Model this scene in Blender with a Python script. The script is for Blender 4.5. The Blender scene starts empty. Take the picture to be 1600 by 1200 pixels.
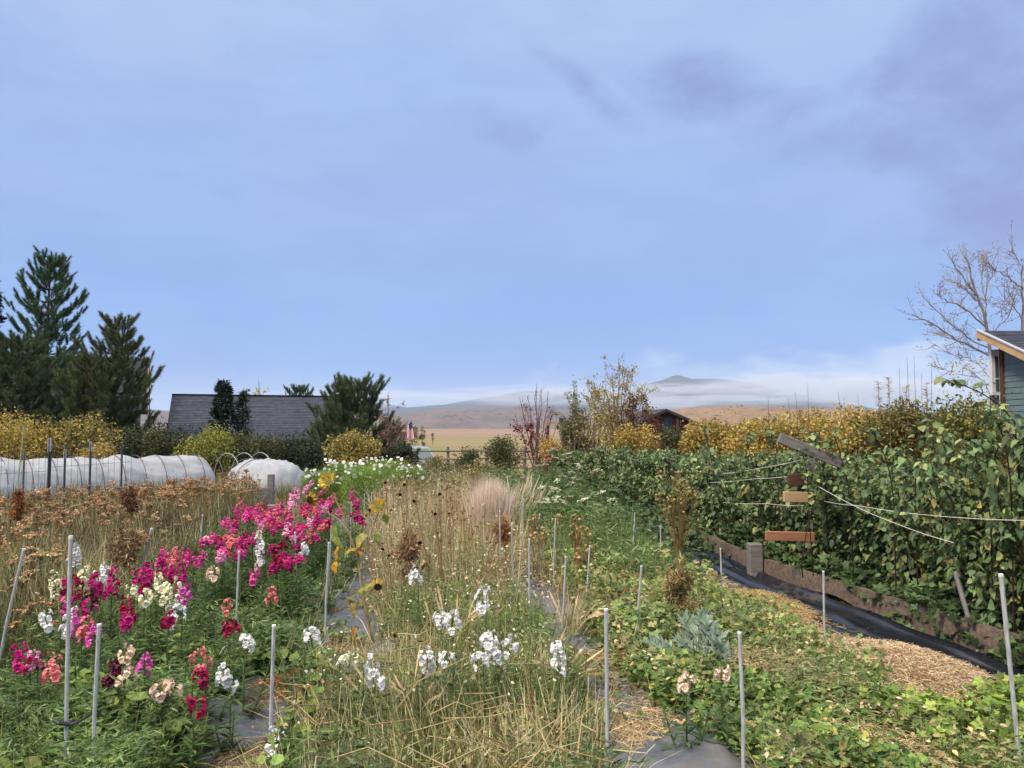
import bpy, math, random
import numpy as np
from mathutils import Vector, Matrix

rng = np.random.default_rng(7)
random.seed(7)
SC = bpy.context.scene
COLL = SC.collection
R = math.radians

# ------------------------------------------------------------------ camera
H = 1.8                      # eye height
F = 1209.0                   # focal length in photo pixels (1600 wide)
PITCH = math.atan(65.0 / F)
cam_d = bpy.data.cameras.new('camera')
cam_d.sensor_width = 36.0
cam_d.lens = 36.0 * F / 1600.0
cam_d.clip_start = 0.05
cam_d.clip_end = 40000.0
cam = bpy.data.objects.new('camera', cam_d)
COLL.objects.link(cam)
cam.location = (0, 0, H)
cam.rotation_euler = (math.pi / 2 + PITCH, 0, 0)
SC.camera = cam

# ------------------------------------------------------------------ exposure
SC.view_settings.view_transform = 'Standard'
SC.view_settings.look = 'None'
SC.view_settings.exposure = 0.72
SC.view_settings.gamma = 1.0
SC.view_settings.use_curve_mapping = False
SC.render.engine = 'CYCLES'
SC.cycles.max_bounces = 6
SC.cycles.diffuse_bounces = 3
SC.cycles.glossy_bounces = 2
SC.cycles.transmission_bounces = 4
SC.cycles.volume_bounces = 1
SC.cycles.caustics_reflective = False
SC.cycles.caustics_refractive = False
SC.cycles.use_denoising = True

# ------------------------------------------------------------------ pixel helpers
def ray(px, py):
    a, b = px - 800.0, 600.0 - py
    cp, sp = math.cos(PITCH), math.sin(PITCH)
    return np.array([a, F * cp - b * sp, F * sp + b * cp])

def at(px, py, Y):
    d = ray(px, py)
    return np.array([0, 0, H]) + d * (Y / d[1])

def gp(px, py, z=0.0):
    d = ray(px, py)
    return np.array([0, 0, H]) + d * ((z - H) / d[2])

def srgb(h):
    h = h.lstrip('#')
    c = [int(h[i:i + 2], 16) / 255 for i in (0, 2, 4)]
    return np.array([x / 12.92 if x <= 0.04045 else ((x + 0.055) / 1.055) ** 2.4 for x in c])

# ------------------------------------------------------------------ sky
SUN_EL, SUN_AZ = R(44), R(232)       # soft light from behind the camera, a little from the west
world = bpy.data.worlds.new('World')
SC.world = world
world.use_nodes = True
NT = world.node_tree
for n in list(NT.nodes):
    NT.nodes.remove(n)

class NB:
    """tiny node-tree helper"""
    def __init__(s, nt): s.nt = nt
    def n(s, t, **kw):
        nd = s.nt.nodes.new(t)
        for k, v in kw.items(): setattr(nd, k, v)
        return nd
    def put(s, sock, v):
        if v is None: return
        if hasattr(v, 'is_output'): s.nt.links.new(v, sock)
        else: sock.default_value = v
    def math(s, op, a, b=None, clamp=False):
        nd = s.n('ShaderNodeMath', operation=op, use_clamp=clamp)
        s.put(nd.inputs[0], a); s.put(nd.inputs[1], b)
        return nd.outputs[0]
    def vec(s, op, a, b=None, out=0):
        nd = s.n('ShaderNodeVectorMath', operation=op)
        s.put(nd.inputs[0], a); s.put(nd.inputs[1], b)
        return nd.outputs[out]
    def mix(s, f, a, b, blend='MIX'):
        nd = s.n('ShaderNodeMix', data_type='RGBA', blend_type=blend)
        s.put(nd.inputs[0], f)
        for i, v in ((6, a), (7, b)):
            if not hasattr(v, 'is_output'): v = tuple(v)[:3] + (1,)
            s.put(nd.inputs[i], v)
        return nd.outputs[2]
    def noise(s, vec, scale, detail=4, rough=0.55, dist=0.0, out=0):
        nd = s.n('ShaderNodeTexNoise')
        s.put(nd.inputs['Vector'], vec)
        nd.inputs['Scale'].default_value = scale
        nd.inputs['Detail'].default_value = detail
        nd.inputs['Roughness'].default_value = rough
        nd.inputs['Distortion'].default_value = dist
        return nd.outputs[out]
    def ramp(s, f, stops):
        nd = s.n('ShaderNodeValToRGB')
        s.put(nd.inputs[0], f)
        el = nd.color_ramp.elements
        while len(el) < len(stops): el.new(0.5)
        for e, (p, c) in zip(el, stops):
            e.position = p
            e.color = (c, c, c, 1) if isinstance(c, (int, float)) else tuple(c)[:3] + (1,)
        return nd.outputs[0]
    def maprange(s, v, a, b, c=0.0, d=1.0, smooth=False):
        nd = s.n('ShaderNodeMapRange')
        if smooth: nd.interpolation_type = 'SMOOTHSTEP'
        s.put(nd.inputs[0], v)
        for i, x in enumerate((a, b, c, d)): nd.inputs[i + 1].default_value = x
        return nd.outputs[0]

w = NB(NT)
tc = w.n('ShaderNodeTexCoord')
D = tc.outputs['Generated']
sep = w.n('ShaderNodeSeparateXYZ'); NT.links.new(D, sep.inputs[0])
ez = sep.outputs[2]
sky = w.n('ShaderNodeTexSky')
sky.sky_type = 'NISHITA'; sky.sun_disc = False
sky.sun_elevation = SUN_EL; sky.sun_rotation = SUN_AZ
sky.air_density = 1.0; sky.dust_density = 1.5
K = 10.0                              # Background strength is 1/K
cloud = w.ramp(ez, [(0.0, (.33, .52, .86)), (0.035, (.27, .475, .88)), (0.075, (.19, .41, .86)),
                    (0.13, (.215, .42, .84)), (0.22, (.275, .455, .83)), (0.36, (.335, .50, .83)),
                    (0.50, (.41, .57, .86)), (0.60, (.70, .82, 1.02)), (0.75, (1.75, 1.75, 1.72)), (1.0, (2.9, 2.75, 2.5))])
# slow periwinkle / blue variation of the overcast deck
mp = w.n('ShaderNodeMapping'); NT.links.new(D, mp.inputs[0]); mp.inputs['Scale'].default_value = (1, 1, 3.0)
n1 = w.noise(mp.outputs[0], 1.6, 3, 0.5, 0.3)
cloud = w.mix(w.maprange(n1, .42, .62, 0, .8, True), cloud, w.mix(1.0, cloud, (1.10, .99, .99), 'MULTIPLY'))
n2 = w.noise(mp.outputs[0], 4.5, 5, 0.55, 0.2)
cloud = w.mix(w.maprange(n2, .38, .64, 0, .75, True), cloud, w.mix(1.0, cloud, (.87, .89, .94), 'MULTIPLY'))
# low white cloud bank above the horizon (puffy top), thicker to the north-east
mp2 = w.n('ShaderNodeMapping'); NT.links.new(D, mp2.inputs[0]); mp2.inputs['Scale'].default_value = (1, 1, 2.2)
n3 = w.noise(mp2.outputs[0], 7.0, 7, 0.55, 0.0)
side = w.maprange(sep.outputs[0], -.25, .35, 0, 1, True)
top = w.math('ADD', w.math('MULTIPLY', side, .044), .046)
edge = w.math('SUBTRACT', w.math('ADD', top, w.math('MULTIPLY', w.math('SUBTRACT', n3, .5), .13)), ez)
bank = w.maprange(edge, -.003, .022, 0, 1, True)
n4 = w.noise(mp2.outputs[0], 14.0, 6, 0.6, 0.3)
bankc = w.mix(w.maprange(n4, .35, .7, 0, 1, True), (.36, .53, .86), (.58, .72, .95))
cloud = w.mix(w.math('MULTIPLY', bank, w.math('ADD', .30, w.math('MULTIPLY', side, .60))), cloud, bankc)
# a few darker cloud scraps high up
def gauss(px, py, ra, rb, ang):
    """soft elongated patch of sky: half lengths ra, rb (photo pixels), turned by ang degrees"""
    d = ray(px, py); d = d / np.linalg.norm(d)
    rt = unit_(np.cross(d, [0, 0, 1.])); up = np.cross(rt, d); a = math.radians(ang)
    e1, e2 = rt * math.cos(a) + up * math.sin(a), -rt * math.sin(a) + up * math.cos(a)
    df = w.vec('SUBTRACT', D, tuple(d))
    q1 = w.math('DIVIDE', w.vec('DOT_PRODUCT', df, tuple(e1), out=1), ra / F); q2 = w.math('DIVIDE', w.vec('DOT_PRODUCT', df, tuple(e2), out=1), rb / F)
    q3 = w.math('MULTIPLY', w.vec('DOT_PRODUCT', df, tuple(d), out=1), 2.0)
    r2 = w.math('ADD', w.math('ADD', w.math('MULTIPLY', q1, q1), w.math('MULTIPLY', q2, q2)), w.math('MULTIPLY', q3, q3))
    return w.math('EXPONENT', w.math('MULTIPLY', r2, -.62))
def unit_(v): return np.asarray(v, float) / np.linalg.norm(v)
mask = None
for (px, py, ra, rb, ang, k) in [(1540, 120, 170, 110, -35, 1.0), (1600, 250, 130, 150, 0, 1.05), (1450, 60, 90, 60, -30, .8), (1185, 165, 170, 52, -24, .95), (1330, 225, 130, 45, -12, .85),
                                 (1060, 115, 70, 40, -30, .6), (785, 192, 95, 30, -8, .85), (940, 160, 90, 22, -40, .75), (880, 110, 80, 18, -35, .5), (300, 90, 260, 60, 8, .4), (520, 300, 300, 50, 5, .25)]:
    g = w.math('MULTIPLY', gauss(px, py, ra, rb, ang), k)
    mask = g if mask is None else w.math('MAXIMUM', mask, g)
mp3 = w.n('ShaderNodeMapping'); NT.links.new(D, mp3.inputs[0]); mp3.inputs['Rotation'].default_value = (0, R(-24), 0); mp3.inputs['Scale'].default_value = (.8, 1, 1.5)
n5 = w.noise(mp3.outputs[0], 9.0, 8, 0.58, 0.25)
dm = w.maprange(w.math('ADD', w.math('MULTIPLY', mask, .50), w.math('MULTIPLY', w.math('SUBTRACT', n5, .5), 1.3)), .10, .74, 0, 1, True)
dm = w.math('MULTIPLY', dm, w.math('MINIMUM', w.math('MULTIPLY', mask, 2.0), 1.0))
cloud = w.mix(w.math('MULTIPLY', dm, .95), cloud, (.235, .30, .60))
cl10 = w.vec('SCALE', cloud, None); cl10.node.inputs[3].default_value = K * .655
tot = w.mix(.93, sky.outputs[0], cl10)
bg = w.n('ShaderNodeBackground'); NT.links.new(tot, bg.inputs[0]); bg.inputs[1].default_value = 1.0 / K
wo = w.n('ShaderNodeOutputWorld'); NT.links.new(bg.outputs[0], wo.inputs[0])

# ------------------------------------------------------------------ sun (veiled by the overcast)
sun_d = bpy.data.lights.new('sun', 'SUN')
sun_d.energy = 2.3
sun_d.angle = R(12)
sun_d.color = (1.0, .83, .60)
sun = bpy.data.objects.new('sun', sun_d); COLL.objects.link(sun)
sv = Vector((math.sin(SUN_AZ) * math.cos(SUN_EL), math.cos(SUN_AZ) * math.cos(SUN_EL), math.sin(SUN_EL)))
sun.rotation_euler = sv.to_track_quat('Z', 'Y').to_euler()

# ------------------------------------------------------------------ materials
MATS = {}
def principled(name, col=(.5, .5, .5), rough=.7, metal=0.0, spec=.5):
    m = bpy.data.materials.new(name); m.use_nodes = True
    b = m.node_tree.nodes['Principled BSDF']
    b.inputs['Base Color'].default_value = tuple(col) + (1,)
    b.inputs['Roughness'].default_value = rough
    b.inputs['Metallic'].default_value = metal
    b.inputs['Specular IOR Level'].default_value = spec
    MATS[name] = m
    return m, NB(m.node_tree), b

def leafmat(name, rough=.55, spec=.35, trans=.25):
    """colour per leaf from the mesh attribute Col, times the object's own colour; thin and a little translucent"""
    m = bpy.data.materials.new(name); m.use_nodes = True
    nt = m.node_tree; q = NB(nt)
    b = nt.nodes['Principled BSDF']
    at_ = q.n('ShaderNodeAttribute', attribute_name='Col')
    oi = q.n('ShaderNodeObjectInfo')
    c = q.mix(1.0, at_.outputs['Color'], oi.outputs['Color'], 'MULTIPLY')
    hs = q.n('ShaderNodeHueSaturation')
    hs.inputs['Saturation'].default_value = 1.0
    q.put(hs.inputs['Value'], q.maprange(oi.outputs['Random'], 0, 1, .86, 1.14))
    nt.links.new(c, hs.inputs['Color'])
    geo_ = q.n('ShaderNodeNewGeometry')
    nz = q.noise(geo_.outputs['Position'], 60.0, 2, .5)
    c2 = q.mix(1.0, hs.outputs[0], q.ramp(nz, [(.3, .78), (.7, 1.2)]), 'MULTIPLY')
    nt.links.new(c2, b.inputs['Base Color'])
    b.inputs['Roughness'].default_value = rough
    b.inputs['Specular IOR Level'].default_value = spec
    if trans > 0:
        tr = q.n('ShaderNodeBsdfTranslucent'); nt.links.new(c2, tr.inputs[0])
        mx = q.n('ShaderNodeMixShader'); mx.inputs[0].default_value = trans
        nt.links.new(b.outputs[0], mx.inputs[1]); nt.links.new(tr.outputs[0], mx.inputs[2])
        nt.links.new(mx.outputs[0], nt.nodes['Material Output'].inputs[0])
    MATS[name] = m
    return m
LEAF = leafmat('leaf')
DRY = leafmat('dry', .85, .15, .15)
PETAL = leafmat('petal', .6, .2, .18)
STEM = leafmat('stem', .7, .3, 0)

def wood(name, c1, c2, scale=(3, 40, 40), rough=.8, bump=.1):
    m, q, b = principled(name, rough=rough, spec=.2)
    t = q.n('ShaderNodeTexCoord')
    mpp = q.n('ShaderNodeMapping'); mpp.inputs['Scale'].default_value = scale
    q.nt.links.new(t.outputs['Object'], mpp.inputs[0])
    n = q.noise(mpp.outputs[0], 1.0, 6, .65, .6)
    nb = q.noise(t.outputs['Object'], 2.3, 4, .6)
    c = q.mix(q.maprange(n, .3, .7), c1, c2)
    c = q.mix(q.maprange(nb, .45, .75, 0, .5), c, np.array(c1) * .45)
    q.nt.links.new(c, b.inputs['Base Color'])
    bp = q.n('ShaderNodeBump'); bp.inputs['Strength'].default_value = bump; bp.inputs['Distance'].default_value = .01
    q.nt.links.new(n, bp.inputs['Height']); q.nt.links.new(bp.outputs[0], b.inputs['Normal'])
    return m
W_GREY = wood('weathered_wood', (.11, .10, .10), (.27, .25, .245))
W_SLAB = wood('slab_wood', (.085, .060, .050), (.26, .20, .165), (2.5, 30, 30), .85, .22)
W_TAN = wood('pale_wood', (.42, .27, .15), (.58, .42, .27))
W_RED = wood('reddish_wood', (.27, .12, .07), (.42, .22, .13))
W_BROWN = wood('brown_wood', (.20, .10, .055), (.34, .19, .11))
W_TRIM = wood('dark_trim_wood', (.07, .035, .025), (.13, .07, .05))
W_BARN = wood('barn_wood', (.30, .15, .10), (.45, .26, .19), (40, 40, 3))

def simple_noise(name, c1, c2, scale, rough=.8, spec=.3, metal=0, bump=0, detail=5, coord='Object', stretch=(1, 1, 1)):
    m, q, b = principled(name, rough=rough, spec=spec, metal=metal)
    t = q.n('ShaderNodeTexCoord')
    mpp = q.n('ShaderNodeMapping'); mpp.inputs['Scale'].default_value = stretch
    q.nt.links.new(t.outputs[coord], mpp.inputs[0])
    n = q.noise(mpp.outputs[0], scale, detail, .6)
    q.nt.links.new(q.mix(q.maprange(n, .32, .68), c1, c2), b.inputs['Base Color'])
    if bump:
        bp = q.n('ShaderNodeBump'); bp.inputs['Strength'].default_value = bump; bp.inputs['Distance'].default_value = .02
        q.nt.links.new(n, bp.inputs['Height']); q.nt.links.new(bp.outputs[0], b.inputs['Normal'])
    return m
STAKE = simple_noise('grey_conduit', (.27, .28, .28), (.52, .55, .58), 14, .5, .5, 0, .15, 7, stretch=(6, 6, 1))
STAKE_WHITE = simple_noise('white_fibreglass', (.62, .65, .67), (.76, .78, .80), 30, .5, .5)
METAL_DK = simple_noise('dark_steel', (.03, .035, .05), (.07, .08, .10), 25, .5, .5)
METAL_LT = simple_noise('galvanised', (.28, .32, .36), (.42, .46, .50), 25, .5, .5)
CLOTH = simple_noise('weed_cloth', (.065, .072, .085), (.13, .14, .16), 9, .45, .5, 0, .35)
PLASTIC = simple_noise('black_plastic', (.006, .008, .014), (.016, .019, .028), 5, .20, .6, 0, .2)
ROW_COVER = simple_noise('row_cover', (.50, .54, .60), (.66, .69, .74), 5, .5, .35, 0, .22)
def make_sheer(m, see, glow):
    """thin woven cloth: part of the light passes straight through, part glows through"""
    nt = m.node_tree; q = NB(nt); b = nt.nodes['Principled BSDF']
    tl = q.n('ShaderNodeBsdfTranslucent'); nt.links.new(b.inputs['Base Color'].links[0].from_socket, tl.inputs[0])
    m1 = q.n('ShaderNodeMixShader'); m1.inputs[0].default_value = glow
    nt.links.new(b.outputs[0], m1.inputs[1]); nt.links.new(tl.outputs[0], m1.inputs[2])
    tp = q.n('ShaderNodeBsdfTransparent'); m2 = q.n('ShaderNodeMixShader'); m2.inputs[0].default_value = see
    nt.links.new(m1.outputs[0], m2.inputs[1]); nt.links.new(tp.outputs[0], m2.inputs[2])
    nt.links.new(m2.outputs[0], nt.nodes['Material Output'].inputs[0])
make_sheer(ROW_COVER, .30, .30)
def add_dust(m, col, lo, hi, amt, scale):
    """dried mud in patches over the sheet"""
    nt = m.node_tree; q = NB(nt); b = nt.nodes['Principled BSDF']
    src = b.inputs['Base Color'].links[0].from_socket
    g_ = q.n('ShaderNodeNewGeometry'); n = q.noise(g_.outputs['Position'], scale, 7, .65, .3); n2 = q.noise(g_.outputs['Position'], 160.0, 2, .5)
    f = q.math('MULTIPLY', q.maprange(n, lo, hi, 0, amt, True), q.maprange(n2, .3, .6, .5, 1))
    nt.links.new(q.mix(f, src, col), b.inputs['Base Color'])
    r = q.maprange(f, 0, .6, b.inputs['Roughness'].default_value, .95); nt.links.new(r, b.inputs['Roughness'])
add_dust(CLOTH, srgb('#6f685e'), .46, .70, .45, 3.2)
add_dust(PLASTIC, srgb('#6a5f52'), .52, .72, .55, 2.6)
SHINGLE = simple_noise('slate_shingle', (.024, .030, .048), (.056, .066, .094), 4.0, .8, .3, 0, .3, 6)
SHINGLE_B = simple_noise('charcoal_shingle', (.022, .023, .030), (.05, .052, .062), 5.0, .8, .3, 0, .3, 6)
SIDING = simple_noise('teal_siding', (.10, .16, .185), (.135, .20, .225), 6, .7, .3)
SIDING_D = simple_noise('slate_blue_siding', (.06, .09, .12), (.09, .12, .16), 6, .7, .3)
PAINT_W = simple_noise('white_trim_paint', (.50, .54, .58), (.62, .66, .70), 8, .6, .4)
WIRE_W = simple_noise('white_twine', (.62, .62, .58), (.75, .75, .7), 30, .7, .3)
TIE = simple_noise('black_tie', (.012, .012, .014), (.03, .03, .034), 30, .5, .4)
glass_m, gq, gb = principled('window_glass', (.05, .09, .10), .08, 0, .8)
CAR_P = simple_noise('silver_paint', (.26, .28, .31), (.31, .33, .36), 6, .3, .6)
RUBBER = simple_noise('rubber', (.015, .015, .016), (.03, .03, .03), 20, .8, .3)

# ------------------------------------------------------------------ geometry collector
class Geo:
    def __init__(s): s.v, s.f, s.c, s.n = [], [], [], 0
    def add(s, v, f, c):
        v = np.asarray(v, float).reshape(-1, 3); f = np.asarray(f, np.int64).reshape(-1, 3)
        c = np.asarray(c, float)
        if c.ndim == 1: c = np.broadcast_to(c, (len(v), 3))
        s.v.append(v); s.f.append(f + s.n); s.c.append(c); s.n += len(v)
        return s
    def join(s, o, M=None):
        for v, f, c in zip(o.v, o.f, o.c): pass
        if o.n:
            s.add(np.vstack(o.v), np.vstack(o.f), np.vstack(o.c))
        return s
    def mesh(s, name, smooth=False):
        me = bpy.data.meshes.new(name)
        v = np.vstack(s.v).astype(np.float32); f = np.vstack(s.f).astype(np.int32); c = np.vstack(s.c)
        me.vertices.add(len(v)); me.vertices.foreach_set('co', v.ravel())
        me.loops.add(len(f) * 3); me.loops.foreach_set('vertex_index', f.ravel())
        me.polygons.add(len(f))
        me.polygons.foreach_set('loop_start', np.arange(0, len(f) * 3, 3, dtype=np.int32))
        me.polygons.foreach_set('loop_total', np.full(len(f), 3, np.int32))
        me.polygons.foreach_set('use_smooth', np.full(len(f), bool(smooth)))
        me.update()
        a = me.attributes.new('Col', 'FLOAT_COLOR', 'POINT')
        cc = np.ones((len(v), 4), np.float32); cc[:, :3] = c
        a.data.foreach_set('color', cc.ravel())
        return me

def link(name, me, mat, parent=None, loc=(0, 0, 0)):
    o = bpy.data.objects.new(name, me)
    if mat is not None and hasattr(me, 'materials') and not me.materials: me.materials.append(mat)
    COLL.objects.link(o)
    if parent is not None: o.parent = parent
    o.location = loc
    return o

def build(name, geo, mat, parent=None, smooth=False, loc=(0, 0, 0)):
    return link(name, geo.mesh(name, smooth), mat, parent, loc)

def tag(o, label=None, cat=None, group=None, kind=None):
    if label: o['label'] = label
    if cat: o['category'] = cat
    if group: o['group'] = group
    if kind: o['kind'] = kind
    return o

def thing(name, label, cat, loc=(0, 0, 0), rz=0.0, group=None):
    o = bpy.data.objects.new(name, None); COLL.objects.link(o)
    o.empty_display_size = .1
    o.location = tuple(loc); o.rotation_euler = (0, 0, rz)
    return tag(o, label, cat, group)

def copy_tree(o, parent=None):
    c = o.copy(); COLL.objects.link(c)
    if parent is not None: c.parent = parent
    for ch in list(o.children): copy_tree(ch, c)
    return c

# ------------------------------------------------------------------ shape helpers
def unit(a):
    return a / np.maximum(np.linalg.norm(a, axis=-1, keepdims=True), 1e-9)

def box(g, c, size, col=(.5, .5, .5), M=None, bev=0.0):
    """box centred on c; M is a 3x3 rotation; small bevel if bev"""
    sx, sy, sz = [s / 2 for s in size]
    if bev <= 0:
        v = np.array([[x, y, z] for x in (-sx, sx) for y in (-sy, sy) for z in (-sz, sz)])
        f = [(0, 1, 3), (0, 3, 2), (4, 6, 7), (4, 7, 5), (0, 4, 5), (0, 5, 1), (2, 3, 7), (2, 7, 6), (0, 2, 6), (0, 6, 4), (1, 5, 7), (1, 7, 3)]
    else:
        v, idx = [], {}
        for X in (-1, 1):
            for Yy in (-1, 1):
                for Z in (-1, 1):
                    for a in range(3):
                        s = [sx - bev, sy - bev, sz - bev]; s[a] += bev
                        idx[(X, Yy, Z, a)] = len(v); v.append((X * s[0], Yy * s[1], Z * s[2]))
        f = []
        def q(a, b, c_, d): f.extend([(a, b, c_), (a, c_, d)])
        for a in range(3):
            o1, o2 = [i for i in range(3) if i != a]
            for s in (-1, 1):
                ring = []
                for (p, r) in ((-1, -1), (1, -1), (1, 1), (-1, 1)):
                    k = [0, 0, 0]; k[a] = s; k[o1] = p; k[o2] = r
                    ring.append(idx[tuple(k) + (a,)])
                q(*ring)
            for p in (-1, 1):
                for r in (-1, 1):
                    k0 = [0, 0, 0]; k0[o1] = p; k0[o2] = r
                    k1 = list(k0); k0[a] = -1; k1[a] = 1
                    q(idx[tuple(k0) + (o1,)], idx[tuple(k1) + (o1,)], idx[tuple(k1) + (o2,)], idx[tuple(k0) + (o2,)])
        for X in (-1, 1):
            for Yy in (-1, 1):
                for Z in (-1, 1):
                    f.append(tuple(idx[(X, Yy, Z, a)] for a in range(3)))
        v = np.array(v)
    if M is not None: v = v @ np.asarray(M).T
    g.add(v + np.asarray(c), f, col)
    return g

def rotz(a):
    return np.array([[math.cos(a), -math.sin(a), 0], [math.sin(a), math.cos(a), 0], [0, 0, 1]])
def roty(a):
    return np.array([[math.cos(a), 0, math.sin(a)], [0, 1, 0], [-math.sin(a), 0, math.cos(a)]])
def rotx(a):
    return np.array([[1, 0, 0], [0, math.cos(a), -math.sin(a)], [0, math.sin(a), math.cos(a)]])

def curves(g, P, Rr, col, sides=3):
    """n tubes at once. P (n,k,3), Rr (k,) or (n,k), col (n,3) or (3,)"""
    P = np.asarray(P, float)
    if P.ndim == 2: P = P[None]
    n, k, _ = P.shape
    Rr = np.broadcast_to(np.asarray(Rr, float), (n, k))
    T = unit(np.gradient(P, axis=1)) if k > 2 else unit(np.repeat(P[:, 1:2] - P[:, 0:1], 2, 1))
    ref = np.where(np.abs(T[:, :1, 2:3]) > .8, np.array([1., 0, 0]), np.array([0, 0, 1.]))
    ref = np.broadcast_to(ref, T.shape)
    N = unit(np.cross(T, ref)); B = np.cross(T, N)
    a = np.arange(sides) * 2 * math.pi / sides
    V = P[:, :, None] + Rr[:, :, None, None] * (np.cos(a)[None, None, :, None] * N[:, :, None] + np.sin(a)[None, None, :, None] * B[:, :, None])
    base = (np.arange(n) * k * sides)[:, None, None]
    i = np.arange(k - 1)[:, None] * sides; j = np.arange(sides)[None]
    j2 = (j + 1) % sides
    f = np.concatenate([np.stack([i + j, i + j2, i + sides + j2], -1).reshape(-1, 3), np.stack([i + j, i + sides + j2, i + sides + j], -1).reshape(-1, 3)])
    cap = [(k - 1) * sides + np.array([0, x, x + 1]) for x in range(1, sides - 1)] + [np.array([0, x + 1, x]) for x in range(1, sides - 1)]
    f = np.concatenate([f, np.array(cap)]) if cap else f
    Fc = base + f[None]
    c = np.broadcast_to(np.asarray(col, float), (n, 3)) if np.ndim(col) < 2 or len(np.shape(col)) == 2 else col
    C = np.repeat(c, k * sides, 0)
    g.add(V.reshape(-1, 3), Fc.reshape(-1, 3), C)
    return g

def tube(g, pts, r, col=(.5, .5, .5), sides=8):
    return curves(g, np.asarray(pts, float)[None], np.broadcast_to(r, (len(pts),)), np.asarray(col, float), sides)

def blades(g, base, d0, L, Wd, droop, c0, c1, k=4, shape=None, ref=None):
    """n curved tapering blades. base (n,3), d0 (n,3) start direction, droop (n,) how far the tip falls"""
    n = len(base); t = np.linspace(0, 1, k)
    L = np.broadcast_to(L, (n,)); droop = np.broadcast_to(droop, (n,)); Wd = np.broadcast_to(Wd, (n,))
    hz = d0 * np.array([1, 1, 0]); hz = unit(hz + 1e-6 * rng.normal(size=hz.shape))
    g_ = hz * .35 - np.array([0, 0, 1.0])
    P = base[:, None] + L[:, None, None] * (d0[:, None] * t[None, :, None] + g_[:, None] * (droop[:, None] * t[None] ** 2)[:, :, None])
    if ref is None:
        ref = unit(rng.normal(size=(n, 3)) * np.array([1, 1, .25]))
    T = unit(np.gradient(P, axis=1))
    S = unit(np.cross(T, np.broadcast_to(ref[:, None], T.shape)))
    prof = np.interp(t, *(shape if shape is not None else ([0, .35, 1], [.7, 1, .06])))
    wv = (Wd[:, None] * prof[None])[:, :, None] * .5
    V = np.stack([P - S * wv, P + S * wv], 2)
    i = np.arange(k - 1) * 2
    f = np.concatenate([np.stack([i, i + 1, i + 3], -1), np.stack([i, i + 3, i + 2], -1)])
    Fc = (np.arange(n) * k * 2)[:, None, None] + f[None]
    c0 = np.broadcast_to(c0, (n, 3)); c1 = np.broadcast_to(c1, (n, 3))
    C = c0[:, None] * (1 - t)[None, :, None] + c1[:, None] * t[None, :, None]
    C = np.repeat(C[:, :, None], 2, 2)
    g.add(V.reshape(-1, 3), Fc.reshape(-1, 3), C.reshape(-1, 3))
    return P

def frames(d, nrm):
    """rotation matrices with y along d and z close to nrm"""
    y = unit(d); x = unit(np.cross(y, nrm)); z = np.cross(x, y)
    return np.stack([x, y, z], -1)

def inst(g, tv, tf, P, M, S, col, tcol=None):
    tv = np.asarray(tv, float); tf = np.asarray(tf); n = len(P)
    S = np.asarray(S, float)
    S = np.broadcast_to(S.reshape(-1, 1, 1) if S.ndim == 1 else S if S.ndim == 0 else S[:, None, :], (n, 1, 1) if S.ndim < 2 else (n, 1, 3))
    V = np.einsum('nij,nkj->nki', M, tv[None] * S) + P[:, None]
    Fc = (np.arange(n) * len(tv))[:, None, None] + tf[None]
    col = np.broadcast_to(col, (n, 3))
    C = np.repeat(col[:, None], len(tv), 1)
    if tcol is not None: C = C * np.asarray(tcol)[None, :, None]
    g.add(V.reshape(-1, 3), Fc.reshape(-1, 3), C.reshape(-1, 3))

# ------------------------------------------------------------------ leaf templates (base at origin, along +y, length 1)
def lance(wd=.16, droop=.18, fold=.05):
    t = np.array([0, .3, .65, 1.0]); wv = np.array([.02, wd * .5, wd * .42, .0])
    v, f = [], []
    for ti, wi in zip(t, wv):
        z = -droop * ti ** 2
        v += [(-wi, ti, z + fold * wi / wd), (0, ti, z), (wi, ti, z + fold * wi / wd)]
    for i in range(3):
        a, b = i * 3, i * 3 + 3
        for j in (0, 1):
            f += [(a + j, a + j + 1, b + j + 1), (a + j, b + j + 1, b + j)]
    return np.array(v), np.array(f)
LANCE = lance()
OVAL = lance(.62, .22, .10)
BROAD = lance(.85, .28, .14)

def serrate(wd=.78, droop=.3, teeth=4):
    ts = np.linspace(0, 1, teeth * 2 + 1)
    v = [(0, t, -droop * t * t) for t in (0, .25, .5, .75, 1.0)]
    f = []
    for s in (-1, 1):
        st = len(v)
        for i, t in enumerate(ts[1:-1]):
            wv = wd * .5 * math.sin(math.pi * min(1, t ** .75)) ** .8 * (1.10 if i % 2 == 0 else .86)
            v.append((s * wv, t - (.05 if i % 2 == 0 else 0), -droop * t * t + .16 * wv))
        rim = [0] + list(range(st, len(v))) + [4]
        mid = lambda t: min(4, int(round(t * 4)))
        for a, b, t0, t1 in zip(rim[:-1], rim[1:], ts[:-1], ts[1:]):
            m0, m1 = mid(t0), mid(t1)
            if a != m0 and len({a, b, m0}) == 3: f.append((m0, a, b) if s < 0 else (m0, b, a))
            if m0 != m1 and len({m0, m1, b}) == 3: f.append((m0, b, m1) if s < 0 else (m0, m1, b))
    return np.array(v), np.array(f)
RASP = serrate()

def disc(n=8, cup=.18, notch=True):
    v = [(0, .45, 0)]
    for i in range(n):
        a = -math.pi / 2 + i * 2 * math.pi / n
        r = .5 if not (notch and i == 0) else .3
        v.append((r * math.cos(a) * 1.05, .45 + r * math.sin(a), cup * (1 if i % 2 else .55)))
    f = [(0, 1 + i, 1 + (i + 1) % n) for i in range(n)]
    return np.array(v), np.array(f)
ROUND = disc()

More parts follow.
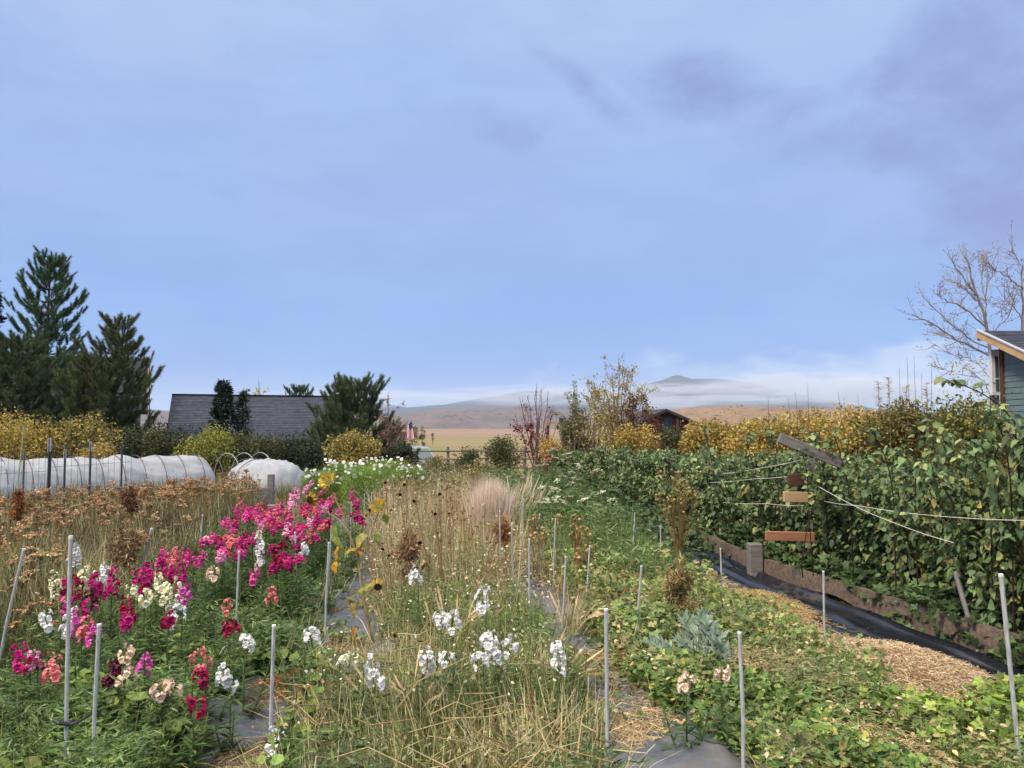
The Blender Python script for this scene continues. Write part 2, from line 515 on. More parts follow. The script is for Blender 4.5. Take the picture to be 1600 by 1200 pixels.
def lobed(n=5):
    """palmate leaf with n pointed lobes"""
    v = [(0, .35, 0.0)]
    m = n * 2
    for i in range(m + 1):
        a = -math.pi * .42 + (math.pi * 1.84) * i / m - math.pi / 2 + math.pi * .42 - math.pi * .42
        a = -math.pi / 2 + .35 + (2 * math.pi - .7) * i / m
        r = .62 if i % 2 else .36
        v.append((r * math.cos(a), .35 + r * math.sin(a), .10 if i % 2 else .02))
    f = [(0, 1 + i, 2 + i) for i in range(m)]
    return np.array(v), np.array(f)
PALM = lobed()
DIAMOND = (np.array([(0, 0, 0), (-.3, .45, .08), (0, .5, 0), (.3, .45, .08), (0, 1, -.12)]), np.array([(0, 2, 1), (0, 3, 2), (1, 2, 4), (2, 3, 4)]))
NEEDLE = (np.array([(-.02, 0, 0), (.02, 0, 0), (0, 1, 0)]), np.array([(0, 1, 2)]))

def rand_dirs(n, up=0.0, spread=1.0):
    d = rng.normal(size=(n, 3)) * spread
    d[:, 2] += up
    return unit(d)

def pal(n, cols, var=.18, wts=None):
    cols = np.array(cols)
    i = rng.choice(len(cols), n, p=wts)
    c = cols[i] * (1 + rng.normal(size=(n, 1)) * var)
    return np.clip(c * (1 + rng.normal(size=(n, 3)) * var * .3), .003, .95)

def lf(x, y, s=1.0, seed=0):
    """smooth pseudo-random field in 0..1"""
    return .5 + .25 * (np.sin(x * 1.7 * s + seed * 1.3 + 1.1 * np.sin(y * 1.3 * s + seed)) + np.sin(y * 1.9 * s - seed * .7 + 1.2 * np.sin(x * 1.1 * s + 2.1 * seed)))
def sm(a, b, x):
    t = np.clip((x - a) / (b - a), 0, 1); return t * t * (3 - 2 * t)
# garden coordinates: rows run along r = (-.149, 1); u is the sideways coordinate at Y = 0
def ux(u, Y): return u - .149 * Y
# ================================================================== SETTING
def T(x, y):
    """height of the land: the garden is level, the land falls to a broad valley behind it"""
    y = np.asarray(y, float)
    return -1.25 * sm(19, 46, y) - 4.8 * sm(60, 240, y) + 0 * np.asarray(x)

def ground_mat():
    m, q, b = principled('earth', rough=.95, spec=.1)
    geo_ = q.n('ShaderNodeNewGeometry'); P = geo_.outputs['Position']
    s = q.n('ShaderNodeSeparateXYZ'); q.nt.links.new(P, s.inputs[0])
    n1 = q.noise(P, 3.0, 6, .65); n2 = q.noise(P, 40.0, 4, .6)
    soil = q.mix(q.maprange(n1, .35, .65), srgb('#4a3a2e'), srgb('#8a7558'))
    soil = q.mix(q.maprange(n2, .5, .75, 0, .6), soil, srgb('#a58f68'))
    big = q.noise(P, .012, 4, .55, .4)
    mp_ = q.n('ShaderNodeMapping'); q.nt.links.new(P, mp_.inputs[0]); mp_.inputs['Scale'].default_value = (.0012, .006, .01)
    band = q.noise(mp_.outputs[0], 1.0, 5, .6, .3)
    # pasture patches of the valley floor
    past = q.mix(q.maprange(band, .40, .56, 0, 1, True), srgb('#8b7a56'), srgb('#74754c'))
    past = q.mix(q.maprange(big, .42, .6, 0, .7, True), past, srgb('#947a60'))
    far = q.mix(q.maprange(band, .42, .6, 0, 1, True), srgb('#927a66'), srgb('#7f705e'))
    c = q.mix(q.maprange(s.outputs[1], 24, 60, 0, 1, True), soil, past)
    c = q.mix(q.maprange(s.outputs[1], 420, 700, 0, 1, True), c, far)
    q.nt.links.new(c, b.inputs['Base Color'])
    bp = q.n('ShaderNodeBump'); bp.inputs['Strength'].default_value = .6; bp.inputs['Distance'].default_value = .03
    q.nt.links.new(n2, bp.inputs['Height']); q.nt.links.new(bp.outputs[0], b.inputs['Normal'])
    return m

def grid_geo(xs, ys, zf, col=(1, 1, 1)):
    X, Y = np.meshgrid(xs, ys)
    Z = zf(X, Y)
    nx, ny = len(xs), len(ys)
    i, j = np.meshgrid(np.arange(nx - 1), np.arange(ny - 1))
    a = (j * nx + i).ravel()
    f = np.concatenate([np.stack([a, a + 1, a + nx + 1], -1), np.stack([a, a + nx + 1, a + nx], -1)])
    return Geo().add(np.stack([X, Y, Z], -1).reshape(-1, 3), f, col)

xs = np.concatenate([-np.geomspace(9000, 14, 26), np.linspace(-13, 13, 105), np.geomspace(14, 9000, 26)])
ys = np.concatenate([-np.geomspace(9000, 4, 16), np.linspace(-3, 30, 120), np.geomspace(31, 9500, 60)])
def gz(X, Y):
    near = sm(40, 20, Y) * sm(16, 10, np.abs(X))
    return T(X, Y) + near * (.03 * (lf(X, Y, 1.6) - .5) + .02 * (lf(X, Y, 5, 3) - .5))
tag(build('ground', grid_geo(xs, ys, gz), ground_mat(), smooth=True), kind='structure')

def hill_mat(name, c1, c2, c3, sc):
    m, q, b = principled(name, rough=.95, spec=.05)
    geo_ = q.n('ShaderNodeNewGeometry'); P = geo_.outputs['Position']
    mp_ = q.n('ShaderNodeMapping'); q.nt.links.new(P, mp_.inputs[0]); mp_.inputs['Scale'].default_value = (sc, sc * .45, sc * 3)
    n = q.noise(mp_.outputs[0], 1.0, 7, .65, .4); n2 = q.noise(mp_.outputs[0], 4.2, 6, .7)
    c = q.mix(q.maprange(n, .36, .64, 0, 1), c1, c2)
    c = q.mix(q.maprange(n2, .50, .64, 0, .95, True), c, c3)
    q.nt.links.new(c, b.inputs['Base Color'])
    return m

def ridge(name, Yc, Yb, prof, mat, amp, seed, back=1.6, base_drop=10, nx=220):
    """a ridge whose crest follows the photographed skyline at distance Yc, falling to Yb towards the garden"""
    px = np.array([p[0] for p in prof], float); py = np.array([p[1] for p in prof], float)
    xq = np.linspace(px[0], px[-1], nx)
    pyq = np.interp(xq, px, py)
    X0 = (xq - 800) / F * Yc
    Zc = np.array([at(a, b, Yc)[2] for a, b in zip(xq, pyq)])
    tt = np.concatenate([np.linspace(0, 1, 26), np.linspace(1.08, back, 8)])
    V = []
    for t in tt:
        y = Yb + (Yc - Yb) * t
        prof_t = sm(0, 1, t) ** 1.1 if t <= 1 else 1 - sm(1, back, t)
        x = X0 * (1 + .04 * (1 - min(t, 1)))
        fold = amp * math.sin(math.pi * min(t, 1)) * (lf(x / (amp * 14), np.full_like(x, y) / (amp * 30), 1, seed) + .6 * lf(x / (amp * 5), np.full_like(x, y) / (amp * 14), 1, seed + 3) - .8)
        z = -base_drop + (Zc + base_drop) * prof_t + fold
        V.append(np.stack([x, np.full_like(x, y), z], -1))
    V = np.array(V); ny = len(tt)
    i, j = np.meshgrid(np.arange(nx - 1), np.arange(ny - 1)); a = (j * nx + i).ravel()
    f = np.concatenate([np.stack([a, a + 1, a + nx + 1], -1), np.stack([a, a + nx + 1, a + nx], -1)])
    return tag(build(name, Geo().add(V.reshape(-1, 3), f, (1, 1, 1)), mat, smooth=True), kind='structure')

M_SAGE = hill_mat('sage_hill', srgb('#75655c'), srgb('#5c5552'), srgb('#38383a'), .009)
M_TAN = hill_mat('tan_hill', srgb('#8f7558'), srgb('#7a6248'), srgb('#544536'), .016)
M_MT = hill_mat('mountain_rock', srgb('#454a52'), srgb('#373c44'), srgb('#2a2d32'), .002)
ridge('hills', 3400, 1500, [(-200, 646), (150, 645), (215, 642), (240, 640), (280, 643), (400, 648), (560, 650), (618, 649), (650, 645), (690, 641), (740, 640),
      (800, 639), (850, 641), (900, 645), (960, 652), (1060, 662)], M_SAGE, 26, 1)
ridge('butte', 2300, 1900, [(640, 660), (665, 657), (688, 652), (700, 647.5), (712, 646.5), (724, 647), (736, 652), (752, 657), (790, 661)], M_SAGE, 5, 4, 1.5, 8, 90)
ridge('hill', 1700, 900, [(900, 660), (980, 650), (1040, 641), (1070, 638), (1090, 636), (1130, 635), (1200, 636), (1260, 639), (1320, 643), (1400, 647), (1480, 650), (1650, 652), (1900, 655)], M_TAN, 9, 7)
ridge('mountain', 6500, 4300, [(880, 662), (920, 640), (955, 622), (985, 609), (1010, 600), (1035, 594), (1050, 588), (1058, 586), (1070, 590), (1080, 592), (1110, 592), (1150, 595), (1200, 607), (1260, 624), (1330, 642), (1400, 655), (1500, 664)], M_MT, 60, 11)
ridge('mountain', 6900, 5200, [(420, 662), (470, 630), (505, 622), (530, 619), (570, 626), (640, 637), (700, 634), (760, 622), (815, 612), (845, 610), (880, 616), (930, 634), (1000, 655)], M_MT, 60, 15)

# air: one closed box round everything
def volume_mat(name, dens, col=(1, 1, 1), noise=None):
    m = bpy.data.materials.new(name); m.use_nodes = True
    nt = m.node_tree
    nt.nodes.remove(nt.nodes['Principled BSDF'])
    q = NB(nt)
    v = q.n('ShaderNodeVolumePrincipled')
    v.inputs['Color'].default_value = tuple(col) + (1,)
    v.inputs['Density'].default_value = dens
    v.inputs['Anisotropy'].default_value = 0.0
    if noise:
        t = q.n('ShaderNodeTexCoord')
        n = q.noise(t.outputs['Object'], noise[0], 5, .6, .4)
        ln = q.vec('LENGTH', t.outputs['Object'], None, out=1)
        fall = q.maprange(ln, .45, 1.0, 1, 0, True)
        d = q.math('MULTIPLY', q.math('MULTIPLY', q.maprange(n, noise[1], noise[2], 0, 1, True), fall), dens)
        nt.links.new(d, v.inputs['Density'])
    nt.links.new(v.outputs[0], nt.nodes['Material Output'].inputs['Volume'])
    return m
HAZE = True
if HAZE:
    g = Geo(); box(g, (0, 0, 0), (24000, 24000, 480))
    hz = build('haze', g, volume_mat('haze_air', 9e-5, (.62, .76, 1.0)), loc=(0, 1000, 220))
    tag(hz, 'thin pale haze lying over the whole valley', 'haze', kind='stuff')

# fog lying against the foot of the far mountains
def fog(px, py, Y, wpx, hpx, dens, seed):
    c = at(px, py, Y)
    bm_v, bm_f = [], []
    import bmesh
    bm = bmesh.new(); bmesh.ops.create_icosphere(bm, subdivisions=3, radius=1)
    me = bpy.data.meshes.new('fog_bank'); bm.to_mesh(me); bm.free()
    o = link('fog_bank', me, None, loc=c)
    o.scale = (wpx / F * Y / 2, wpx / F * Y / 4, hpx / F * Y / 2)
    me.materials.append(volume_mat('fog%d' % seed, dens, (.86, .93, 1.0), (2.2, .38, .62)))
    return tag(o, kind='stuff')

fog(1290, 612, 5600, 520, 70, 6.0e-3, 1)
fog(1080, 628, 5300, 420, 34, 5.0e-3, 8)
fog(1100, 606, 5000, 260, 22, 4.5e-3, 2)
fog(1000, 614, 5200, 170, 44, 5.0e-3, 3)
fog(1205, 596, 5900, 190, 44, 6.0e-3, 4)
fog(840, 618, 5600, 420, 40, 3.2e-3, 5)
fog(560, 622, 5600, 420, 36, 3.2e-3, 6)
# ================================================================== BUILDINGS
def prism(g, poly_xz, y0, y1, col=(1, 1, 1), M=None, off=(0, 0, 0)):
    """extrude a convex polygon given in (x,z) from y0 to y1"""
    n = len(poly_xz)
    v = [(x, y0, z) for x, z in poly_xz] + [(x, y1, z) for x, z in poly_xz]
    f = []
    for i in range(n):
        j = (i + 1) % n; f += [(i, j, n + j), (i, n + j, n + i)]
    for i in range(1, n - 1): f += [(0, i + 1, i), (n, n + i, n + i + 1)]
    v = np.array(v, float)
    if M is not None: v = v @ np.asarray(M).T
    g.add(v + np.asarray(off), f, col); return g

def slab_roof(root, L, run, zr, ze, side, over=.35, th=.10, mat=SHINGLE, course=.16, x0=0.0, pieces=False):
    """one roof slope: ridge along local x at y=0,z=zr; falls to y=side*run,z=ze; courses of shingles as real steps"""
    run_o = run * 1.08
    nrow = int(math.hypot(run_o, zr - ze) / course)
    g = Geo()
    dz = (ze - zr) * 1.08
    for k in range(nrow):
        t0, t1 = k / nrow, (k + 1.15) / nrow
        y0, y1 = side * run_o * t0, side * run_o * min(t1, 1.0)
        za, zb = zr + dz * t0 + .004, zr + dz * min(t1, 1) + .022
        segs = max(1, int(L / (.9 if pieces else L)))
        for s in range(segs):
            xa = x0 - over + (L + 2 * over) * s / segs; xb = x0 - over + (L + 2 * over) * (s + 1) / segs
            cc = .82 + .36 * rng.random()
            v = [(xa, y0, za), (xb, y0, za), (xb, y1, zb), (xa, y1, zb), (xa, y0, za - .03), (xb, y0, za - .03), (xb, y1, zb - .03), (xa, y1, zb - .03)]
            g.add(v, [(0, 1, 2), (0, 2, 3), (3, 2, 6), (3, 6, 7), (0, 3, 7), (0, 7, 4), (1, 5, 6), (1, 6, 2), (4, 6, 5), (4, 7, 6)], (cc, cc, cc))
    o = build('roof', g, mat, root)
    return o

def shingle_tint(m):
    """shingle strips differ a little in tone: multiply by the per-strip attribute"""
    nt = m.node_tree; q = NB(nt); b = nt.nodes['Principled BSDF']
    src = b.inputs['Base Color'].links[0].from_socket
    a = q.n('ShaderNodeAttribute', attribute_name='Col')
    nt.links.new(q.mix(1.0, src, a.outputs['Color'], 'MULTIPLY'), b.inputs['Base Color'])
for m_ in (SHINGLE, SHINGLE_B): shingle_tint(m_)

# --- long slate roofed barn behind the hedge
pA = at(277, 617, 40.0)
root = thing('barn', 'long low barn with slate grey shingle roof behind the green hedge', 'barn', (pA[0], pA[1], T(0, 40)), math.atan2(.343, .94))
zr = pA[2] - float(T(0, 40))
Lb = 8.4
slab_roof(root, Lb, 3.8, zr, zr - 2.15, -1, .25, pieces=True)
slab_roof(root, Lb, 3.8, zr, zr - 2.15, 1, .25)
g = Geo()
prism(g, [(-3.6, 0), (3.6, 0), (3.6, zr - 2.15), (0, zr - .12), (-3.6, zr - 2.15)], 0, Lb, (1, 1, 1), rotz(-math.pi / 2))
build('wall', g, W_BARN, root)
g = Geo(); box(g, (Lb / 2, 0, zr + .03), (Lb + .5, .22, .05)); build('ridge_cap', g, SHINGLE_B, root)
g = Geo(); box(g, (Lb / 2, -4.14, zr - 2.36), (Lb + .5, .04, .16)); build('fascia', g, W_TRIM, root)

# --- dark house behind the pines
pB = at(196, 556, 38.0)
root = thing('house', 'dark roofed house with slate blue siding half hidden by the pines', 'house', (pB[0], pB[1] + 1.5, T(0, 38)), R(24))
zr = pB[2] - float(T(0, 38))
Lh, run = 6.5, 3.6
for s in (-1, 1):
    r_ = slab_roof(root, Lh, run, zr, zr - 2.6, s, .35, mat=SHINGLE_B, x0=-Lh, pieces=(s < 0))
g = Geo()
prism(g, [(-3.4, 0), (3.4, 0), (3.4, zr - 2.6), (0, zr - .15), (-3.4, zr - 2.6)], -Lh, 0, (1, 1, 1), rotz(-math.pi / 2) @ np.diag([1, 1, 1]))
wl = build('wall', g, SIDING_D, root)
wl.rotation_euler = (0, 0, math.pi) if False else (0, 0, 0)
for k in range(8):
    g = Geo(); box(g, (-Lh / 2, -3.42, .18 + k * .36), (Lh, .03, .35)); 
    # siding boards lap outwards
    o = build('siding_board', g, SIDING_D, root); o.rotation_euler = (R(1.5), 0, 0)
for s in (-1, 1):
    g = Geo()
    a = np.array([.42, 0, zr + .02]); b_ = np.array([.42, s * run * 1.08, zr - 2.6 * 1.08])
    d = b_ - a; ln = np.linalg.norm(d); ang = math.atan2(d[2], d[1])
    box(g, (a + b_) / 2, (.05, ln, .2), M=rotx(ang)); build('rake_board', g, W_BROWN, root)
for wx in (-1.6, -4.2):
    g = Geo(); box(g, (wx, -3.46, 1.9), (1.0, .06, 1.2)); f_ = build('window', g, PAINT_W, root)
    g = Geo(); box(g, (wx, -3.495, 1.9), (.82, .02, 1.02)); build('pane', g, glass_m, f_)

# --- teal sided house at the right edge: left gable end seen past the hedge
Yr = 20.5                                     # ridge depth
apex = at(1531, 518, Yr)
Xw = apex[0]
eY = Yr - 3.6
ez_ = apex[2] - 3.6 * .41
Tg = 0.0
root = thing('house', 'teal clapboard house with grey shingle roof and tan rake board', 'house', (Xw + .55, Yr, Tg))
zr = apex[2] - Tg
Lr = 8.0
slab_roof(root, Lr, 3.6, zr, zr - 3.6 * .41, -1, .0, mat=SHINGLE, x0=-.55, pieces=True, course=.14)
g = Geo()
prism(g, [(-3.3, 0), (-.06, 0), (-.06, zr - .2), (-3.3, zr - 3.3 * .41 - .2)], .05, Lr - .6, (1, 1, 1), np.array([[0, 1, 0], [1, 0, 0], [0, 0, 1.]]))
build('wall', g, SIDING_D, root)
cw = .155
for k in range(int(zr / cw)):
    z0 = k * cw
    half = min(3.28, (zr - .24 - z0 - cw) / .41 * -1 if False else 3.28)
    yb = -.08
    ya = -3.28
    lim = (z0 + cw - (zr - .24)) / .41          # where the rake cuts the board
    if lim > yb: break
    # board runs from the low side up to the rake or the corner
    ya = -min(3.28, (zr - .24 - z0 - cw) / .41)
    g = Geo()
    v = [(.035, ya, z0), (.035, yb, z0), (.022, ya, z0 + cw), (.022, yb, z0 + cw), (.07, ya, z0), (.07, yb, z0), (.07, ya, z0 + cw), (.07, yb, z0 + cw)]
    v = [((-.045 if i < 2 else -.028) if i < 4 else .045, y, z) for i, (x, y, z) in enumerate(v)]
    g.add(v, [(0, 2, 3), (0, 3, 1), (0, 1, 5), (0, 5, 4), (2, 6, 7), (2, 7, 3)], (1, 1, 1))
    build('siding_board', g, SIDING, root)
a = np.array([-.56, .1, zr - .05]); b_ = np.array([-.56, -3.9, zr - .09 - 3.9 * .41])
d = b_ - a; ln = np.linalg.norm(d); MM = rotx(math.atan2(d[2], d[1]))
g = Geo(); box(g, (a + b_) / 2, (.05, ln, .20), M=MM); build('rake_board', g, W_TAN, root)
g = Geo(); box(g, (a + b_) / 2 + np.array([-.012, 0, .115]), (.09, ln, .035), M=MM); build('drip_edge', g, METAL_LT, root)
g = Geo(); box(g, (a + b_) / 2 + np.array([.30, 0, -.06]), (.52, ln, .03), M=MM); build('soffit', g, W_BROWN, root)
g = Geo(); box(g, (Lr / 2 - .55, .10, zr - .10), (Lr, .05, .26)); build('fascia', g, W_TRIM, root)
g = Geo(); box(g, (-.03, -.10, (zr - .28) / 2), (.12, .14, zr - .28)); build('corner_board', g, W_TRIM, root)
# a white-framed bay window beyond the corner
zw0, zw1 = at(1563, 613, Yr)[2], at(1563, 546, Yr)[2]
g = Geo(); box(g, (-.165, .07, (zw0 + zw1) / 2), (.19, .13, zw1 - zw0)); fr = build('window', g, PAINT_W, root)
g = Geo(); box(g, (-.135, -.004, (zw0 + zw1) / 2 - .08), (.075, .02, (zw1 - zw0) * .82)); build('pane', g, glass_m, fr)
g = Geo(); box(g, (-.135, -.016, zw0 + .36), (.085, .02, .03)); build('glazing_bar', g, PAINT_W, fr)
g = Geo(); box(g, (-.17, .05, zw0 - .04), (.26, .2, .06)); build('sill', g, PAINT_W, fr)
g = Geo(); box(g, (-.17, .08, zw0 / 2 - .04), (.19, .12, zw0 - .08)); build('bay_wall', g, SIDING_D, root)

# --- cabin behind the raspberry row
pC = at(1037, 639, 40.0)
root = thing('cabin', 'small dark cabin with low gable roof and one pale window', 'cabin', (pC[0], pC[1], T(0, 40)), R(8))
zr = pC[2] - float(T(0, 40))
g = Geo(); prism(g, [(-1.25, 0), (1.45, 0), (1.45, zr - .65), (0, zr - .10), (-1.25, zr - .6)], 0, 3.4); build('wall', g, W_TRIM, root)
for (x1, z1) in ((1.75, zr - .72), (-1.5, zr - .66)):
    g = Geo()
    v = [(0, -.45, zr), (0, 3.7, zr), (x1, 3.7, z1), (x1, -.45, z1)]
    v = v + [(x, y, z - .14) for x, y, z in v]
    g.add(v, [(0, 1, 2), (0, 2, 3), (4, 6, 5), (4, 7, 6), (0, 3, 7), (0, 7, 4), (3, 2, 6), (3, 6, 7), (1, 5, 6), (1, 6, 2)], (1, 1, 1))
    build('roof', g, SHINGLE_B, root)
g = Geo(); box(g, (.28, -.04, zr - .86), (.62, .06, .95)); f_ = build('window', g, W_TRIM, root)
g = Geo(); box(g, (.20, -.085, zr - .86), (.42, .02, .85)); build('pane', g, glass_m, f_)
g = Geo(); box(g, (.62, -.30, (zr - .5) / 2), (.12, .12, zr - .5)); build('post', g, W_TRIM, root)

# --- little wooden porch with the flag
pS = at(618, 671, 45.0)
root = thing('shed', 'reddish board shed with small bracketed roof beside the big pine', 'shed', (pS[0], pS[1], T(0, 45)), R(-8))
zr = pS[2] - float(T(0, 45))
for k in range(6):
    g = Geo(); box(g, (-1.0 + k * .2, 0, (zr - .1) / 2), (.19, .04 + .012 * (k % 2), zr - .1)); build('board', g, W_BARN, root)
g = Geo(); box(g, (-.5, 1.0, (zr - .14) / 2), (1.16, 1.9, zr - .14)); build('wall', g, W_BARN, root)
g = Geo(); box(g, (-.35, .7, zr), (1.75, 2.7, .10), M=roty(R(-4))); build('roof', g, W_TRIM, root)
g = Geo(); tube(g, [(.12, -.05, zr - .75), (.45, -.05, zr - .12)], .05, sides=5); build('bracket', g, W_TRIM, root)
# flag on a slanted pole fixed to the shed's far corner
pF0, pF1 = at(628, 678, 44.4), at(643, 656, 44.4)
root = thing('flag', 'small striped national flag hanging from a slanted pole by the shed', 'flag', tuple(pF0))
g = Geo(); d = pF1 - pF0; tube(g, [np.array([-.45, 0, -.6]), d * .5, d * 1.05], .018, sides=5); build('pole', g, METAL_LT, root)
def flag_geo():
    g = Geo()
    nst = 13; Wf, Hf = 1.05, .55
    U, Vv = 14, 26
    top = d * .35; tip = d * 1.0
    along = unit((tip - top)[None])[0]
    L0 = np.linalg.norm(tip - top)
    P = np.zeros((Vv + 1, U + 1, 3))
    for j in range(Vv + 1):
        for i in range(U + 1):
            s, t = i / U, j / Vv
            P[j, i] = top + (tip - top) * s + np.array([.10 * t + .10 * t * s, .09 * math.sin(9 * s + 3 * t) * t, -Wf * t * (.85 + .15 * s) + .12 * t * (1 - s)])
    blue, red, wht = srgb('#26304f'), srgb('#a3203c'), srgb('#e6e4e4')
    for j in range(Vv):
        for i in range(U):
            st = int(i * nst / U) if False else int(i / U * nst)
            c = blue if (i >= U * .45 and j < Vv * .42) else (red if st % 2 == 0 else wht)
            if c is blue and (i + j) % 3 == 0 and j % 2 == 0: c = wht * .8 + blue * .2 if (i % 2) else blue
            g.add([P[j, i], P[j, i + 1], P[j + 1, i + 1], P[j + 1, i]], [(0, 1, 2), (0, 2, 3)], c)
    return g
build('cloth', flag_geo(), PETAL, root)

# --- pickup parked behind the bushes
pV = at(638, 697, 41.0)
root = thing('parked_car', 'silver car parked behind the dark bushes near the shed', 'car', (pV[0], pV[1], T(0, 41)), R(-70))
sc_ = (pV[2] - float(T(0, 41))) / 1.62
def car():
    def sect(x, w, z0, z1, tum):
        return [(x, -w, z0), (x, -w, z0 + (z1 - z0) * .55), (x, -w + tum, z1), (x, w - tum, z1), (x, w, z0 + (z1 - z0) * .55), (x, w, z0)]
    def loft(secs, col=(1, 1, 1)):
        g = Geo(); v = np.array(secs, float).reshape(-1, 3); n, k = len(secs), len(secs[0]); f = []
        for i in range(n - 1):
            for j in range(k):
                a, b = i * k + j, i * k + (j + 1) % k
                f += [(a, b, b + k), (a, b + k, a + k)]
        for j in range(1, k - 1): f += [(0, j + 1, j), ((n - 1) * k, (n - 1) * k + j, (n - 1) * k + j + 1)]
        g.add(v, f, col); return g
    body = loft([sect(-2.2, .74, .4, .72, .1), sect(-2.1, .86, .3, .95, .12), sect(-1.1, .9, .28, 1.02, .08), sect(1.6, .9, .28, 1.02, .08), sect(2.15, .86, .3, .98, .1), sect(2.25, .8, .4, .85, .1)])
    cab = loft([sect(-1.0, .84, .98, 1.02, .02), sect(-.35, .80, 1.0, 1.56, .18), sect(.3, .80, 1.0, 1.62, .18), sect(1.4, .80, 1.0, 1.58, .18), sect(2.0, .84, .98, 1.04, .03)])
    return body, cab
bg_, cg_ = car()
b_ = build('body', bg_, CAR_P, root, smooth=False); c_ = build('cabin', cg_, CAR_P, root)
for o_ in (b_, c_): o_.scale = (sc_,) * 3
def quad(g, pts): g.add(pts, [(0, 1, 2), (0, 2, 3)], (1, 1, 1)); return g
for nm, pts in (('windscreen', [(-.97, -.74, 1.06), (-.97, .74, 1.06), (-.40, .58, 1.53), (-.40, -.58, 1.53)]), ('rear_window', [(1.96, .74, 1.08), (1.96, -.74, 1.08), (1.46, -.58, 1.54), (1.46, .58, 1.54)])):
    o = build(nm, quad(Geo(), [(x + (-.015 if x < 0 else .015), y, z + .012) for x, y, z in pts]), glass_m, root); o.scale = (sc_,) * 3
for s in (-1, 1):
    g = quad(Geo(), [(-.62, s * .835, 1.08), (.45, s * .825, 1.08), (.45, s * .70, 1.5), (-.28, s * .70, 1.48)])
    o = build('side_window', g, glass_m, root); o.scale = (sc_,) * 3
    for x in (-1.4, 1.4):
        g = Geo(); a = np.linspace(0, 2 * math.pi, 17)[:-1]
        P = [(x, s * .80, .33), (x, s * .93, .33)]; curves(g, np.array(P)[None], np.array([.33, .33]), (1, 1, 1), 16)
        wh = build('wheel', g, RUBBER, root); wh.scale = (sc_,) * 3
        g = Geo(); curves(g, np.array([(x, s * .92, .33), (x, s * .945, .33)])[None], np.array([.19, .17]), (1, 1, 1), 12); build('rim', g, METAL_LT, wh)
    g = Geo(); box(g, (-2.16, s * .62, .78), (.16, .32, .14), bev=.02); o = build('headlight', g, PAINT_W, root); o.scale = (sc_,) * 3

# --- rail fence across the back of the garden
root_p = at(700, 712, 36.0)
root = thing('rail_fence', 'weathered wooden post and rail fence behind the garden', 'fence', (0, 36.0, float(T(0, 36))))
fx0, fx1 = at(640, 700, 36)[0], at(1000, 700, 36)[0]
zt = at(700, 704, 36)[2] - float(T(0, 36))
xs_ = np.linspace(fx0, fx1, 7)
for i, x in enumerate(xs_):
    g = Geo(); tube(g, [(0, 0, 0), (.01, 0, zt * .6), (.0, 0, zt + .12 + .05 * (i % 2))], [.075, .07, .065], sides=7); build('post', g, W_GREY, root, loc=(x, 0, 0))
for zz in (zt, zt - .38, zt - .8):
    for a, b in zip(xs_[:-1], xs_[1:]):
        g = Geo(); tube(g, [(a - .12, -.07, zz + rng.normal() * .02), ((a + b) / 2, -.075, zz - .02), (b + .12, -.07, zz + rng.normal() * .02)], .045, sides=6); build('rail', g, W_GREY, root)

# --- lamp post and timber arbour by the thicket
pL = at(879, 651, 25.0)
root = thing('lamp_post', 'black lantern on a dark post beside the thicket', 'lamp', (pL[0], pL[1], T(0, 25)))
zt = pL[2] - float(T(0, 25))
g = Geo(); tube(g, [(0, 0, 0), (0, 0, zt - .3)], .05, sides=8); build('post', g, METAL_DK, root)
g = Geo(); tube(g, [(0, 0, zt - .32), (0, 0, zt - .28), (0, 0, zt - .08), (0, 0, zt - .06), (0, 0, zt + .06)], [.05, .085, .115, .14, .01], sides=8); build('lantern', g, METAL_DK, root)
pL = at(868, 664, 25.6)
root = thing('arbour', 'small timber arbour frame beside the black lantern post', 'arbour', (pL[0], pL[1], T(0, 25)))
zt = pL[2] - float(T(0, 25))
for x in (-.25, .32):
    g = Geo(); box(g, (x, 0, zt / 2), (.09, .09, zt)); build('post', g, W_TRIM, root)
g = Geo(); box(g, (.03, -.07, zt + .04), (.95, .05, .10)); build('beam', g, W_TAN, root)
g = Geo(); tube(g, [(.32, .0, zt - .45), (.05, 0, zt - .02)], .03, sides=5); build('brace', g, W_TRIM, root)

# ================================================================== GARDEN STRUCTURES
# --- paths: sheets of weed cloth between the beds
def cloth(name, u0, u1, Y0, Y1, z, amp, mat, seed, label=None):
    nx, ny = 26, int((Y1 - Y0) * 14)
    V = []
    for j in range(ny + 1):
        Yv = Y0 + (Y1 - Y0) * j / ny
        uu = np.linspace(u0, u1, nx + 1)
        wob = .05 * math.sin(Yv * 2.1 + seed) + .03 * math.sin(Yv * 5.3 + seed)
        X = ux(uu + wob, Yv)
        Z = z + amp * (lf(X * 4, Yv * 3 + 0 * X, 1, seed) ** 2 + .5 * np.abs(lf(X * 9 + Yv * 5, Yv * 6 + 0 * X, 1, seed + 2) - .5) + .35 * lf(X * 21, Yv * 17 + 0 * X, 1, seed + 5)) + .02
        V.append(np.stack([X, Yv + 0 * X, Z], -1))
    V = np.array(V); n = nx + 1
    i, j = np.meshgrid(np.arange(nx), np.arange(ny)); a = (j * n + i).ravel()
    f = np.concatenate([np.stack([a, a + 1, a + n + 1], -1), np.stack([a, a + n + 1, a + n], -1)])
    return tag(build(name, Geo().add(V.reshape(-1, 3), f, (1, 1, 1)), mat, smooth=True), kind='structure')
cloth('path', -1.45, -.05, 2.6, 15, .006, .085, CLOTH, 1)
cloth('path', .95, 1.95, 2.6, 17, .006, .085, CLOTH, 5)
cloth('path', 3.05, 4.25, 2.6, 17, .010, .03, PLASTIC, 9)

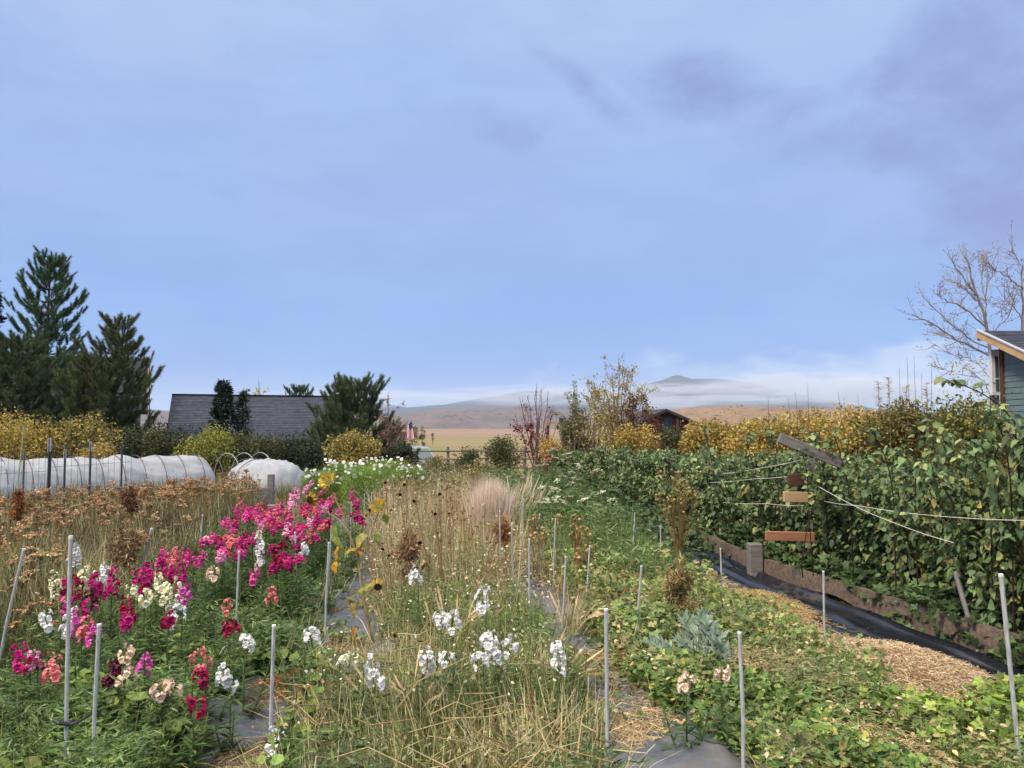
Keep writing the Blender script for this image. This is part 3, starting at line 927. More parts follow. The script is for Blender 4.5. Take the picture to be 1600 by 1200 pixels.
# --- slab boards edging the raspberry bed, with the black plastic falling from their foot
def edge_board(name, label, Y0, Y1, u0, u1, top0, top1, bot0, bot1, seed, loc_mat=W_SLAB):
    n = 44
    ts = np.linspace(0, 1, n + 1); V = []
    th = .055
    for t in ts:
        Yv = Y0 + (Y1 - Y0) * t; u = u0 + (u1 - u0) * t
        zt = top0 + (top1 - top0) * t + .006 * math.sin(7 * t + seed)
        wav = .030 * math.sin(9 * t + seed) + .022 * math.sin(23 * t + 2 * seed) + .010 * math.sin(51 * t)
        zb = bot0 + (bot1 - bot0) * t + wav
        x = ux(u, Yv)
        V += [(x, Yv, zt), (x - .004, Yv, (zt + zb) / 2), (x + .004 * math.sin(31 * t), Yv, zb), (x + th, Yv, zb + .01), (x + th, Yv, zt)]
    V = np.array(V); c0 = V.mean(0); c0[2] = 0
    f = []
    for i in range(n):
        for j in range(5):
            a, b = i * 5 + j, i * 5 + (j + 1) % 5
            f += [(a, b, b + 5), (a, b + 5, a + 5)]
    for e in (0, n * 5): f += [(e, e + 1, e + 2), (e, e + 2, e + 3), (e, e + 3, e + 4)]
    o = build(name, Geo().add(V - c0, f, (1, 1, 1)), loc_mat, loc=tuple(c0))
    return tag(o, label, 'board', 'slab boards edging the raspberry bed')
edge_board('edging_board', 'thick rough slab board with wavy edge along the raspberry bed', 3.0, 8.95, 4.47, 4.22, .38, .27, .14, .08, 1.0)
edge_board('edging_board', 'short dark edging board beyond the grey stump post', 9.15, 11.6, 4.20, 4.35, .28, .30, .06, .10, 2.2)
g = Geo(); box(g, (0, 0, .21), (.16, .13, .46), bev=.012); box(g, (.05, .11, .14), (.13, .07, .34), bev=.01)
pp = ux(4.16, 9.05)
tag(build('edging_post', g, W_GREY, loc=(pp, 9.05, 0)), 'squat grey split post between two edging boards', 'post')
# plastic skirt: folded strip rising to the boards
g = Geo(); n = 160; V = []
for i in range(n + 1):
    Yv = 3.6 + 9.5 * i / n
    row = []
    for j, s in enumerate(np.linspace(0, 1, 15)):
        u = 3.72 + (.62 - .02 * (Yv - 4)) * s
        fold = .035 * math.sin(15 * s + .6 * math.sin(Yv * 1.3)) * (1 - .5 * s) + .02 * math.sin(31 * s + Yv * .7)
        z = .045 + .07 * s ** 2 + fold + .008 * math.sin(Yv * 6 + 4 * s)
        row.append((ux(u, Yv), Yv, z))
    V.append(row)
V = np.array(V); nn = 15
i, j = np.meshgrid(np.arange(nn - 1), np.arange(n)); a = (j * nn + i).ravel()
f = np.concatenate([np.stack([a, a + 1, a + nn + 1], -1), np.stack([a, a + nn + 1, a + nn], -1)])
tag(build('plastic_mulch', Geo().add(V.reshape(-1, 3), f, (1, 1, 1)), PLASTIC, smooth=True), 'black plastic sheet folded along the foot of the edging boards', 'plastic sheet')

# --- raspberry trellis: post, cross boards and twine
def yrow(px, u): return u / ((px - 800) / F + .149)        # depth at which a photo column meets garden line u
Yp = yrow(1268, 4.66)
tp = at(1268, 800, Yp)
root = thing('trellis_post', 'wooden trellis post with staggered cross boards inside the raspberry row', 'trellis', (tp[0], Yp, 0))
ztp = at(1268, 712, Yp)[2]
g = Geo(); box(g, (0, .0, ztp / 2), (.085, .085, ztp), bev=.006); build('post', g, W_GREY, root)
def crossbar(p0, p1, u, hpx, mat, th=.045, nm='cross_board'):
    Y = yrow((p0[0] + p1[0]) / 2, u)
    a, b = at(*p0, Y), at(*p1, Y)
    d = b - a; L = np.linalg.norm(d); c = (a + b) / 2 - np.array([tp[0], Yp, 0]); hgt = hpx / F * Y
    ang = math.atan2(-d[2], d[0])
    g = Geo(); box(g, (0, 0, 0), (L, th, hgt), bev=.004)
    o = build(nm, g, mat, root, loc=tuple(c)); o.rotation_euler = (0, ang, 0)
    for sx in (.40, .46):
        g = Geo(); tube(g, [(L * (sx - .05), -th / 2 - .003, hgt * .2 * (1 if sx < .43 else -1)), (L * (sx - .05), -th / 2 + .01, hgt * .2 * (1 if sx < .43 else -1))], .006, (1, 1, 1), 8); build('nail', g, METAL_DK, o)
    return o
crossbar((1217, 684), (1314, 724), 4.12, 16, W_GREY)
crossbar((1231, 750), (1277, 748), 4.18, 18, W_TRIM)
crossbar((1224, 776), (1270, 777), 4.14, 16, W_TAN)
crossbar((1196, 837), (1272, 839), 4.10, 14, W_RED)
Yq = yrow(1272, 5.15); pq = at(1272, 673, Yq)
root2 = thing('trellis_post', 'dark trellis post top poking out beyond the tilted grey board', 'trellis', (pq[0], Yq, 0))
g = Geo(); box(g, (0, 0, pq[2] / 2), (.11, .10, pq[2]), bev=.006); build('post', g, W_TRIM, root2)
def twine(name, label, pix, r=.0026, u=4.17):
    P = np.array([at(x, y, yrow(x, u)) for x, y in pix]); q = []
    for a, b in zip(P[:-1], P[1:]):
        for t in np.linspace(0, 1, 9)[:-1]:
            p = a + (b - a) * t; p[2] -= .008 * math.sin(math.pi * t); q.append(p)
    q.append(P[-1]); q = np.array(q); c = q[0].copy()
    g = Geo(); tube(g, q - c, r, (1, 1, 1), 5)
    return tag(build(name, g, WIRE_W, loc=tuple(c)), label, 'twine', 'twine lines along the raspberry row')
twine('twine', 'white twine slanting down from the dark cross board to the near raspberries', [(1253, 744), (1326, 786), (1400, 818), (1490, 848)])
twine('twine', 'pale twine running back from the dark cross board into the hedge', [(1252, 742), (1180, 748), (1110, 754)])
twine('twine', 'short upper twine below the tilted grey board', [(1255, 718), (1184, 732), (1130, 740)])
twine('twine', 'level white twine low in the near raspberry leaves', [(1288, 783), (1340, 790), (1460, 806), (1640, 814)], u=4.24)
twine('twine', 'lower pale twine behind the tan cross board', [(1256, 790), (1200, 787), (1130, 785)])
pw0, pw1 = at(1492, 893, 5.0), at(1513, 965, 4.9)
g = Geo(); tube(g, [(0, 0, 0), pw0 - pw1], .014, (1, 1, 1), 6)
tag(build('wooden_stake', g, W_GREY, loc=tuple(pw1)), 'leaning grey wooden stake among the near raspberry leaves', 'stake')

# --- low hoop tunnels with white row cover
def tunnel(label, A, B, rad, h, c0, c1, hoop_ts, seed, name='hoop_tunnel', mat=ROW_COVER, closed=True):
    """c0..c1: part of the axis A-B under cover"""
    A, B = np.array(A, float), np.array(B, float)
    ax = unit((B - A)[None])[0]; side = np.array([ax[1], -ax[0], 0])
    L = np.linalg.norm(B - A)
    root = thing(name, label, 'hoop tunnel', tuple(A))
    def ring(s, sc, m=22):
        a = np.linspace(0, math.pi, m)
        return A * 0 + ax * s + side[None] * (rad * sc * np.cos(a))[:, None] + np.array([0, 0, 1.])[None] * (h * sc * np.sin(a) ** .85)[:, None]
    ns = 70; m = 40; V = []
    for i in range(ns + 1):
        t = i / ns; s = (c0 + (c1 - c0) * t) * L
        e = min(t, 1 - t) * L * (c1 - c0)
        sc = 1.0
        if closed: sc = .35 + .65 * min(1, e / .30) ** .5 if e < .30 else 1.0
        sag = 1 + .035 * math.sin(t * L * (c1 - c0) * 2 * math.pi / .9 + seed) + .02 * math.sin(t * 37 + seed)
        rg = ring(s, sc * sag, m)
        a = np.linspace(0, math.pi, m)
        wr = .022 * np.sin(a * 9 + 6 * math.sin(t * 9 + seed) + t * 30) + .014 * np.sin(a * 23 + t * 50 + seed)
        rg = rg + side[None] * (wr * np.cos(a))[:, None] + np.array([0, 0, 1.])[None] * (wr * np.sin(a))[:, None]
        V.append(rg)
    V = np.array(V)
    i, j = np.meshgrid(np.arange(m - 1), np.arange(ns)); a = (j * m + i).ravel()
    f = np.concatenate([np.stack([a, a + 1, a + m + 1], -1), np.stack([a, a + m + 1, a + m], -1)])
    g = Geo().add(V.reshape(-1, 3), f, (1, 1, 1))
    for e in (0, ns):
        cidx = g.n; cen = V[e].mean(0)
        g.add(np.vstack([V[e], cen[None]]), [(k, k + 1, m) for k in range(m - 1)], (1, 1, 1))
    build('cover', g, mat, root, smooth=True)
    for t in hoop_ts:
        g = Geo(); tube(g, ring(t * L, 1.055, 26), .011, (1, 1, 1), 5); build('hoop', g, METAL_DK if t < .85 else METAL_LT, root)
    return root
zt_ = lambda Y: float(T(0, Y))
A1 = np.array([-14.0, 16.2, 0.0])
B1 = np.array([-7.45, 23.0, -.05])
tunnel('long hoop tunnel with white row cover bunched back from its last hoops', A1, B1, .85, 1.0, .0, .84, list(np.linspace(.30, 1.0, 14)), 1.0)
A2 = at(384, 760, 22.4); A2[2] = -.08
B2 = at(452, 770, 19.6); B2[2] = -.02
tunnel('short rounded hoop tunnel closed under wrinkled clear plastic', A2, B2, .72, .90, .0, 1.0, [.12, .35], 2.3)

# --- wire trellis with steel posts on the left
root = thing('wire_trellis', 'wire mesh trellis on dark steel posts in front of the long tunnel', 'trellis', (*at(100, 740, 15.5)[:2], 0))
base = np.array(root.location)
for (px, pyt, Y, r_, mt, tp_) in [(38, 704, 14.2, .024, W_GREY, .03), (78, 686, 15.0, .034, METAL_DK, .25), (102, 703, 15.6, .026, METAL_DK, .18), (142, 691, 16.6, .028, METAL_DK, .20), (191, 697, 17.4, .024, METAL_DK, .0)]:
    p = at(px, pyt, Y)
    g = Geo(); box(g, (0, 0, p[2] / 2), (r_ * 1.5, r_ * .6, p[2])); box(g, (0, -r_ * .5, p[2] / 2), (r_ * .5, r_ * .9, p[2]))
    o = build('post', g, mt, root, loc=tuple(np.array([p[0], p[1], 0]) - base))
    if tp_ > .05:
        g = Geo(); box(g, (0, -.004, p[2] - tp_ / 2 + .01), (r_ * 1.7, r_ * 1.1, tp_)); build('post_cap', g, METAL_LT, o)
def wires(x0, x1, Y0, Y1, zs, nv, ztop):
    g = Geo()
    a, b = at(x0, 700, Y0), at(x1, 700, Y1)
    for z in zs:
        tube(g, [(a[0] - base[0], a[1] - base[1], z), (b[0] - base[0], b[1] - base[1], z - .02)], .0035, (1, 1, 1), 4)
    for t in np.linspace(0, 1, nv):
        p = a + (b - a) * t - base
        j = rng.normal() * .01
        tube(g, [(p[0], p[1], .1), (p[0] + j, p[1], ztop)], .0035, (1, 1, 1), 4)
    return g
build('wire_mesh', wires(-40, 80, 13.2, 15.0, [.25, .55, .95, 1.3], 13, 1.32), METAL_DK, root)
build('wire_mesh', wires(80, 205, 15.0, 17.6, [.25, .6, 1.0, 1.38], 14, 1.4), METAL_DK, root)
p = at(37, 665, 13.5)
g = Geo(); tube(g, [(0, 0, 0), (-.01, 0, .9), (.06, 0, p[2])], .012, (1, 1, 1), 5)
tag(build('bamboo_cane', g, leafmat('cane', .6, .3, 0), loc=(p[0] - .05, 13.5, 0)), 'thin pale green cane standing above the wire trellis', 'cane').color = (.30, .36, .22, 1)

# --- raised bed end with post beside the tunnel
p = at(423, 785, 14.5)
tag(build('wooden_post', box(Geo(), (0, 0, .41), (.11, .10, at(420, 752, 14.5)[2] - 0), bev=.006), W_GREY, loc=(p[0], p[1], -.0 + .1)), 'short grey wooden post in front of the rounded tunnel', 'post')
p = at(408, 790, 15.0)
root = thing('raised_bed', 'pale weathered board bed end beside the grey post', 'raised bed', (p[0], p[1], 0))
zt = at(408, 760, 15.0)[2]
for k in range(3):
    g = Geo(); box(g, (0, .02 * (k % 2), zt - .11 - k * .19), (.42, .05, .17), bev=.006); o = build('board', g, W_GREY, root); o.color = (1, 1, 1, 1)
p = at(430, 792, 13.0)
g = Geo(); box(g, (0, 0, p[2] - .03), (.24, .2, .13), bev=.01); box(g, (0, 0, p[2] / 2 - .05), (.09, .09, p[2] - .12))
tag(build('birdbox', g, W_GREY, loc=(p[0], p[1], 0)), 'grey box on a post rising behind the magenta snapdragons', 'box')

# ================================================================== STAKES
def stake(px, py, bx, by, Y, label, r=.0095, mat=None, grp='thin grey stakes standing in the flower beds'):
    top = at(px, py, Y)
    # foot: straight below, leaning as the photograph shows
    lean = ((bx - px) / (by - py)) if by > py else 0
    foot_x = top[0] + lean * (top[2] + .05) * 1.0
    o = thing('garden_stake', label, 'stake', (foot_x, Y, 0), group=grp)
    r = r * .82
    g = Geo(); v = np.array([top[0] - foot_x, rng.normal() * .02, top[2]])
    tube(g, [(0, 0, -.05), v * .5 + np.array([rng.normal() * .005, rng.normal() * .005, 0]), v], r, (1, 1, 1), 8)
    build('rod', g, mat or STAKE, o)
    g = Geo(); tube(g, [v * .992, v * 1.004], r * 1.12, (1, 1, 1), 8); build('end_cap', g, STAKE_WHITE, o)
    return o
ST = [
 (38, 858, 12, 1005, 5.2, 'leaning grey stake left of the white snapdragons, in the dark grass', .011),
 (114, 838, 115, 1240, 3.75, 'tallest near stake, with a black tie around its lower part', .0115),
 (157, 975, 154, 1230, 3.75, 'near stake just right of the stake with the black tie', .0115),
 (237, 826, 222, 892, 7.4, 'leaning split stake behind the magenta snapdragons', .013),
 (316, 805, 313, 862, 9.0, 'small stake under a flat yarrow head at the bed edge', .010),
 (373, 862, 368, 1060, 5.7, 'grey stake right of the coral snapdragons, over pale vines', .0095),
 (431, 975, 425, 1240, 3.75, 'near stake on the littered cloth path beside a white snapdragon', .011),
 (461, 832, 470, 975, 7.2, 'grey stake at the end of the magenta snapdragon drift', .0105),
 (514, 848, 510, 1045, 5.9, 'grey stake beside the orange withered sunflower leaves', .010),
 (518, 822, 516, 890, 7.9, 'thin stake just behind the one by the orange leaves', .008),
 (549, 785, 549, 840, 10.2, 'short stake in front of the far pink snapdragons', .009),
 (570, 772, 569, 815, 11.5, 'first of two small stakes below the white cosmos', .008),
 (580, 770, 580, 800, 12.0, 'second of two small stakes below the white cosmos', .008),
 (617, 787, 616, 822, 11.0, 'slim stake right of the yellow drooping sunflower', .0085),
 (599, 820, 598, 850, 9.2, 'short stake right behind the yellow drooping sunflower', .009),
 (781, 798, 782, 862, 8.2, 'far stake by the rusty tuft at the pink grass', .0085),
 (800, 818, 801, 884, 7.6, 'stake at the head of the middle cloth path', .0085),
 (827, 842, 829, 958, 6.6, 'stake standing before the bare patch of grey cloth', .0095),
 (818, 780, 816, 834, 10.0, 'slim stake in front of the white umbel flowers', .0085),
 (843, 803, 841, 842, 8.9, 'small stake among the beige seed pods, behind the others', .0085),
 (868, 810, 865, 902, 8.3, 'stake just left of the beige seed pod stalks', .0095),
 (884, 870, 877, 988, 6.4, 'leaning stake at the right edge of the grey cloth patch', .010),
 (922, 853, 916, 948, 7.2, 'leaning stake right of the beige seed pod stalks', .0095),
 (993, 802, 989, 852, 9.8, 'leaning stake in shade at the foot of the raspberries', .0095),
 (1032, 822, 1032, 862, 9.2, 'upright stake by black plastic under the cream pod plant', .0095),
 (1002, 884, 995, 1008, 6.0, 'stake in the browned plants left of the silvery cardoon', .010),
 (947, 952, 948, 1240, 3.75, 'near stake in front of the reddish litter by the cloth', .0115),
 (1126, 857, 1126, 935, 7.8, 'stake in front of the squat grey split post', .0095),
 (1157, 990, 1157, 1240, 3.75, 'near stake rising out of round leaves before the cardoon', .0115),
 (1287, 893, 1287, 1042, 5.9, 'stake in front of the wavy slab board', .0105),
 (1560, 897, 1587, 1240, 3.75, 'tilted near stake standing in bright leaves by the board end', .0125),
]
for (a, b, c, d_, Y, lab, r_) in ST:
    o = stake(a, b, c, d_, Y, lab, r_)
    if 'black tie' in lab: TIED = o
# black tie on the tall near stake: two splayed ends and a knot
tz = at(115, 1128, 3.75)
o = thing('plastic_tie', 'black plastic tie knotted around the tall near stake', 'tie', tuple(tz))
g = Geo(); tube(g, [(-.085, -.02, .018), (-.05, -.03, .006), (0, -.018, -.004)], [.008, .010, .009], (1, 1, 1), 6); build('tie_end', g, TIE, o)
g = Geo(); tube(g, [(0, -.018, -.004), (.05, -.02, .018), (.10, .02, .05)], [.009, .007, .006], (1, 1, 1), 6); build('tie_end', g, TIE, o)
g = Geo(); a = np.linspace(0, 2 * math.pi, 14); tube(g, np.stack([.016 * np.cos(a), .016 * np.sin(a), 0 * a], -1), .006, (1, 1, 1), 6); build('knot', g, TIE, o)
# ================================================================== TREES AND SHRUBS BEHIND THE GARDEN
C = lambda *h: [srgb(x) for x in h]
def leaf_crown(g, centers, radii, n, size, cols, tmpl=DIAMOND, var=.22, wts=None, flat=.6, up=.5, squash=1.0):
    """n leaves gathered in clumps; centers (k,3), radii (k,)"""
    k = len(centers)
    w_ = np.asarray(radii) ** 2; w_ = w_ / w_.sum()
    i = rng.choice(k, n, p=w_)
    off = rng.normal(size=(n, 3)); off = unit(off) * (rng.random((n, 1)) ** .45)
    off[:, 2] *= squash
    P = np.asarray(centers)[i] + off * np.asarray(radii)[i][:, None]
    d = unit(off * .8 + rng.normal(size=(n, 3)) * .6 + np.array([0, 0, -.15]))
    nr = unit(rng.normal(size=(n, 3)) * .7 + off * .5 + np.array([0, 0, up]))
    tone = (.78 + .44 * rng.random(k))[i][:, None]         # clump to clump
    col = np.clip(pal(n, cols, var, wts) * tone, .004, .95)
    inst(g, tmpl[0], tmpl[1], P, frames(d, nr), size * (.65 + .7 * rng.random(n)), col)

def twigs(g, base, n, h, spread, r, col, k=5, wob=.06):
    t = np.linspace(0, 1, k)
    az = rng.random(n) * 2 * math.pi; sp = spread * np.sqrt(rng.random(n))
    b = np.asarray(base)[None] + np.stack([np.cos(az), np.sin(az), 0 * az], -1) * (sp * .25)[:, None]
    tip = np.asarray(base)[None] + np.stack([np.cos(az) * sp, np.sin(az) * sp, h * (.7 + .35 * rng.random(n))], -1)
    P = b[:, None] + (tip - b)[:, None] * t[None, :, None]
    P[:, :, :2] += (-(tip - b)[:, None, :2]) * (.25 * np.sin(math.pi * t))[None, :, None]
    P[:, 1:-1] += rng.normal(size=(n, k - 2, 3)) * wob
    curves(g, P, r * (1 - .75 * t), col, 4)
    return P

def shrub(name, label, px0, px1, pytop, Y, cols, n, size, cat='shrub', group=None, zb=None, depth=None, wts=None, bare=0, tmpl=DIAMOND, twc='#4a4034', dome=1.7, trunkless=False, droop=0):
    a, b = at(px0, pytop, Y), at(px1, pytop, Y)
    z0 = float(T(0, Y)) if zb is None else zb
    cx, rx, h = (a[0] + b[0]) / 2, (b[0] - a[0]) / 2, a[2] - z0
    ry = depth or max(.5, rx * .8)
    root = thing(name, label, cat, (cx, Y, z0), 0, group)
    k = max(14, int(rx * ry * h * 16))
    k = min(k, 90)
    u_ = unit(rng.normal(size=(k, 3))); rr = rng.random((k, 1)) ** .4
    cen = u_ * rr
    zz = (cen[:, 2] * .5 + .5) ** (1 / dome)
    cen = np.stack([cen[:, 0] * rx * .9, cen[:, 1] * ry * .82, (.05 + .86 * zz) * h], -1)
    rad = (.13 + .12 * rng.random(k)) * min(h, rx * 2, 2.6) * 1.15
    n = int(n * 2.6)
    g = Geo(); leaf_crown(g, cen, rad, n, size, cols, tmpl, wts=wts)
    # a ragged fringe of shoots above the outline
    ns = max(8, int(rx * 10))
    sx = (rng.random(ns) * 2 - 1) * rx * .85
    hh = h * (.92 + .2 * rng.random(ns)) * np.sqrt(np.clip(1 - (sx / rx) ** 2 * .55, .2, 1))
    for x, z in zip(sx, hh):
        m = 16
        zs = z - rng.random(m) * .35 * h * .5
        leaf_crown(g, np.stack([x + rng.normal(size=m) * .05, rng.normal(size=m) * ry * .3, zs], -1), np.full(m, .07), 22, size * .9, cols, tmpl, wts=wts)
    f = build('foliage', g, LEAF, root)
    g = Geo(); twigs(g, (0, 0, 0), 16 + bare, h * .84, rx * .8, .012 + .004 * h, srgb(twc)); build('stems', g, STEM, root)
    return root

GREENS = C('#3c4a30', '#475536', '#56603c', '#343f2b')
DKGREEN = C('#2f3c2b', '#394730', '#445238', '#28331f')
OLIVE = C('#5e5f36', '#6b6a3e', '#4e5231', '#757044')
YELL = C('#bda856', '#b09a50', '#c9b05c', '#948c4e', '#7f7f46')
YELLO = C('#bc9f56', '#c8aa60', '#a8924e', '#8c864c')
YG = C('#8a8b3a', '#7a8038', '#9c9640', '#5f6a35')

# band of shrubs behind the tunnels
shrub('shrub', 'yellow leaved shrub under the tall pine at the far left', -70, 95, 650, 25.5, YELL, 3000, .085, wts=[.28, .24, .2, .14, .14])
shrub('shrub', 'yellow green shrub behind the steel post with pale cap', 70, 195, 652, 26.0, YELL + GREENS[:2], 2800, .085, group=None)
shrub('shrub', 'small orange yellow shrub just above the long tunnel', 125, 196, 692, 24.0, YELLO, 1000, .075)
shrub('shrub', 'dark green rounded shrub right of the yellow ones behind the tunnel', 160, 312, 662, 28.0, DKGREEN + OLIVE[:1], 3600, .085)
shrub('shrub', 'low pale green shrub below the gap beside the barn roof', 225, 275, 668, 26.5, OLIVE + GREENS, 1200, .08)
shrub('shrub', 'bright yellow green shrub in front of the barn roof end', 288, 372, 668, 26.0, YG, 2200, .08)
shrub('shrub', 'dark olive shrub below the blue green spruce', 355, 440, 674, 27.0, OLIVE + DKGREEN, 2200, .08)
shrub('shrub', 'deep green shrub behind the rounded tunnel', 415, 512, 680, 28.0, DKGREEN, 2800, .08)
shrub('shrub', 'golden shrub in front of the big bushy pine', 515, 600, 676, 24.0, YELL + OLIVE[:2], 2300, .075)
shrub('shrub', 'dark bush hiding the silver car', 594, 660, 690, 24.5, DKGREEN, 2000, .07)
shrub('shrub', 'green bush with pale tips by the rail fence', 706, 752, 702, 23.0, GREENS + OLIVE[:1], 1100, .06)
shrub('shrub', 'olive bush between the rail fence and the bare red tree', 745, 822, 684, 24.0, OLIVE + GREENS[:2], 1700, .065)
shrub('shrub', 'low dry shrub in front of the rail fence', 645, 715, 716, 26.0, OLIVE + C('#8d8258'), 1000, .06)
shrub('shrub', 'orange low shrub at the foot of the bare red tree', 828, 885, 684, 22.5, YELLO + C('#a9683a'), 1100, .06)

# conifers
def pine(name, label, px, pytop, Y, halfw_px, cols, nwh, seed, lean=0.0, full=1.0, low=.12, nl=.17, dens=1.0):
    top = at(px, pytop, Y); z0 = float(T(0, Y)); h = top[2] - z0
    hw = 1.12 * halfw_px / F * Y
    root = thing(name, label, 'tree', (top[0], Y, z0))
    g = Geo()
    tz = np.linspace(0, 1, 10)
    tp = np.stack([lean * tz * 0 + .05 * np.sin(tz * 5 + seed), .05 * np.cos(tz * 4 + seed), tz * h], -1); tp[:, 0] -= tp[-1, 0]
    tr = .012 * h * (1 - .88 * tz) + .012
    tube(g, tp, tr, srgb('#4b3a30'), 7)
    tips, dirs = [], []
    limbs = []
    for wI in range(nwh):
        t = low + (1 - low) * (wI / nwh) ** .85
        z = t * h
        reach = hw * full * (1 - ((t - low) / (1 - low))) ** .62 * (.75 + .45 * rng.random()) + .02 * h
        nb = rng.integers(6, 9)
        a0 = rng.random() * 6.28
        for b in range(nb):
            a = a0 + b * 6.28 / nb + rng.normal() * .25
            Lr_ = reach * (.65 + .5 * rng.random())
            s = np.linspace(0, 1, 6)
            rise = Lr_ * (.35 + .45 * t)
            hx = np.stack([np.cos(a) * Lr_ * s, np.sin(a) * Lr_ * s, z + rise * s ** 2.0 - .08 * Lr_ * np.sin(math.pi * s)], -1)
            hx[:, :2] += np.interp(z / h, tz, tp[:, 0]) * np.array([1, 0])
            limbs.append(hx)
            dd = unit((hx[-1] - hx[-2])[None])[0]
            tips.append(hx[-1]); dirs.append(unit((dd + np.array([0, 0, .9]))[None])[0])
            ns = max(4, int(Lr_ / .16))
            for q in range(ns):
                s_ = .3 + .7 * rng.random(); p = np.array([np.interp(s_, s, hx[:, m]) for m in range(3)])
                sd = unit((np.array([np.cos(a), np.sin(a), 0]) * .6 + np.array([-np.sin(a), np.cos(a), 0]) * rng.choice([-1, 1]) * (.5 + .5 * rng.random()) + np.array([0, 0, .5]))[None])[0]
                e = p + sd * (.14 + .22 * rng.random())
                limbs.append(np.array([p + (e - p) * v for v in np.linspace(0, 1, 6)]))
                tips.append(e); dirs.append(unit((sd + np.array([0, 0, .7]))[None])[0])
    tips.append(np.array([0, 0, h - .1])); dirs.append(np.array([0, 0, 1.]))
    limbs = np.array(limbs)
    curves(g, limbs, np.linspace(.022, .006, 6) * (.6 + .06 * h), srgb('#3d3028'), 4)
    build('trunk', g, STEM, root)
    # bottle-brush shoots of long needles
    tips, dirs = np.array(tips), np.array(dirs)
    m = len(tips); nn = int(190 * dens)
    i = np.repeat(np.arange(m), nn)
    s = rng.random(m * nn)
    sl = (.34 + .26 * rng.random(m))[i] * (1.0)
    P = tips[i] + dirs[i] * ((s - .75) * sl)[:, None]
    rd = unit(rng.normal(size=(m * nn, 3)))
    d = unit(rd + dirs[i] * (1.0 + .7 * s)[:, None])
    col = np.clip(pal(m * nn, cols, .2) * (.75 + .5 * rng.random(m))[i][:, None], .004, 1)
    g = Geo()
    inst(g, NEEDLE[0] * np.array([2.0, 1, 1]), NEEDLE[1], P, frames(d, rng.normal(size=d.shape)), nl * (.7 + .5 * rng.random(m * nn)), col)
    build('crown', g, LEAF, root)
    return root
PINE = C('#446248', '#50704e', '#607c54', '#3c5644')
PINE2 = C('#5c6c48', '#6a764e', '#506242', '#747650')
pine('pine_tree', 'tallest pine with open upswept branches at the left', 80, 396, 33.0, 78, PINE, 15, 1, full=.95, low=.08)
pine('pine_tree', 'shorter pine leaning over the dark house gable', 186, 494, 31.0, 75, PINE2, 11, 2, full=.95, low=.06)
pine('pine_tree', 'bushy olive pine in front of the right end of the barn', 553, 598, 31.0, 82, PINE2 + PINE[:2], 11, 3, full=1.0, low=.06, dens=1.2)
pine('pine_tree', 'dense green pine filling the space under the tallest pine', 28, 528, 29.5, 82, PINE + PINE2, 12, 4, full=1.0, low=.04, dens=1.2)
pine('pine_tree', 'olive pine between the tallest pine and the shorter one', 140, 560, 30.0, 70, PINE2, 9, 6, full=1.0, low=.04, dens=1.2)
pine('pine_tree', 'tip of a distant pine above the barn ridge', 468, 603, 58.0, 36, PINE, 10, 5, full=.9)

def spruce(label, px, pytop, Y, halfw_px, cols, n, size, seed, tips_up=.25, name='spruce_tree'):
    top = at(px, pytop, Y); z0 = float(T(0, Y)); h = top[2] - z0; hw = halfw_px / F * Y
    root = thing(name, label, 'tree', (top[0], Y, z0))
    g = Geo(); tube(g, [(0, 0, 0), (.02, 0, h * .5), (0, 0, h * .98)], [.02 * h, .012 * h, .006], srgb('#43362d'), 7)
    nb = 150; t = rng.random(nb) ** .8; a = rng.random(nb) * 6.28
    Lr_ = hw * (1 - t) ** .8 * (.7 + .5 * rng.random(nb)) + .06
    s = np.linspace(0, 1, 6)
    L = np.stack([np.cos(a)[:, None] * Lr_[:, None] * s, np.sin(a)[:, None] * Lr_[:, None] * s, (t * h * .95)[:, None] + (Lr_[:, None] * (tips_up * s ** 2 - .15 * s))], -1)
    curves(g, L, np.linspace(.016, .004, 6), srgb('#3f342c'), 4); build('trunk', g, STEM, root)
    i = rng.integers(0, nb, n); u_ = rng.random(n) ** .6
    P = np.stack([np.take_along_axis(L[i, :, m], (np.clip((u_ * 5).astype(int), 0, 4))[:, None], 1)[:, 0] + (u_ * 5 % 1) * 0 for m in range(3)], -1)
    nx = np.stack([np.take_along_axis(L[i, :, m], (np.clip((u_ * 5).astype(int) + 1, 0, 5))[:, None], 1)[:, 0] for m in range(3)], -1)
    P = P + (nx - P) * (u_ * 5 % 1)[:, None] + rng.normal(size=(n, 3)) * .05
    out = np.stack([np.cos(a[i]), np.sin(a[i]), 0 * a[i] + .15], -1)
    d = unit(out + rng.normal(size=(n, 3)) * .55)
    g = Geo(); inst(g, DIAMOND[0] * np.array([.8, 1, 1]), DIAMOND[1], P, frames(d, rng.normal(size=d.shape) * .5 + np.array([0, 0, 1])), size * (.6 + .8 * rng.random(n)), np.clip(pal(n, cols, .2) * (.75 + .5 * rng.random(nb))[i][:, None], .004, 1))
    build('crown', g, LEAF, root)
spruce('dark blue green spruce standing before the slate barn roof', 350, 588, 29.0, 42, C('#22372f', '#2b4237', '#1d3028', '#33493a'), 6500, .13, 1)
spruce('second smaller spruce top right beside the dark spruce', 380, 604, 29.6, 24, C('#2b4237', '#33493a', '#3d5340'), 2200, .11, 2)
spruce('tall dark spruce cut off by the left edge', -14, 408, 36.0, 55, C('#22302c', '#2b3b34', '#1c2826'), 8000, .20, 3, -.2)

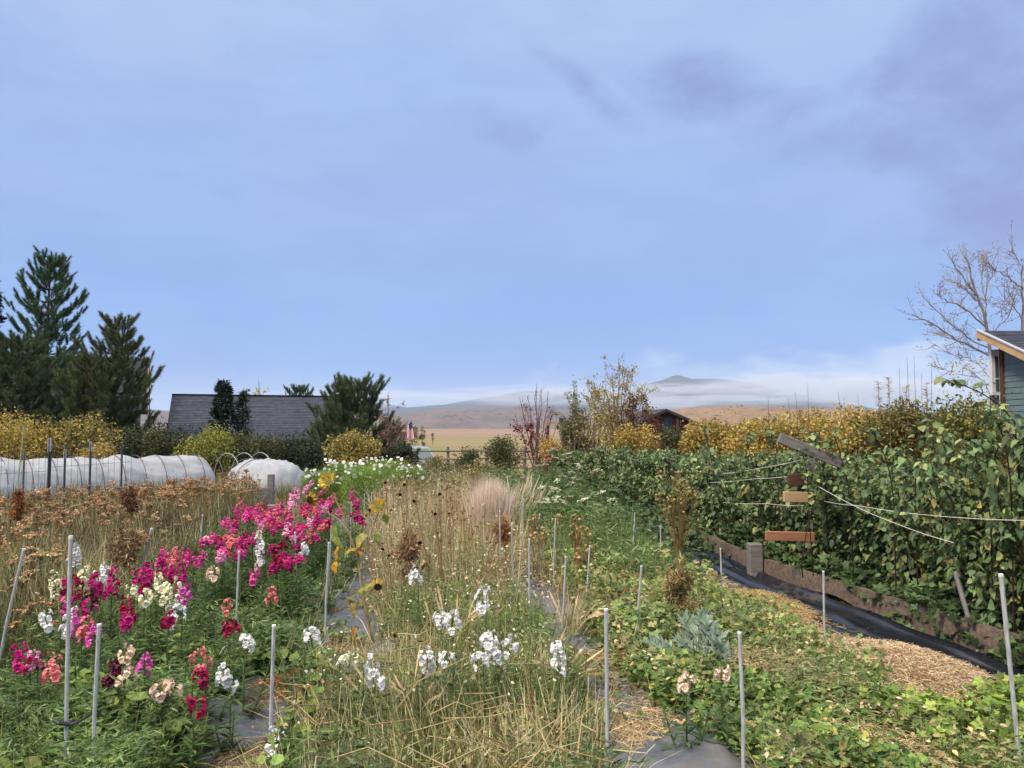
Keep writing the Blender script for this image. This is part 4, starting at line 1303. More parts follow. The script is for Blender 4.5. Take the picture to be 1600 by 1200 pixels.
# broadleaved trees
def branchy(name, label, px, pybase, pytop, Y, stems, cols_leaf, nleaf, lsize, bark, spread_px, z0=None, cat='tree', twn=9, leafmask=None, r0=.022, wts=None, fan=1.0):
    """multi-stemmed young tree: stems, side twigs and a scatter of leaves, so the sky shows through"""
    z0 = float(T(0, Y)) if z0 is None else z0
    top = at(px, pytop, Y); h = top[2] - z0; sp = spread_px / F * Y
    root = thing(name, label, cat, (top[0], Y, z0))
    g = Geo(); k = 7; t = np.linspace(0, 1, k)
    pts = []
    for i in range(stems):
        a = rng.random() * 6.28; q = (i + .5) / stems * 2 - 1
        ex = sp * q * fan + rng.normal() * .05; ey = math.sin(a) * sp * .5
        hh = h * (1 - .30 * abs(q) ** 1.6) * (.86 + .14 * rng.random()) if i else h
        if i == 0: ex = 0
        P = np.stack([ex * t ** 1.0 * (.5 + .5 * t), ey * t, hh * t], -1)
        P[1:] += rng.normal(size=(k - 1, 3)) * np.array([.035, .035, .01]) * (h / 3)
        tube(g, P, r0 * (1 - .86 * t) + .003, srgb(bark), 5)
        pts.append(P)
        for j in range(twn):
            s = .25 + .7 * rng.random(); p = np.array([np.interp(s, t, P[:, m]) for m in range(3)])
            dr = unit((np.array([rng.normal() * .6 + .35 * np.sign(q), rng.normal() * .6, .75 + .4 * rng.random()]))[None])[0]
            L = h * (.10 + .16 * rng.random()) * (1.15 - s * .6)
            e = p + dr * L; m_ = (p + e) / 2 + rng.normal(size=3) * .03
            tube(g, [p, m_, e], [.009 * (1 - .5 * s), .006 * (1 - .5 * s), .003], srgb(bark), 4)
            pts.append(np.array([p, m_, e]))
            for _ in range(2):
                s2 = rng.random(); p2 = p + (e - p) * s2; e2 = p2 + unit((dr + rng.normal(size=3) * .6)[None])[0] * L * .45
                tube(g, [p2, (p2 + e2) / 2 + rng.normal(size=3) * .015, e2], [.005, .004, .002], srgb(bark), 3)
                pts.append(np.array([p2, (p2 + e2) / 2, e2]))
    build('trunk', g, STEM, root)
    if nleaf:
        i = rng.integers(0, len(pts), nleaf)
        P = np.zeros((nleaf, 3))
        for n_ in range(nleaf):
            q = pts[i[n_]]; s = .25 + .75 * rng.random(); kk = np.linspace(0, 1, len(q))
            P[n_] = [np.interp(s, kk, q[:, m]) for m in range(3)]
        P += rng.normal(size=P.shape) * .045
        keep = np.ones(nleaf, bool) if leafmask is None else leafmask(P, sp, h)
        P = P[keep]; n_ = len(P)
        d = unit(rng.normal(size=(n_, 3)) + np.array([0, 0, -.4]))
        col = pal(n_, cols_leaf(P / np.array([sp, sp, h])) if callable(cols_leaf) else cols_leaf, .2, wts)
        g = Geo(); inst(g, DIAMOND[0] * np.array([1.35, 1, 1]), DIAMOND[1], P, frames(d, rng.normal(size=d.shape)), lsize * (.6 + .7 * rng.random(n_)), col)
        build('crown', g, LEAF, root)
    return root
branchy('young_tree', 'almost bare purple stemmed tree with a few crimson leaves low down', 838, 700, 598, 23.0, 12, C('#8c2038', '#7a2036', '#9c3a4a', '#6c2a38'), 1300, .075, '#6d5560', 44, twn=8, r0=.022,
        leafmask=lambda P, sp, h: (rng.random(len(P)) < np.where((P[:, 0] < -.1 * sp) & (P[:, 2] < .62 * h), .9, .05)) & (P[:, 2] > .12 * h))
branchy('young_tree', 'narrow pale leaved young tree rising from the olive thicket', 897, 700, 594, 21.5, 5, C('#a8a47a', '#8d8d58', '#b0a468', '#77774a'), 900, .06, '#6b6154', 17, twn=8, r0=.018)
shrub('thicket', 'tall olive grey thicket beside the black lantern', 876, 932, 640, 22.0, C('#5d5f40', '#6c6a48', '#55573a', '#7b7450'), 2400, .06, cat='shrub', bare=20)
branchy('aspen_tree', 'airy young aspen with sparse yellow leaves beside the cabin', 966, 700, 562, 19.5, 12, C('#c0b068', '#ada05a', '#cabd7c', '#948a56', '#86704e'), 5600, .05, '#6f6253', 62, twn=14, r0=.02)
branchy('cherry_shrub', 'dark purple leaved shrub in front of the yellow aspen', 992, 705, 612, 18.8, 9, C('#4a2a33', '#5b3238', '#3f2a2c', '#7c4a35'), 1500, .06, '#4a3a38', 42, twn=9, cat='shrub')
branchy('birch_tree', 'pale leafless saplings with thin tips left of the yellow aspen', 930, 700, 600, 20.5, 8, C('#a99a58', '#8a7f4a', '#94806a'), 800, .055, '#75685a', 30, twn=8)
shrub('shrub', 'golden yellow shrub at the foot of the aspen', 950, 1032, 668, 18.0, YELLO + YELL[:2], 1800, .06)
branchy('young_tree', 'thin rusty leaved tree just right of the bushy pine', 608, 705, 612, 30.0, 5, C('#8a6a58', '#9a7a62', '#74605a'), 700, .08, '#5f5048', 20, twn=8)
branchy('young_tree', 'pale yellow treetop peeping over the barn ridge', 404, 690, 592, 47.0, 5, C('#b8b48a', '#a5a272', '#c4bd92'), 700, .13, '#7a7060', 22, twn=7)

# distant field trees
for (px, pt, Y, rp, lab) in [(648, 662, 170, 8, 'pale green round tree far out by the field edge'), (660, 664, 172, 7, 'darker round tree far out beside the pale one'), (676, 674, 300, 3, 'tiny lone bush out in the far field')]:
    a = at(px, pt, Y); z0 = float(T(0, Y)); h = a[2] - z0; r = rp / F * Y
    root = thing('field_tree', lab, 'tree', (a[0], Y, z0))
    g = Geo(); k = 24; cen = unit(rng.normal(size=(k, 3))) * rng.random((k, 1)) ** .4 * np.array([r * .8, r * .8, h * .38]) + np.array([0, 0, h * .56])
    leaf_crown(g, cen, np.full(k, r * .34), 900, r * .22, C('#6b6f4a', '#5a6244', '#7b7a50') if 'pale' in lab else DKGREEN + C('#5a6244'))
    build('crown', g, LEAF, root)
    g = Geo(); tube(g, [(0, 0, 0), (.05, 0, h * .3), (0, 0, h * .6)], [r * .08, r * .06, r * .03], srgb('#4b3d33'), 6); build('trunk', g, STEM, root)

# yellow shrub row between the raspberries and the house
for i, (a, b, t_, Y, lab, cl, wt) in enumerate([
    (1072, 1140, 654, 17.5, 'first golden shrub of the yellow row, beside the cabin', YELLO + YELL + C('#a97f48'), None),
    (1128, 1178, 640, 17.0, 'slim yellow shrub of the yellow row with a pointed top', YELL + YELLO, None),
    (1160, 1240, 643, 16.0, 'wide golden shrub behind the tilted grey trellis board', YELLO + YELL, None),
    (1225, 1310, 641, 15.5, 'bright yellow shrub behind the dark trellis post top', YELL + YELLO + C('#a3803e'), None),
    (1300, 1400, 634, 14.5, 'orange tinted shrub of the yellow row under bare shoots', YELLO + YELL[3:] + C('#a8823c'), None),
    (1380, 1480, 622, 13.5, 'olive yellow shrub of the yellow row nearer the house', YELL[3:] + OLIVE + YELL[:2], None),
    (1460, 1575, 618, 12.6, 'olive green shrub at the house end of the yellow row', OLIVE + YG, None)]):
    shrub('yellow_shrub', lab, a - 18, b + 18, t_ + 4, Y, cl, 6000, .062, group='yellow shrubs behind the raspberry row', zb=0, depth=.9, bare=22, twc='#5a4a38')
shrub('shrub', 'olive green shrub hiding the lower half of the cabin', 1015, 1100, 664, 18.5, OLIVE + GREENS, 2400, .06, zb=0)
# thin leafless shoots standing above the yellow row
for (px, pt, Y, b) in [(1417, 558, 13.5, 640), (1428, 556, 13.5, 640), (1405, 574, 13.6, 640), (1456, 565, 13.4, 625), (1440, 584, 13.4, 630), (1310, 612, 14.5, 655), (1232, 622, 15, 655), (1243, 612, 15, 655), (1262, 600, 15, 655), (1318, 618, 14.5, 655), (1340, 616, 14.4, 650), (1200, 620, 15, 655)]:
    p = at(px, pt, Y)
    o = thing('bare_shoot', 'thin leafless shoot standing up out of the yellow shrubs', 'shoot', (p[0] + rng.normal() * .04, Y, 0), 0, 'leafless shoots above the yellow shrubs')
    g = Geo(); tube(g, [(0, 0, .2), (.02, 0, p[2] * .6), (p[0] - o.location[0], 0, p[2])], [.008, .006, .0025], srgb('#5a4c42'), 4); build('stem', g, STEM, o)
# pale feathery seed plumes at the top of the yellow row
for (px, pt, Y, lab) in [(1372, 596, 12.8, 'pale feathery leaved shoot left of the taller plume'), (1388, 590, 12.9, 'tallest pale feathery leaved shoot above the yellow row'), (1448, 600, 12.6, 'pale leaved shoot with a pink head near the house'), (1416, 604, 12.8, 'pale leaved shoot between the two feathery plumes')]:
    p = at(px, pt, Y)
    o = thing('goldenrod', lab, 'plant', (p[0], Y, 0))
    g = Geo(); tube(g, [(0, 0, .3), (.01, 0, p[2] * .7), (0, 0, p[2])], [.008, .006, .003], srgb('#6a5a44'), 4); build('stem', g, STEM, o)
    n = 70; z = p[2] - rng.random(n) ** 1.2 * .42; a = rng.random(n) * 6.28
    g = Geo(); inst(g, LANCE[0], LANCE[1], np.stack([0 * z, 0 * z, z], -1), frames(np.stack([np.cos(a), np.sin(a), .5 + 0 * a], -1), np.tile([0, 0, 1.], (n, 1))), .10 * (.6 + .6 * rng.random(n)), pal(n, C('#b59a58', '#a8925c', '#8f8452', '#c4a868'), .15))
    build('leaves', g, LEAF, o)

# --- the bare tree by the house: limbs traced in space, then twigs grown from them
Yt = 27.0
root = thing('bare_tree', 'bare spreading tree with tiny buds behind the teal house', 'tree', (*at(1560, 660, Yt)[:2], 0))
B0 = np.array(root.location)
limbs = [
 ([(1562, 680), (1558, 600), (1549, 545), (1541, 510), (1533, 480), (1527, 462), (1520, 440), (1515, 415), (1508, 402)], .085, 0),
 ([(1552, 560), (1525, 545), (1495, 530), (1465, 512), (1440, 498), (1424, 490)], .040, -.8),
 ([(1549, 548), (1520, 532), (1490, 510), (1465, 485), (1440, 462)], .034, .5),
 ([(1553, 556), (1530, 548), (1500, 535), (1475, 520)], .026, .9),
 ([(1541, 512), (1515, 488), (1490, 473), (1472, 466), (1464, 459)], .034, -.4),
 ([(1533, 480), (1528, 472), (1510, 455), (1495, 442), (1483, 436)], .026, .6),
 ([(1527, 462), (1522, 455), (1505, 435), (1492, 415), (1489, 409)], .024, -.3),
 ([(1541, 510), (1541, 490), (1540, 468), (1542, 445), (1552, 430), (1558, 425)], .026, .4),
 ([(1545, 530), (1560, 510), (1575, 495), (1583, 470), (1576, 455), (1565, 440)], .024, -.6),
 ([(1558, 600), (1530, 572), (1510, 558), (1490, 557), (1460, 537)], .014, 1.0),
 ([(1560, 640), (1535, 592), (1500, 585), (1480, 579), (1462, 571)], .012, .2),
 ([(1542, 470), (1532, 440), (1536, 415), (1540, 395)], .018, .5),
 ([(1592, 660), (1596, 520), (1597, 490), (1598, 450), (1597, 430), (1593, 412), (1580, 391)], .060, .3),
 ([(1598, 452), (1585, 440), (1565, 425), (1550, 418), (1545, 412)], .026, -.4),
 ([(1597, 500), (1590, 485), (1580, 475), (1570, 470), (1560, 480)], .022, .2),
 ([(1598, 440), (1612, 420), (1625, 395)], .028, .2), ([(1597, 480), (1615, 455), (1640, 430)], .03, -.5),
]
g = Geo(); twp = []
for pl, r, dy in limbs:
    P = np.array([at(x, y, Yt + dy * i / max(1, len(pl) - 1)) for i, (x, y) in enumerate(pl)]) - B0
    s = np.linspace(0, 1, len(P)); q = np.linspace(0, 1, 14)
    P = np.stack([np.interp(q, s, P[:, m]) for m in range(3)], -1); P[1:-1] += rng.normal(size=(12, 3)) * .025
    tube(g, P, r * .75 * (1 - .82 * q) + .005, srgb('#857c7e'), 6); twp.append((P, r))
tg, ends = Geo(), []
for P, r in twp:
    for _ in range(17 if r < .05 else 24):
        s = .25 + .75 * rng.random(); i = int(s * 12.99); p = P[i] + (P[min(i + 1, 13)] - P[i]) * rng.random()
        if p[2] < 2.2: continue
        T_ = unit((P[min(i + 1, 13)] - P[i])[None])[0]
        d = unit((T_ * .7 + rng.normal(size=3) * .6 + np.array([0, 0, .35]))[None])[0]
        L = .25 + .6 * rng.random(); q = np.array([p, p + d * L * .5 + rng.normal(size=3) * .04, p + d * L + np.array([0, 0, .06 * L])])
        tube(tg, q, [.011, .008, .004], srgb('#8a8082'), 4)
        for _ in range(4):
            s2 = .2 + .8 * rng.random(); p2 = q[0] + (q[2] - q[0]) * s2
            e = p2 + unit((d + rng.normal(size=3) * .8)[None])[0] * (.06 + .16 * rng.random())
            tube(tg, [p2, (p2 + e) / 2 + rng.normal(size=3) * .01, e], [.006, .005, .004], srgb('#93867f'), 3); ends.append(e)
tr_ = build('trunk', g, STEM, root); build('twigs', tg, STEM, root)
ends = np.array(ends); n = len(ends)
low = np.stack([rng.normal(size=420) * .8 - .3, rng.normal(size=420) * .5, 2.2 + rng.random(420) * 2.0], -1)
g = Geo(); inst(g, *DIAMOND, np.vstack([ends, low]), frames(rand_dirs(n + 420), rand_dirs(n + 420)), np.concatenate([.045 + .03 * rng.random(n), .08 + .05 * rng.random(420)]),
               np.vstack([pal(n, C('#6b5f4a', '#7d6f4e', '#8a8458'), .2), pal(420, C('#b9b47a', '#a8a268', '#cbbf80'), .15)]))
build('leaves', g, LEAF, root)
# ================================================================== RASPBERRY ROW
RASPC = C('#5a7048', '#6a8050', '#82905c', '#50684a', '#70885f', '#8c9666')
RASPO = C('#8f8650', '#9a8850', '#a58c58')
def cane_paths(n, h, rad, k=10):
    t = np.linspace(0, 1, k)
    az = rng.random(n) * 6.28
    b = np.stack([rng.normal(size=n) * .16, rng.normal(size=n) * .16, 0 * az], -1)
    hh = h * (.50 + .56 * rng.random(n)); out = rad * (.35 + .75 * rng.random(n))
    P = np.zeros((n, k, 3))
    P[:, :, 0] = b[:, None, 0] + (np.cos(az) * out)[:, None] * t ** 1.6
    P[:, :, 1] = b[:, None, 1] + (np.sin(az) * out)[:, None] * t ** 1.6
    P[:, :, 2] = hh[:, None] * (t - .16 * np.clip(t - .55, 0, 1) ** 2 * 2.4)
    P[:, 1:, :2] += rng.normal(size=(n, k - 1, 2)) * .018
    return P
def rasp_leaves(g, P, nodes, size, cols, low=.08, wts=None, tmpl=RASP):
    n, k, _ = P.shape
    i = rng.integers(0, n, nodes); s = low + (1 - low) * rng.random(nodes) ** .9
    a = np.clip((s * (k - 1)).astype(int), 0, k - 2); fr = s * (k - 1) - a
    p = P[i, a] * (1 - fr)[:, None] + P[i, a + 1] * fr[:, None]
    az = rng.random(nodes) * 6.28
    pd = unit(np.stack([np.cos(az), np.sin(az), .25 + .5 * rng.random(nodes)], -1))
    pl = .05 + .07 * rng.random(nodes)
    e = p + pd * pl[:, None]
    curves(g, np.stack([p, (p + e) / 2 + np.array([0, 0, .006]), e], 1), np.array([.0018, .0016, .0012]), srgb('#5a5f38') * .9, 3)
    tone = (.6 + .8 * rng.random(nodes))
    col = pal(nodes, cols, .2, wts) * tone[:, None]
    sd = np.stack([-pd[:, 1], pd[:, 0], 0 * az], -1)
    for (side, fwd, sc) in ((0, 1, 1.2), (1, .35, .9), (-1, .35, .9)):
        hz = pd * np.array([1, 1, 0])
        d = unit(hz * fwd + sd * side + np.array([0, 0, -.18]) + rng.normal(size=(nodes, 3)) * .38)
        nr = unit(np.array([0, 0, 1.0]) + pd * .35 + rng.normal(size=(nodes, 3)) * .45)
        base = e if side == 0 else p + (e - p) * .55
        inst(g, tmpl[0], tmpl[1], base, frames(d, nr), size * sc * (.45 + .95 * rng.random(nodes) ** 1.4), np.clip(col * (1 + .12 * rng.normal(size=(nodes, 1))), .004, .9))
protos = []
def rasp_variant(h, ncane, nodes, size, seed):
    P = cane_paths(ncane, h, .55)
    gc = Geo(); curves(gc, P[ncane // 3:], np.linspace(.0065, .003, 10), srgb('#3a2a26'), 5)
    gl = Geo()
    rasp_leaves(gl, P, nodes, size, RASPC + RASPO[:1], .05, [.18, .18, .16, .16, .16, .10, .06])
    return gc.mesh('cane'), gl.mesh('foliage'), [cane_geo(P[i]) for i in range(ncane // 3)]
def cane_geo(p):
    g = Geo(); tube(g, p, np.linspace(.0075, .0032, len(p)), srgb('#3a2620') * (.8 + .5 * rng.random()), 5); return g.mesh('cane')
VAR = [rasp_variant(1.0, 15, 1700, .044, i) for i in range(4)]
LEAFOBJ = []
for i in range(3):
    g = Geo(); inst(g, *RASP, np.zeros((1, 3)), np.eye(3)[None], np.ones(1), pal(1, RASPC, .1)); LEAFOBJ.append(g.mesh('leaf'))
for me in LEAFOBJ: me.materials.append(LEAF)
for gc, gl, cs in VAR:
    gc.materials.append(STEM); gl.materials.append(LEAF)
    for c in cs: c.materials.append(STEM)
RL = ['first raspberry bush from the near end, spilling over the wavy slab board', 'second raspberry bush from the near end, with a leaning grey stake in it', 'third raspberry bush from the near end, crossed by white twine',
      'fourth raspberry bush from the near end, just nearer than the cross boards', 'raspberry bush right around the staggered trellis cross boards', 'raspberry bush hanging behind the squat grey split post', 'raspberry bush one step beyond the squat grey post',
      'raspberry bush behind the short dark edging board', 'raspberry bush behind the cream seed pod plant']
Yc = 4.1; k = 0
while Yc < 21.5:
    h = float(np.interp(Yc, [4, 5, 6.2, 7.2, 9, 12, 16, 22], [2.2, 2.12, 1.86, 1.58, 1.52, 1.46, 1.36, 1.15]))
    gc, gl, cs = VAR[k % 4]
    lab = RL[k] if k < len(RL) else 'far raspberry bush merging into the green hedge line'
    jitter = rng.normal() * .05
    root = thing('raspberry_bush', lab, 'raspberry bush', (ux(4.83 + jitter, Yc), Yc, .02), rng.random() * 6.28, 'raspberry bushes in the long row')
    z_ = h * (.94 + .12 * rng.random())
    sx_ = 1.0 + .12 * rng.random()
    for nm, me in (('canes', gc), ('foliage', gl)):
        o = link(nm, me, None, root); o.scale = (sx_, sx_, z_)
        if nm == 'foliage': o['kind'] = 'stuff'
    if Yc < 12:
        for c in cs:
            o = link('cane', c, None, root); o.scale = (sx_, sx_, z_)
    if Yc < 8.2:
        nl = 60
        for q in range(nl):
            a = rng.normal() * .9 + math.pi           # side that faces the path
            a_l = a - root.rotation_euler.z
            zz = .15 + rng.random() * (h - .25); rr = .46 + .14 * rng.random() * (1 - .3 * zz / h)
            o = link('leaf', LEAFOBJ[q % 3], None, root, (rr * math.cos(a_l), rr * math.sin(a_l), zz))
            o.scale = (.042 + .022 * rng.random(),) * 3
            d = np.array([[math.cos(a_l + rng.normal() * .6), math.sin(a_l + rng.normal() * .6), -.1 - .6 * rng.random()]])
            M = frames(d, np.array([[math.cos(a_l) * .6, math.sin(a_l) * .6, 1.0]]) + rng.normal(size=(1, 3)) * .45)[0]
            o.rotation_euler = Matrix(M.tolist()).to_euler()
    k += 1; Yc += .48 + .006 * Yc
# second rank, seen above and between the first
Yc = 4.6
while Yc < 15:
    gc, gl, cs = VAR[(k + 1) % 4]
    h = float(np.interp(Yc, [4, 5, 6.2, 7.2, 15], [2.1, 2.0, 1.72, 1.42, 1.36]))
    root = thing('raspberry_bush', 'raspberry bush of the back rank, its tops showing above the front ones', 'raspberry bush', (ux(5.65 + rng.normal() * .08, Yc), Yc, .02), rng.random() * 6.28, 'raspberry bushes of the back rank')
    for nm, me in (('canes', gc), ('foliage', gl)):
        o = link(nm, me, None, root); o.scale = (1.1, 1.1, h * (.95 + .12 * rng.random()))
        if nm == 'foliage': o['kind'] = 'stuff'
    k += 1; Yc += .72
# long dark canes arching out of the top, each with its few leaves
for (pts, Y, nl_, lab) in [([(1590, 665), (1562, 632), (1530, 612), (1505, 602), (1478, 597)], 5.7, 12, 'long arching raspberry cane reaching left in front of the house'),
                      ([(1396, 770), (1386, 720), (1372, 690), (1360, 670)], 6.85, 14, 'dark upright raspberry cane in the near hedge, leaf tufts on top'),
                      ([(1497, 815), (1484, 775), (1465, 750), (1450, 728)], 6.1, 14, 'dark bent raspberry cane in front of the near leaves'),
                      ([(1548, 800), (1538, 770), (1528, 740), (1522, 690)], 5.8, 14, 'dark raspberry cane close to the right edge'),
                      ([(1198, 840), (1182, 770), (1174, 720), (1166, 682)], 9.1, 14, 'slim dark cane left of the tilted grey board'),
                      ([(1218, 800), (1215, 740), (1210, 700), (1204, 676)], 8.8, 14, 'dark cane standing just left of the tilted board end'),
                      ([(1120, 790), (1112, 720), (1106, 690), (1098, 664)], 10.6, 14, 'tall raspberry cane above the far part of the row'),
                      ([(1268, 862), (1264, 800), (1262, 745), (1254, 706)], 7.75, 30, 'leafy raspberry cane growing up in front of the cross boards'),
                      ([(1252, 880), (1262, 820), (1276, 770), (1288, 726)], 7.65, 30, 'raspberry cane crossing the right ends of the cross boards'),
                      ([(1290, 760), (1284, 720), (1276, 694), (1268, 676)], 7.8, 24, 'raspberry cane hiding the dark trellis post top'),
                      ([(1330, 800), (1322, 740), (1310, 700), (1300, 672)], 7.6, 14, 'raspberry cane right of the tilted grey board'),
                      ([(1430, 760), (1432, 700), (1440, 670), (1452, 648)], 6.5, 16, 'raspberry cane leaning right above the near hedge'),
                      ([(1580, 760), (1572, 700), (1560, 660), (1540, 632)], 5.6, 16, 'leafy raspberry cane below the teal house wall')]:
    P = np.array([at(x, y, Y) for x, y in pts]); b = np.array([P[0, 0], Y, 0.0])
    root = thing('raspberry_cane', lab, 'cane', tuple(b))
    s = np.linspace(0, 1, len(P) + 1); Q = np.vstack([b + np.array([.05, .1, .3]), P]) - b; q = np.linspace(0, 1, 14)
    Q = np.stack([np.interp(q, s, Q[:, m]) for m in range(3)], -1)
    g = Geo(); tube(g, Q, np.linspace(.007, .003, 14), srgb('#33231f'), 5); build('stem', g, STEM, root)
    g = Geo(); rasp_leaves(g, np.stack([Q[6:], Q[6:]]), nl_, .05, RASPC, .3); build('leaves', g, LEAF, root)
# ================================================================== SNAPDRAGONS
def floret_geo():
    """one blossom, mouth towards +y: short throat, two flared upper lobes, three ruffled lower lobes"""
    g = Geo()
    a = np.linspace(0, 2 * math.pi, 7)[:-1]
    ring0 = np.stack([.10 * np.cos(a), 0 * a, .10 * np.sin(a)], -1); ring1 = np.stack([.20 * np.cos(a), 0 * a + .38, .20 * np.sin(a)], -1)
    v = np.vstack([ring0, ring1]); f = []
    for i in range(6):
        j = (i + 1) % 6; f += [(i, j, 6 + j), (i, 6 + j, 6 + i)]
    g.add(v, f, (.82, .82, .82))
    for ang, L, wd, fl in ((60, .60, .44, .9), (120, .60, .44, .9), (200, .52, .46, .6), (270, .60, .50, .75), (340, .52, .46, .6)):
        r = R(ang); out = np.array([math.cos(r), 0, math.sin(r)]); sd = np.array([-math.sin(r), 0, math.cos(r)]); fw = np.array([0, 1., 0])
        b = out * .14 + fw * .34
        tip = b + out * L * fl + fw * L * (1 - fl) * .9
        m = b + out * L * .55 * fl + fw * L * .42
        rows = [b - sd * wd * .22, b + sd * wd * .22, m - sd * wd * .62, m + out * .02 + fw * .06, m + sd * wd * .62, tip - sd * wd * .45 - fw * .10, tip + fw * .03, tip + sd * wd * .45 - fw * .10]
        g.add(rows, [(0, 3, 2), (0, 1, 3), (1, 4, 3), (2, 3, 5), (3, 6, 5), (3, 7, 6), (3, 4, 7)], (1, 1, 1) if ang < 180 else (.93, .93, .93))
    # the puffed palate closing the mouth
    g.add([(-.16, .40, -.10), (.16, .40, -.10), (0, .62, -.02), (-.12, .42, .10), (.12, .42, .10)], [(0, 1, 2), (1, 4, 2), (4, 3, 2), (3, 0, 2)], (1.0, .98, .9))
    return g
FLORET = floret_geo().mesh('blossom', False); FLORET.materials.append(PETAL)
fv = np.vstack(floret_geo().v); ff = np.vstack(floret_geo().f); fc = np.vstack(floret_geo().c)[:, 0]

def snap_green(h, seed, nst=3):
    """leafy stems of one plant, 1 unit tall main stem"""
    gs, gl = Geo(), Geo()
    for s in range(nst):
        hh = 1.0 if s == 0 else (.45 + .35 * rng.random())
        a = rng.random() * 6.28; ox, oy = (0, 0) if s == 0 else (.10 * math.cos(a), .10 * math.sin(a))
        t = np.linspace(0, 1, 6)
        P = np.stack([ox * t ** .6 * 1.4, oy * t ** .6 * 1.4, hh * t], -1)
        tube(gs, P, .007 - .004 * t, srgb('#5f7040'), 5)
        n = int(52 * hh); z = rng.random(n) * .92; az = rng.random(n) * 6.28
        p = np.stack([np.interp(z, t, P[:, m]) for m in range(3)], -1)
        d = unit(np.stack([np.cos(az), np.sin(az), .55 + .5 * rng.random(n)], -1))
        inst(gl, *LANCE, p, frames(d, np.tile([0, 0, 1.], (n, 1)) + rng.normal(size=(n, 3)) * .2), (.085 + .05 * rng.random(n)) * (1.15 - .4 * z), pal(n, C('#4f6a38', '#5c7742', '#456032', '#6b7f4a'), .18))
    return gs.mesh('stem'), gl.mesh('foliage')
SNAPG = [snap_green(1, i) for i in range(5)]
for a_, b_ in SNAPG: a_.materials.append(STEM); b_.materials.append(LEAF)

SNC = {'W': ('white', '#f4f4f2'), 'C': ('cream', '#efecc6'), 'M': ('magenta', '#c02a7a'), 'K': ('crimson', '#a01a4a'), 'H': ('hot pink', '#e25aa2'),
       'P': ('pale pink', '#eaa0c4'), 'S': ('coral pink', '#e68688'), 'L': ('peach', '#eed0bc'), 'B': ('burgundy', '#5a1030'), 'V': ('violet pink', '#d45cb0')}
def spike_positions(L, size, nmax):
    """(z, azimuth, size, pitch) of blossoms up a spike of length L; the top ends in buds"""
    n = min(nmax, max(6, int(L / (size * .26))))
    out = []
    for i in range(n):
        s = i / (n - 1)
        out.append((L * (s * .92 + rng.normal() * .05), i * 2.4 + rng.normal() * .5, size * (1.0 - .45 * s ** 1.6) * (.72 + .5 * rng.random()), .05 + .5 * s + rng.normal() * .25))
    return out
SPIKES = {}
def joined_spike(key):
    if key in SPIKES: return SPIKES[key]
    g = Geo()
    for (z, az, s, pt) in spike_positions(.20, .062, 20):
        d = np.array([[math.cos(az), math.sin(az), pt * .7]])
        M = frames(d, np.array([[0, 0, 1.]]))
        inst(g, fv, ff, np.array([[math.cos(az) * .03 * rng.random(), math.sin(az) * .03 * rng.random(), z]]), M, np.array([s]), np.array([[1., 1, 1]]) * (.85 + .25 * rng.random()), fc)
    me = g.mesh('flower_spike'); me.materials.append(PETAL); SPIKES[key] = me
    return me
NSN = [0]
def snapdragon(px, py, col, hpx, label, group=None, near=None, z=None, ztop=None):
    """flower spike centred on photo pixel (px,py); its depth follows from the usual height of these plants"""
    zc = np.interp(py, [760, 860, 960, 1060, 1170], [.80, .68, .52, .42, .28]) if z is None else z
    Y = (H - zc) * F / (py - 665.0)
    p = at(px, py, Y)
    L = max(.06, hpx / F * Y * .85)
    zb = p[2] - L / 2
    L *= .8 + .3 * rng.random()
    nm, hx = SNC[col]
    root = thing('snapdragon', label, 'snapdragon', (p[0] + rng.normal() * .03, Y + rng.normal() * .03, 0), 0, group)
    rz = rng.random() * 6.28
    sg, lg = SNAPG[NSN[0] % 5]; NSN[0] += 1
    for n_, me in (('stem', sg), ('foliage', lg)):
        o = link(n_, me, None, root); o.scale = (1, 1, zb + L * .7 if n_ == 'stem' else zb + .02); o.rotation_euler = (0, 0, rz)
    lean = np.array([p[0] - root.location.x, 0])
    if near is None: near = Y < 7.0
    base_c = srgb(hx)
    if near:
        g = Geo(); tube(g, [(0, 0, 0), (0, 0, L * .6), (0, 0, L * 1.02)], [.004, .003, .002], srgb('#6a7a45'), 5)
        nb = 7; zz = L * (.82 + .2 * rng.random(nb)); az = rng.random(nb) * 6.28
        inst(g, *OVAL, np.stack([0 * zz, 0 * zz, zz], -1), frames(np.stack([np.cos(az), np.sin(az), 1.2 + 0 * az], -1), rand_dirs(nb)), .016 + .006 * rng.random(nb), pal(nb, [base_c * .6 + srgb('#7a8a50') * .4], .1))
        sp = build('flower_spike', g, STEM, root, loc=(lean[0], 0, zb)); sp.rotation_euler = (rng.normal() * .10, rng.normal() * .12, rz)
        for (zz_, az, s, pt) in spike_positions(L, .052, 20):
            o = link('blossom', FLORET, None, sp, (math.cos(az) * .034 * rng.random(), math.sin(az) * .034 * rng.random(), zz_))
            d = np.array([[math.cos(az), math.sin(az), pt * .7 + rng.normal() * .12]])
            o.rotation_euler = Matrix(frames(d, np.array([[rng.normal() * .2, rng.normal() * .2, 1.]]))[0].tolist()).to_euler()
            o.scale = (s * (.9 + .25 * rng.random()),) * 3
            c = np.clip(base_c * (1 + rng.normal() * .12) + rng.normal(size=3) * .012, .004, .92)
            o.color = tuple(c) + (1,)
    else:
        o = link('flower_spike', joined_spike(NSN[0] % 6), None, root, (lean[0], 0, zb)); k = L / .20
        o.scale = (max(.85, min(k, 1.1)), max(.85, min(k, 1.1)), k); o.rotation_euler = (rng.normal() * .34, rng.normal() * .34, rz)
        c = np.clip(base_c * (1 + rng.normal() * .12), .004, .92); o.color = tuple(c) + (1,)
    return root
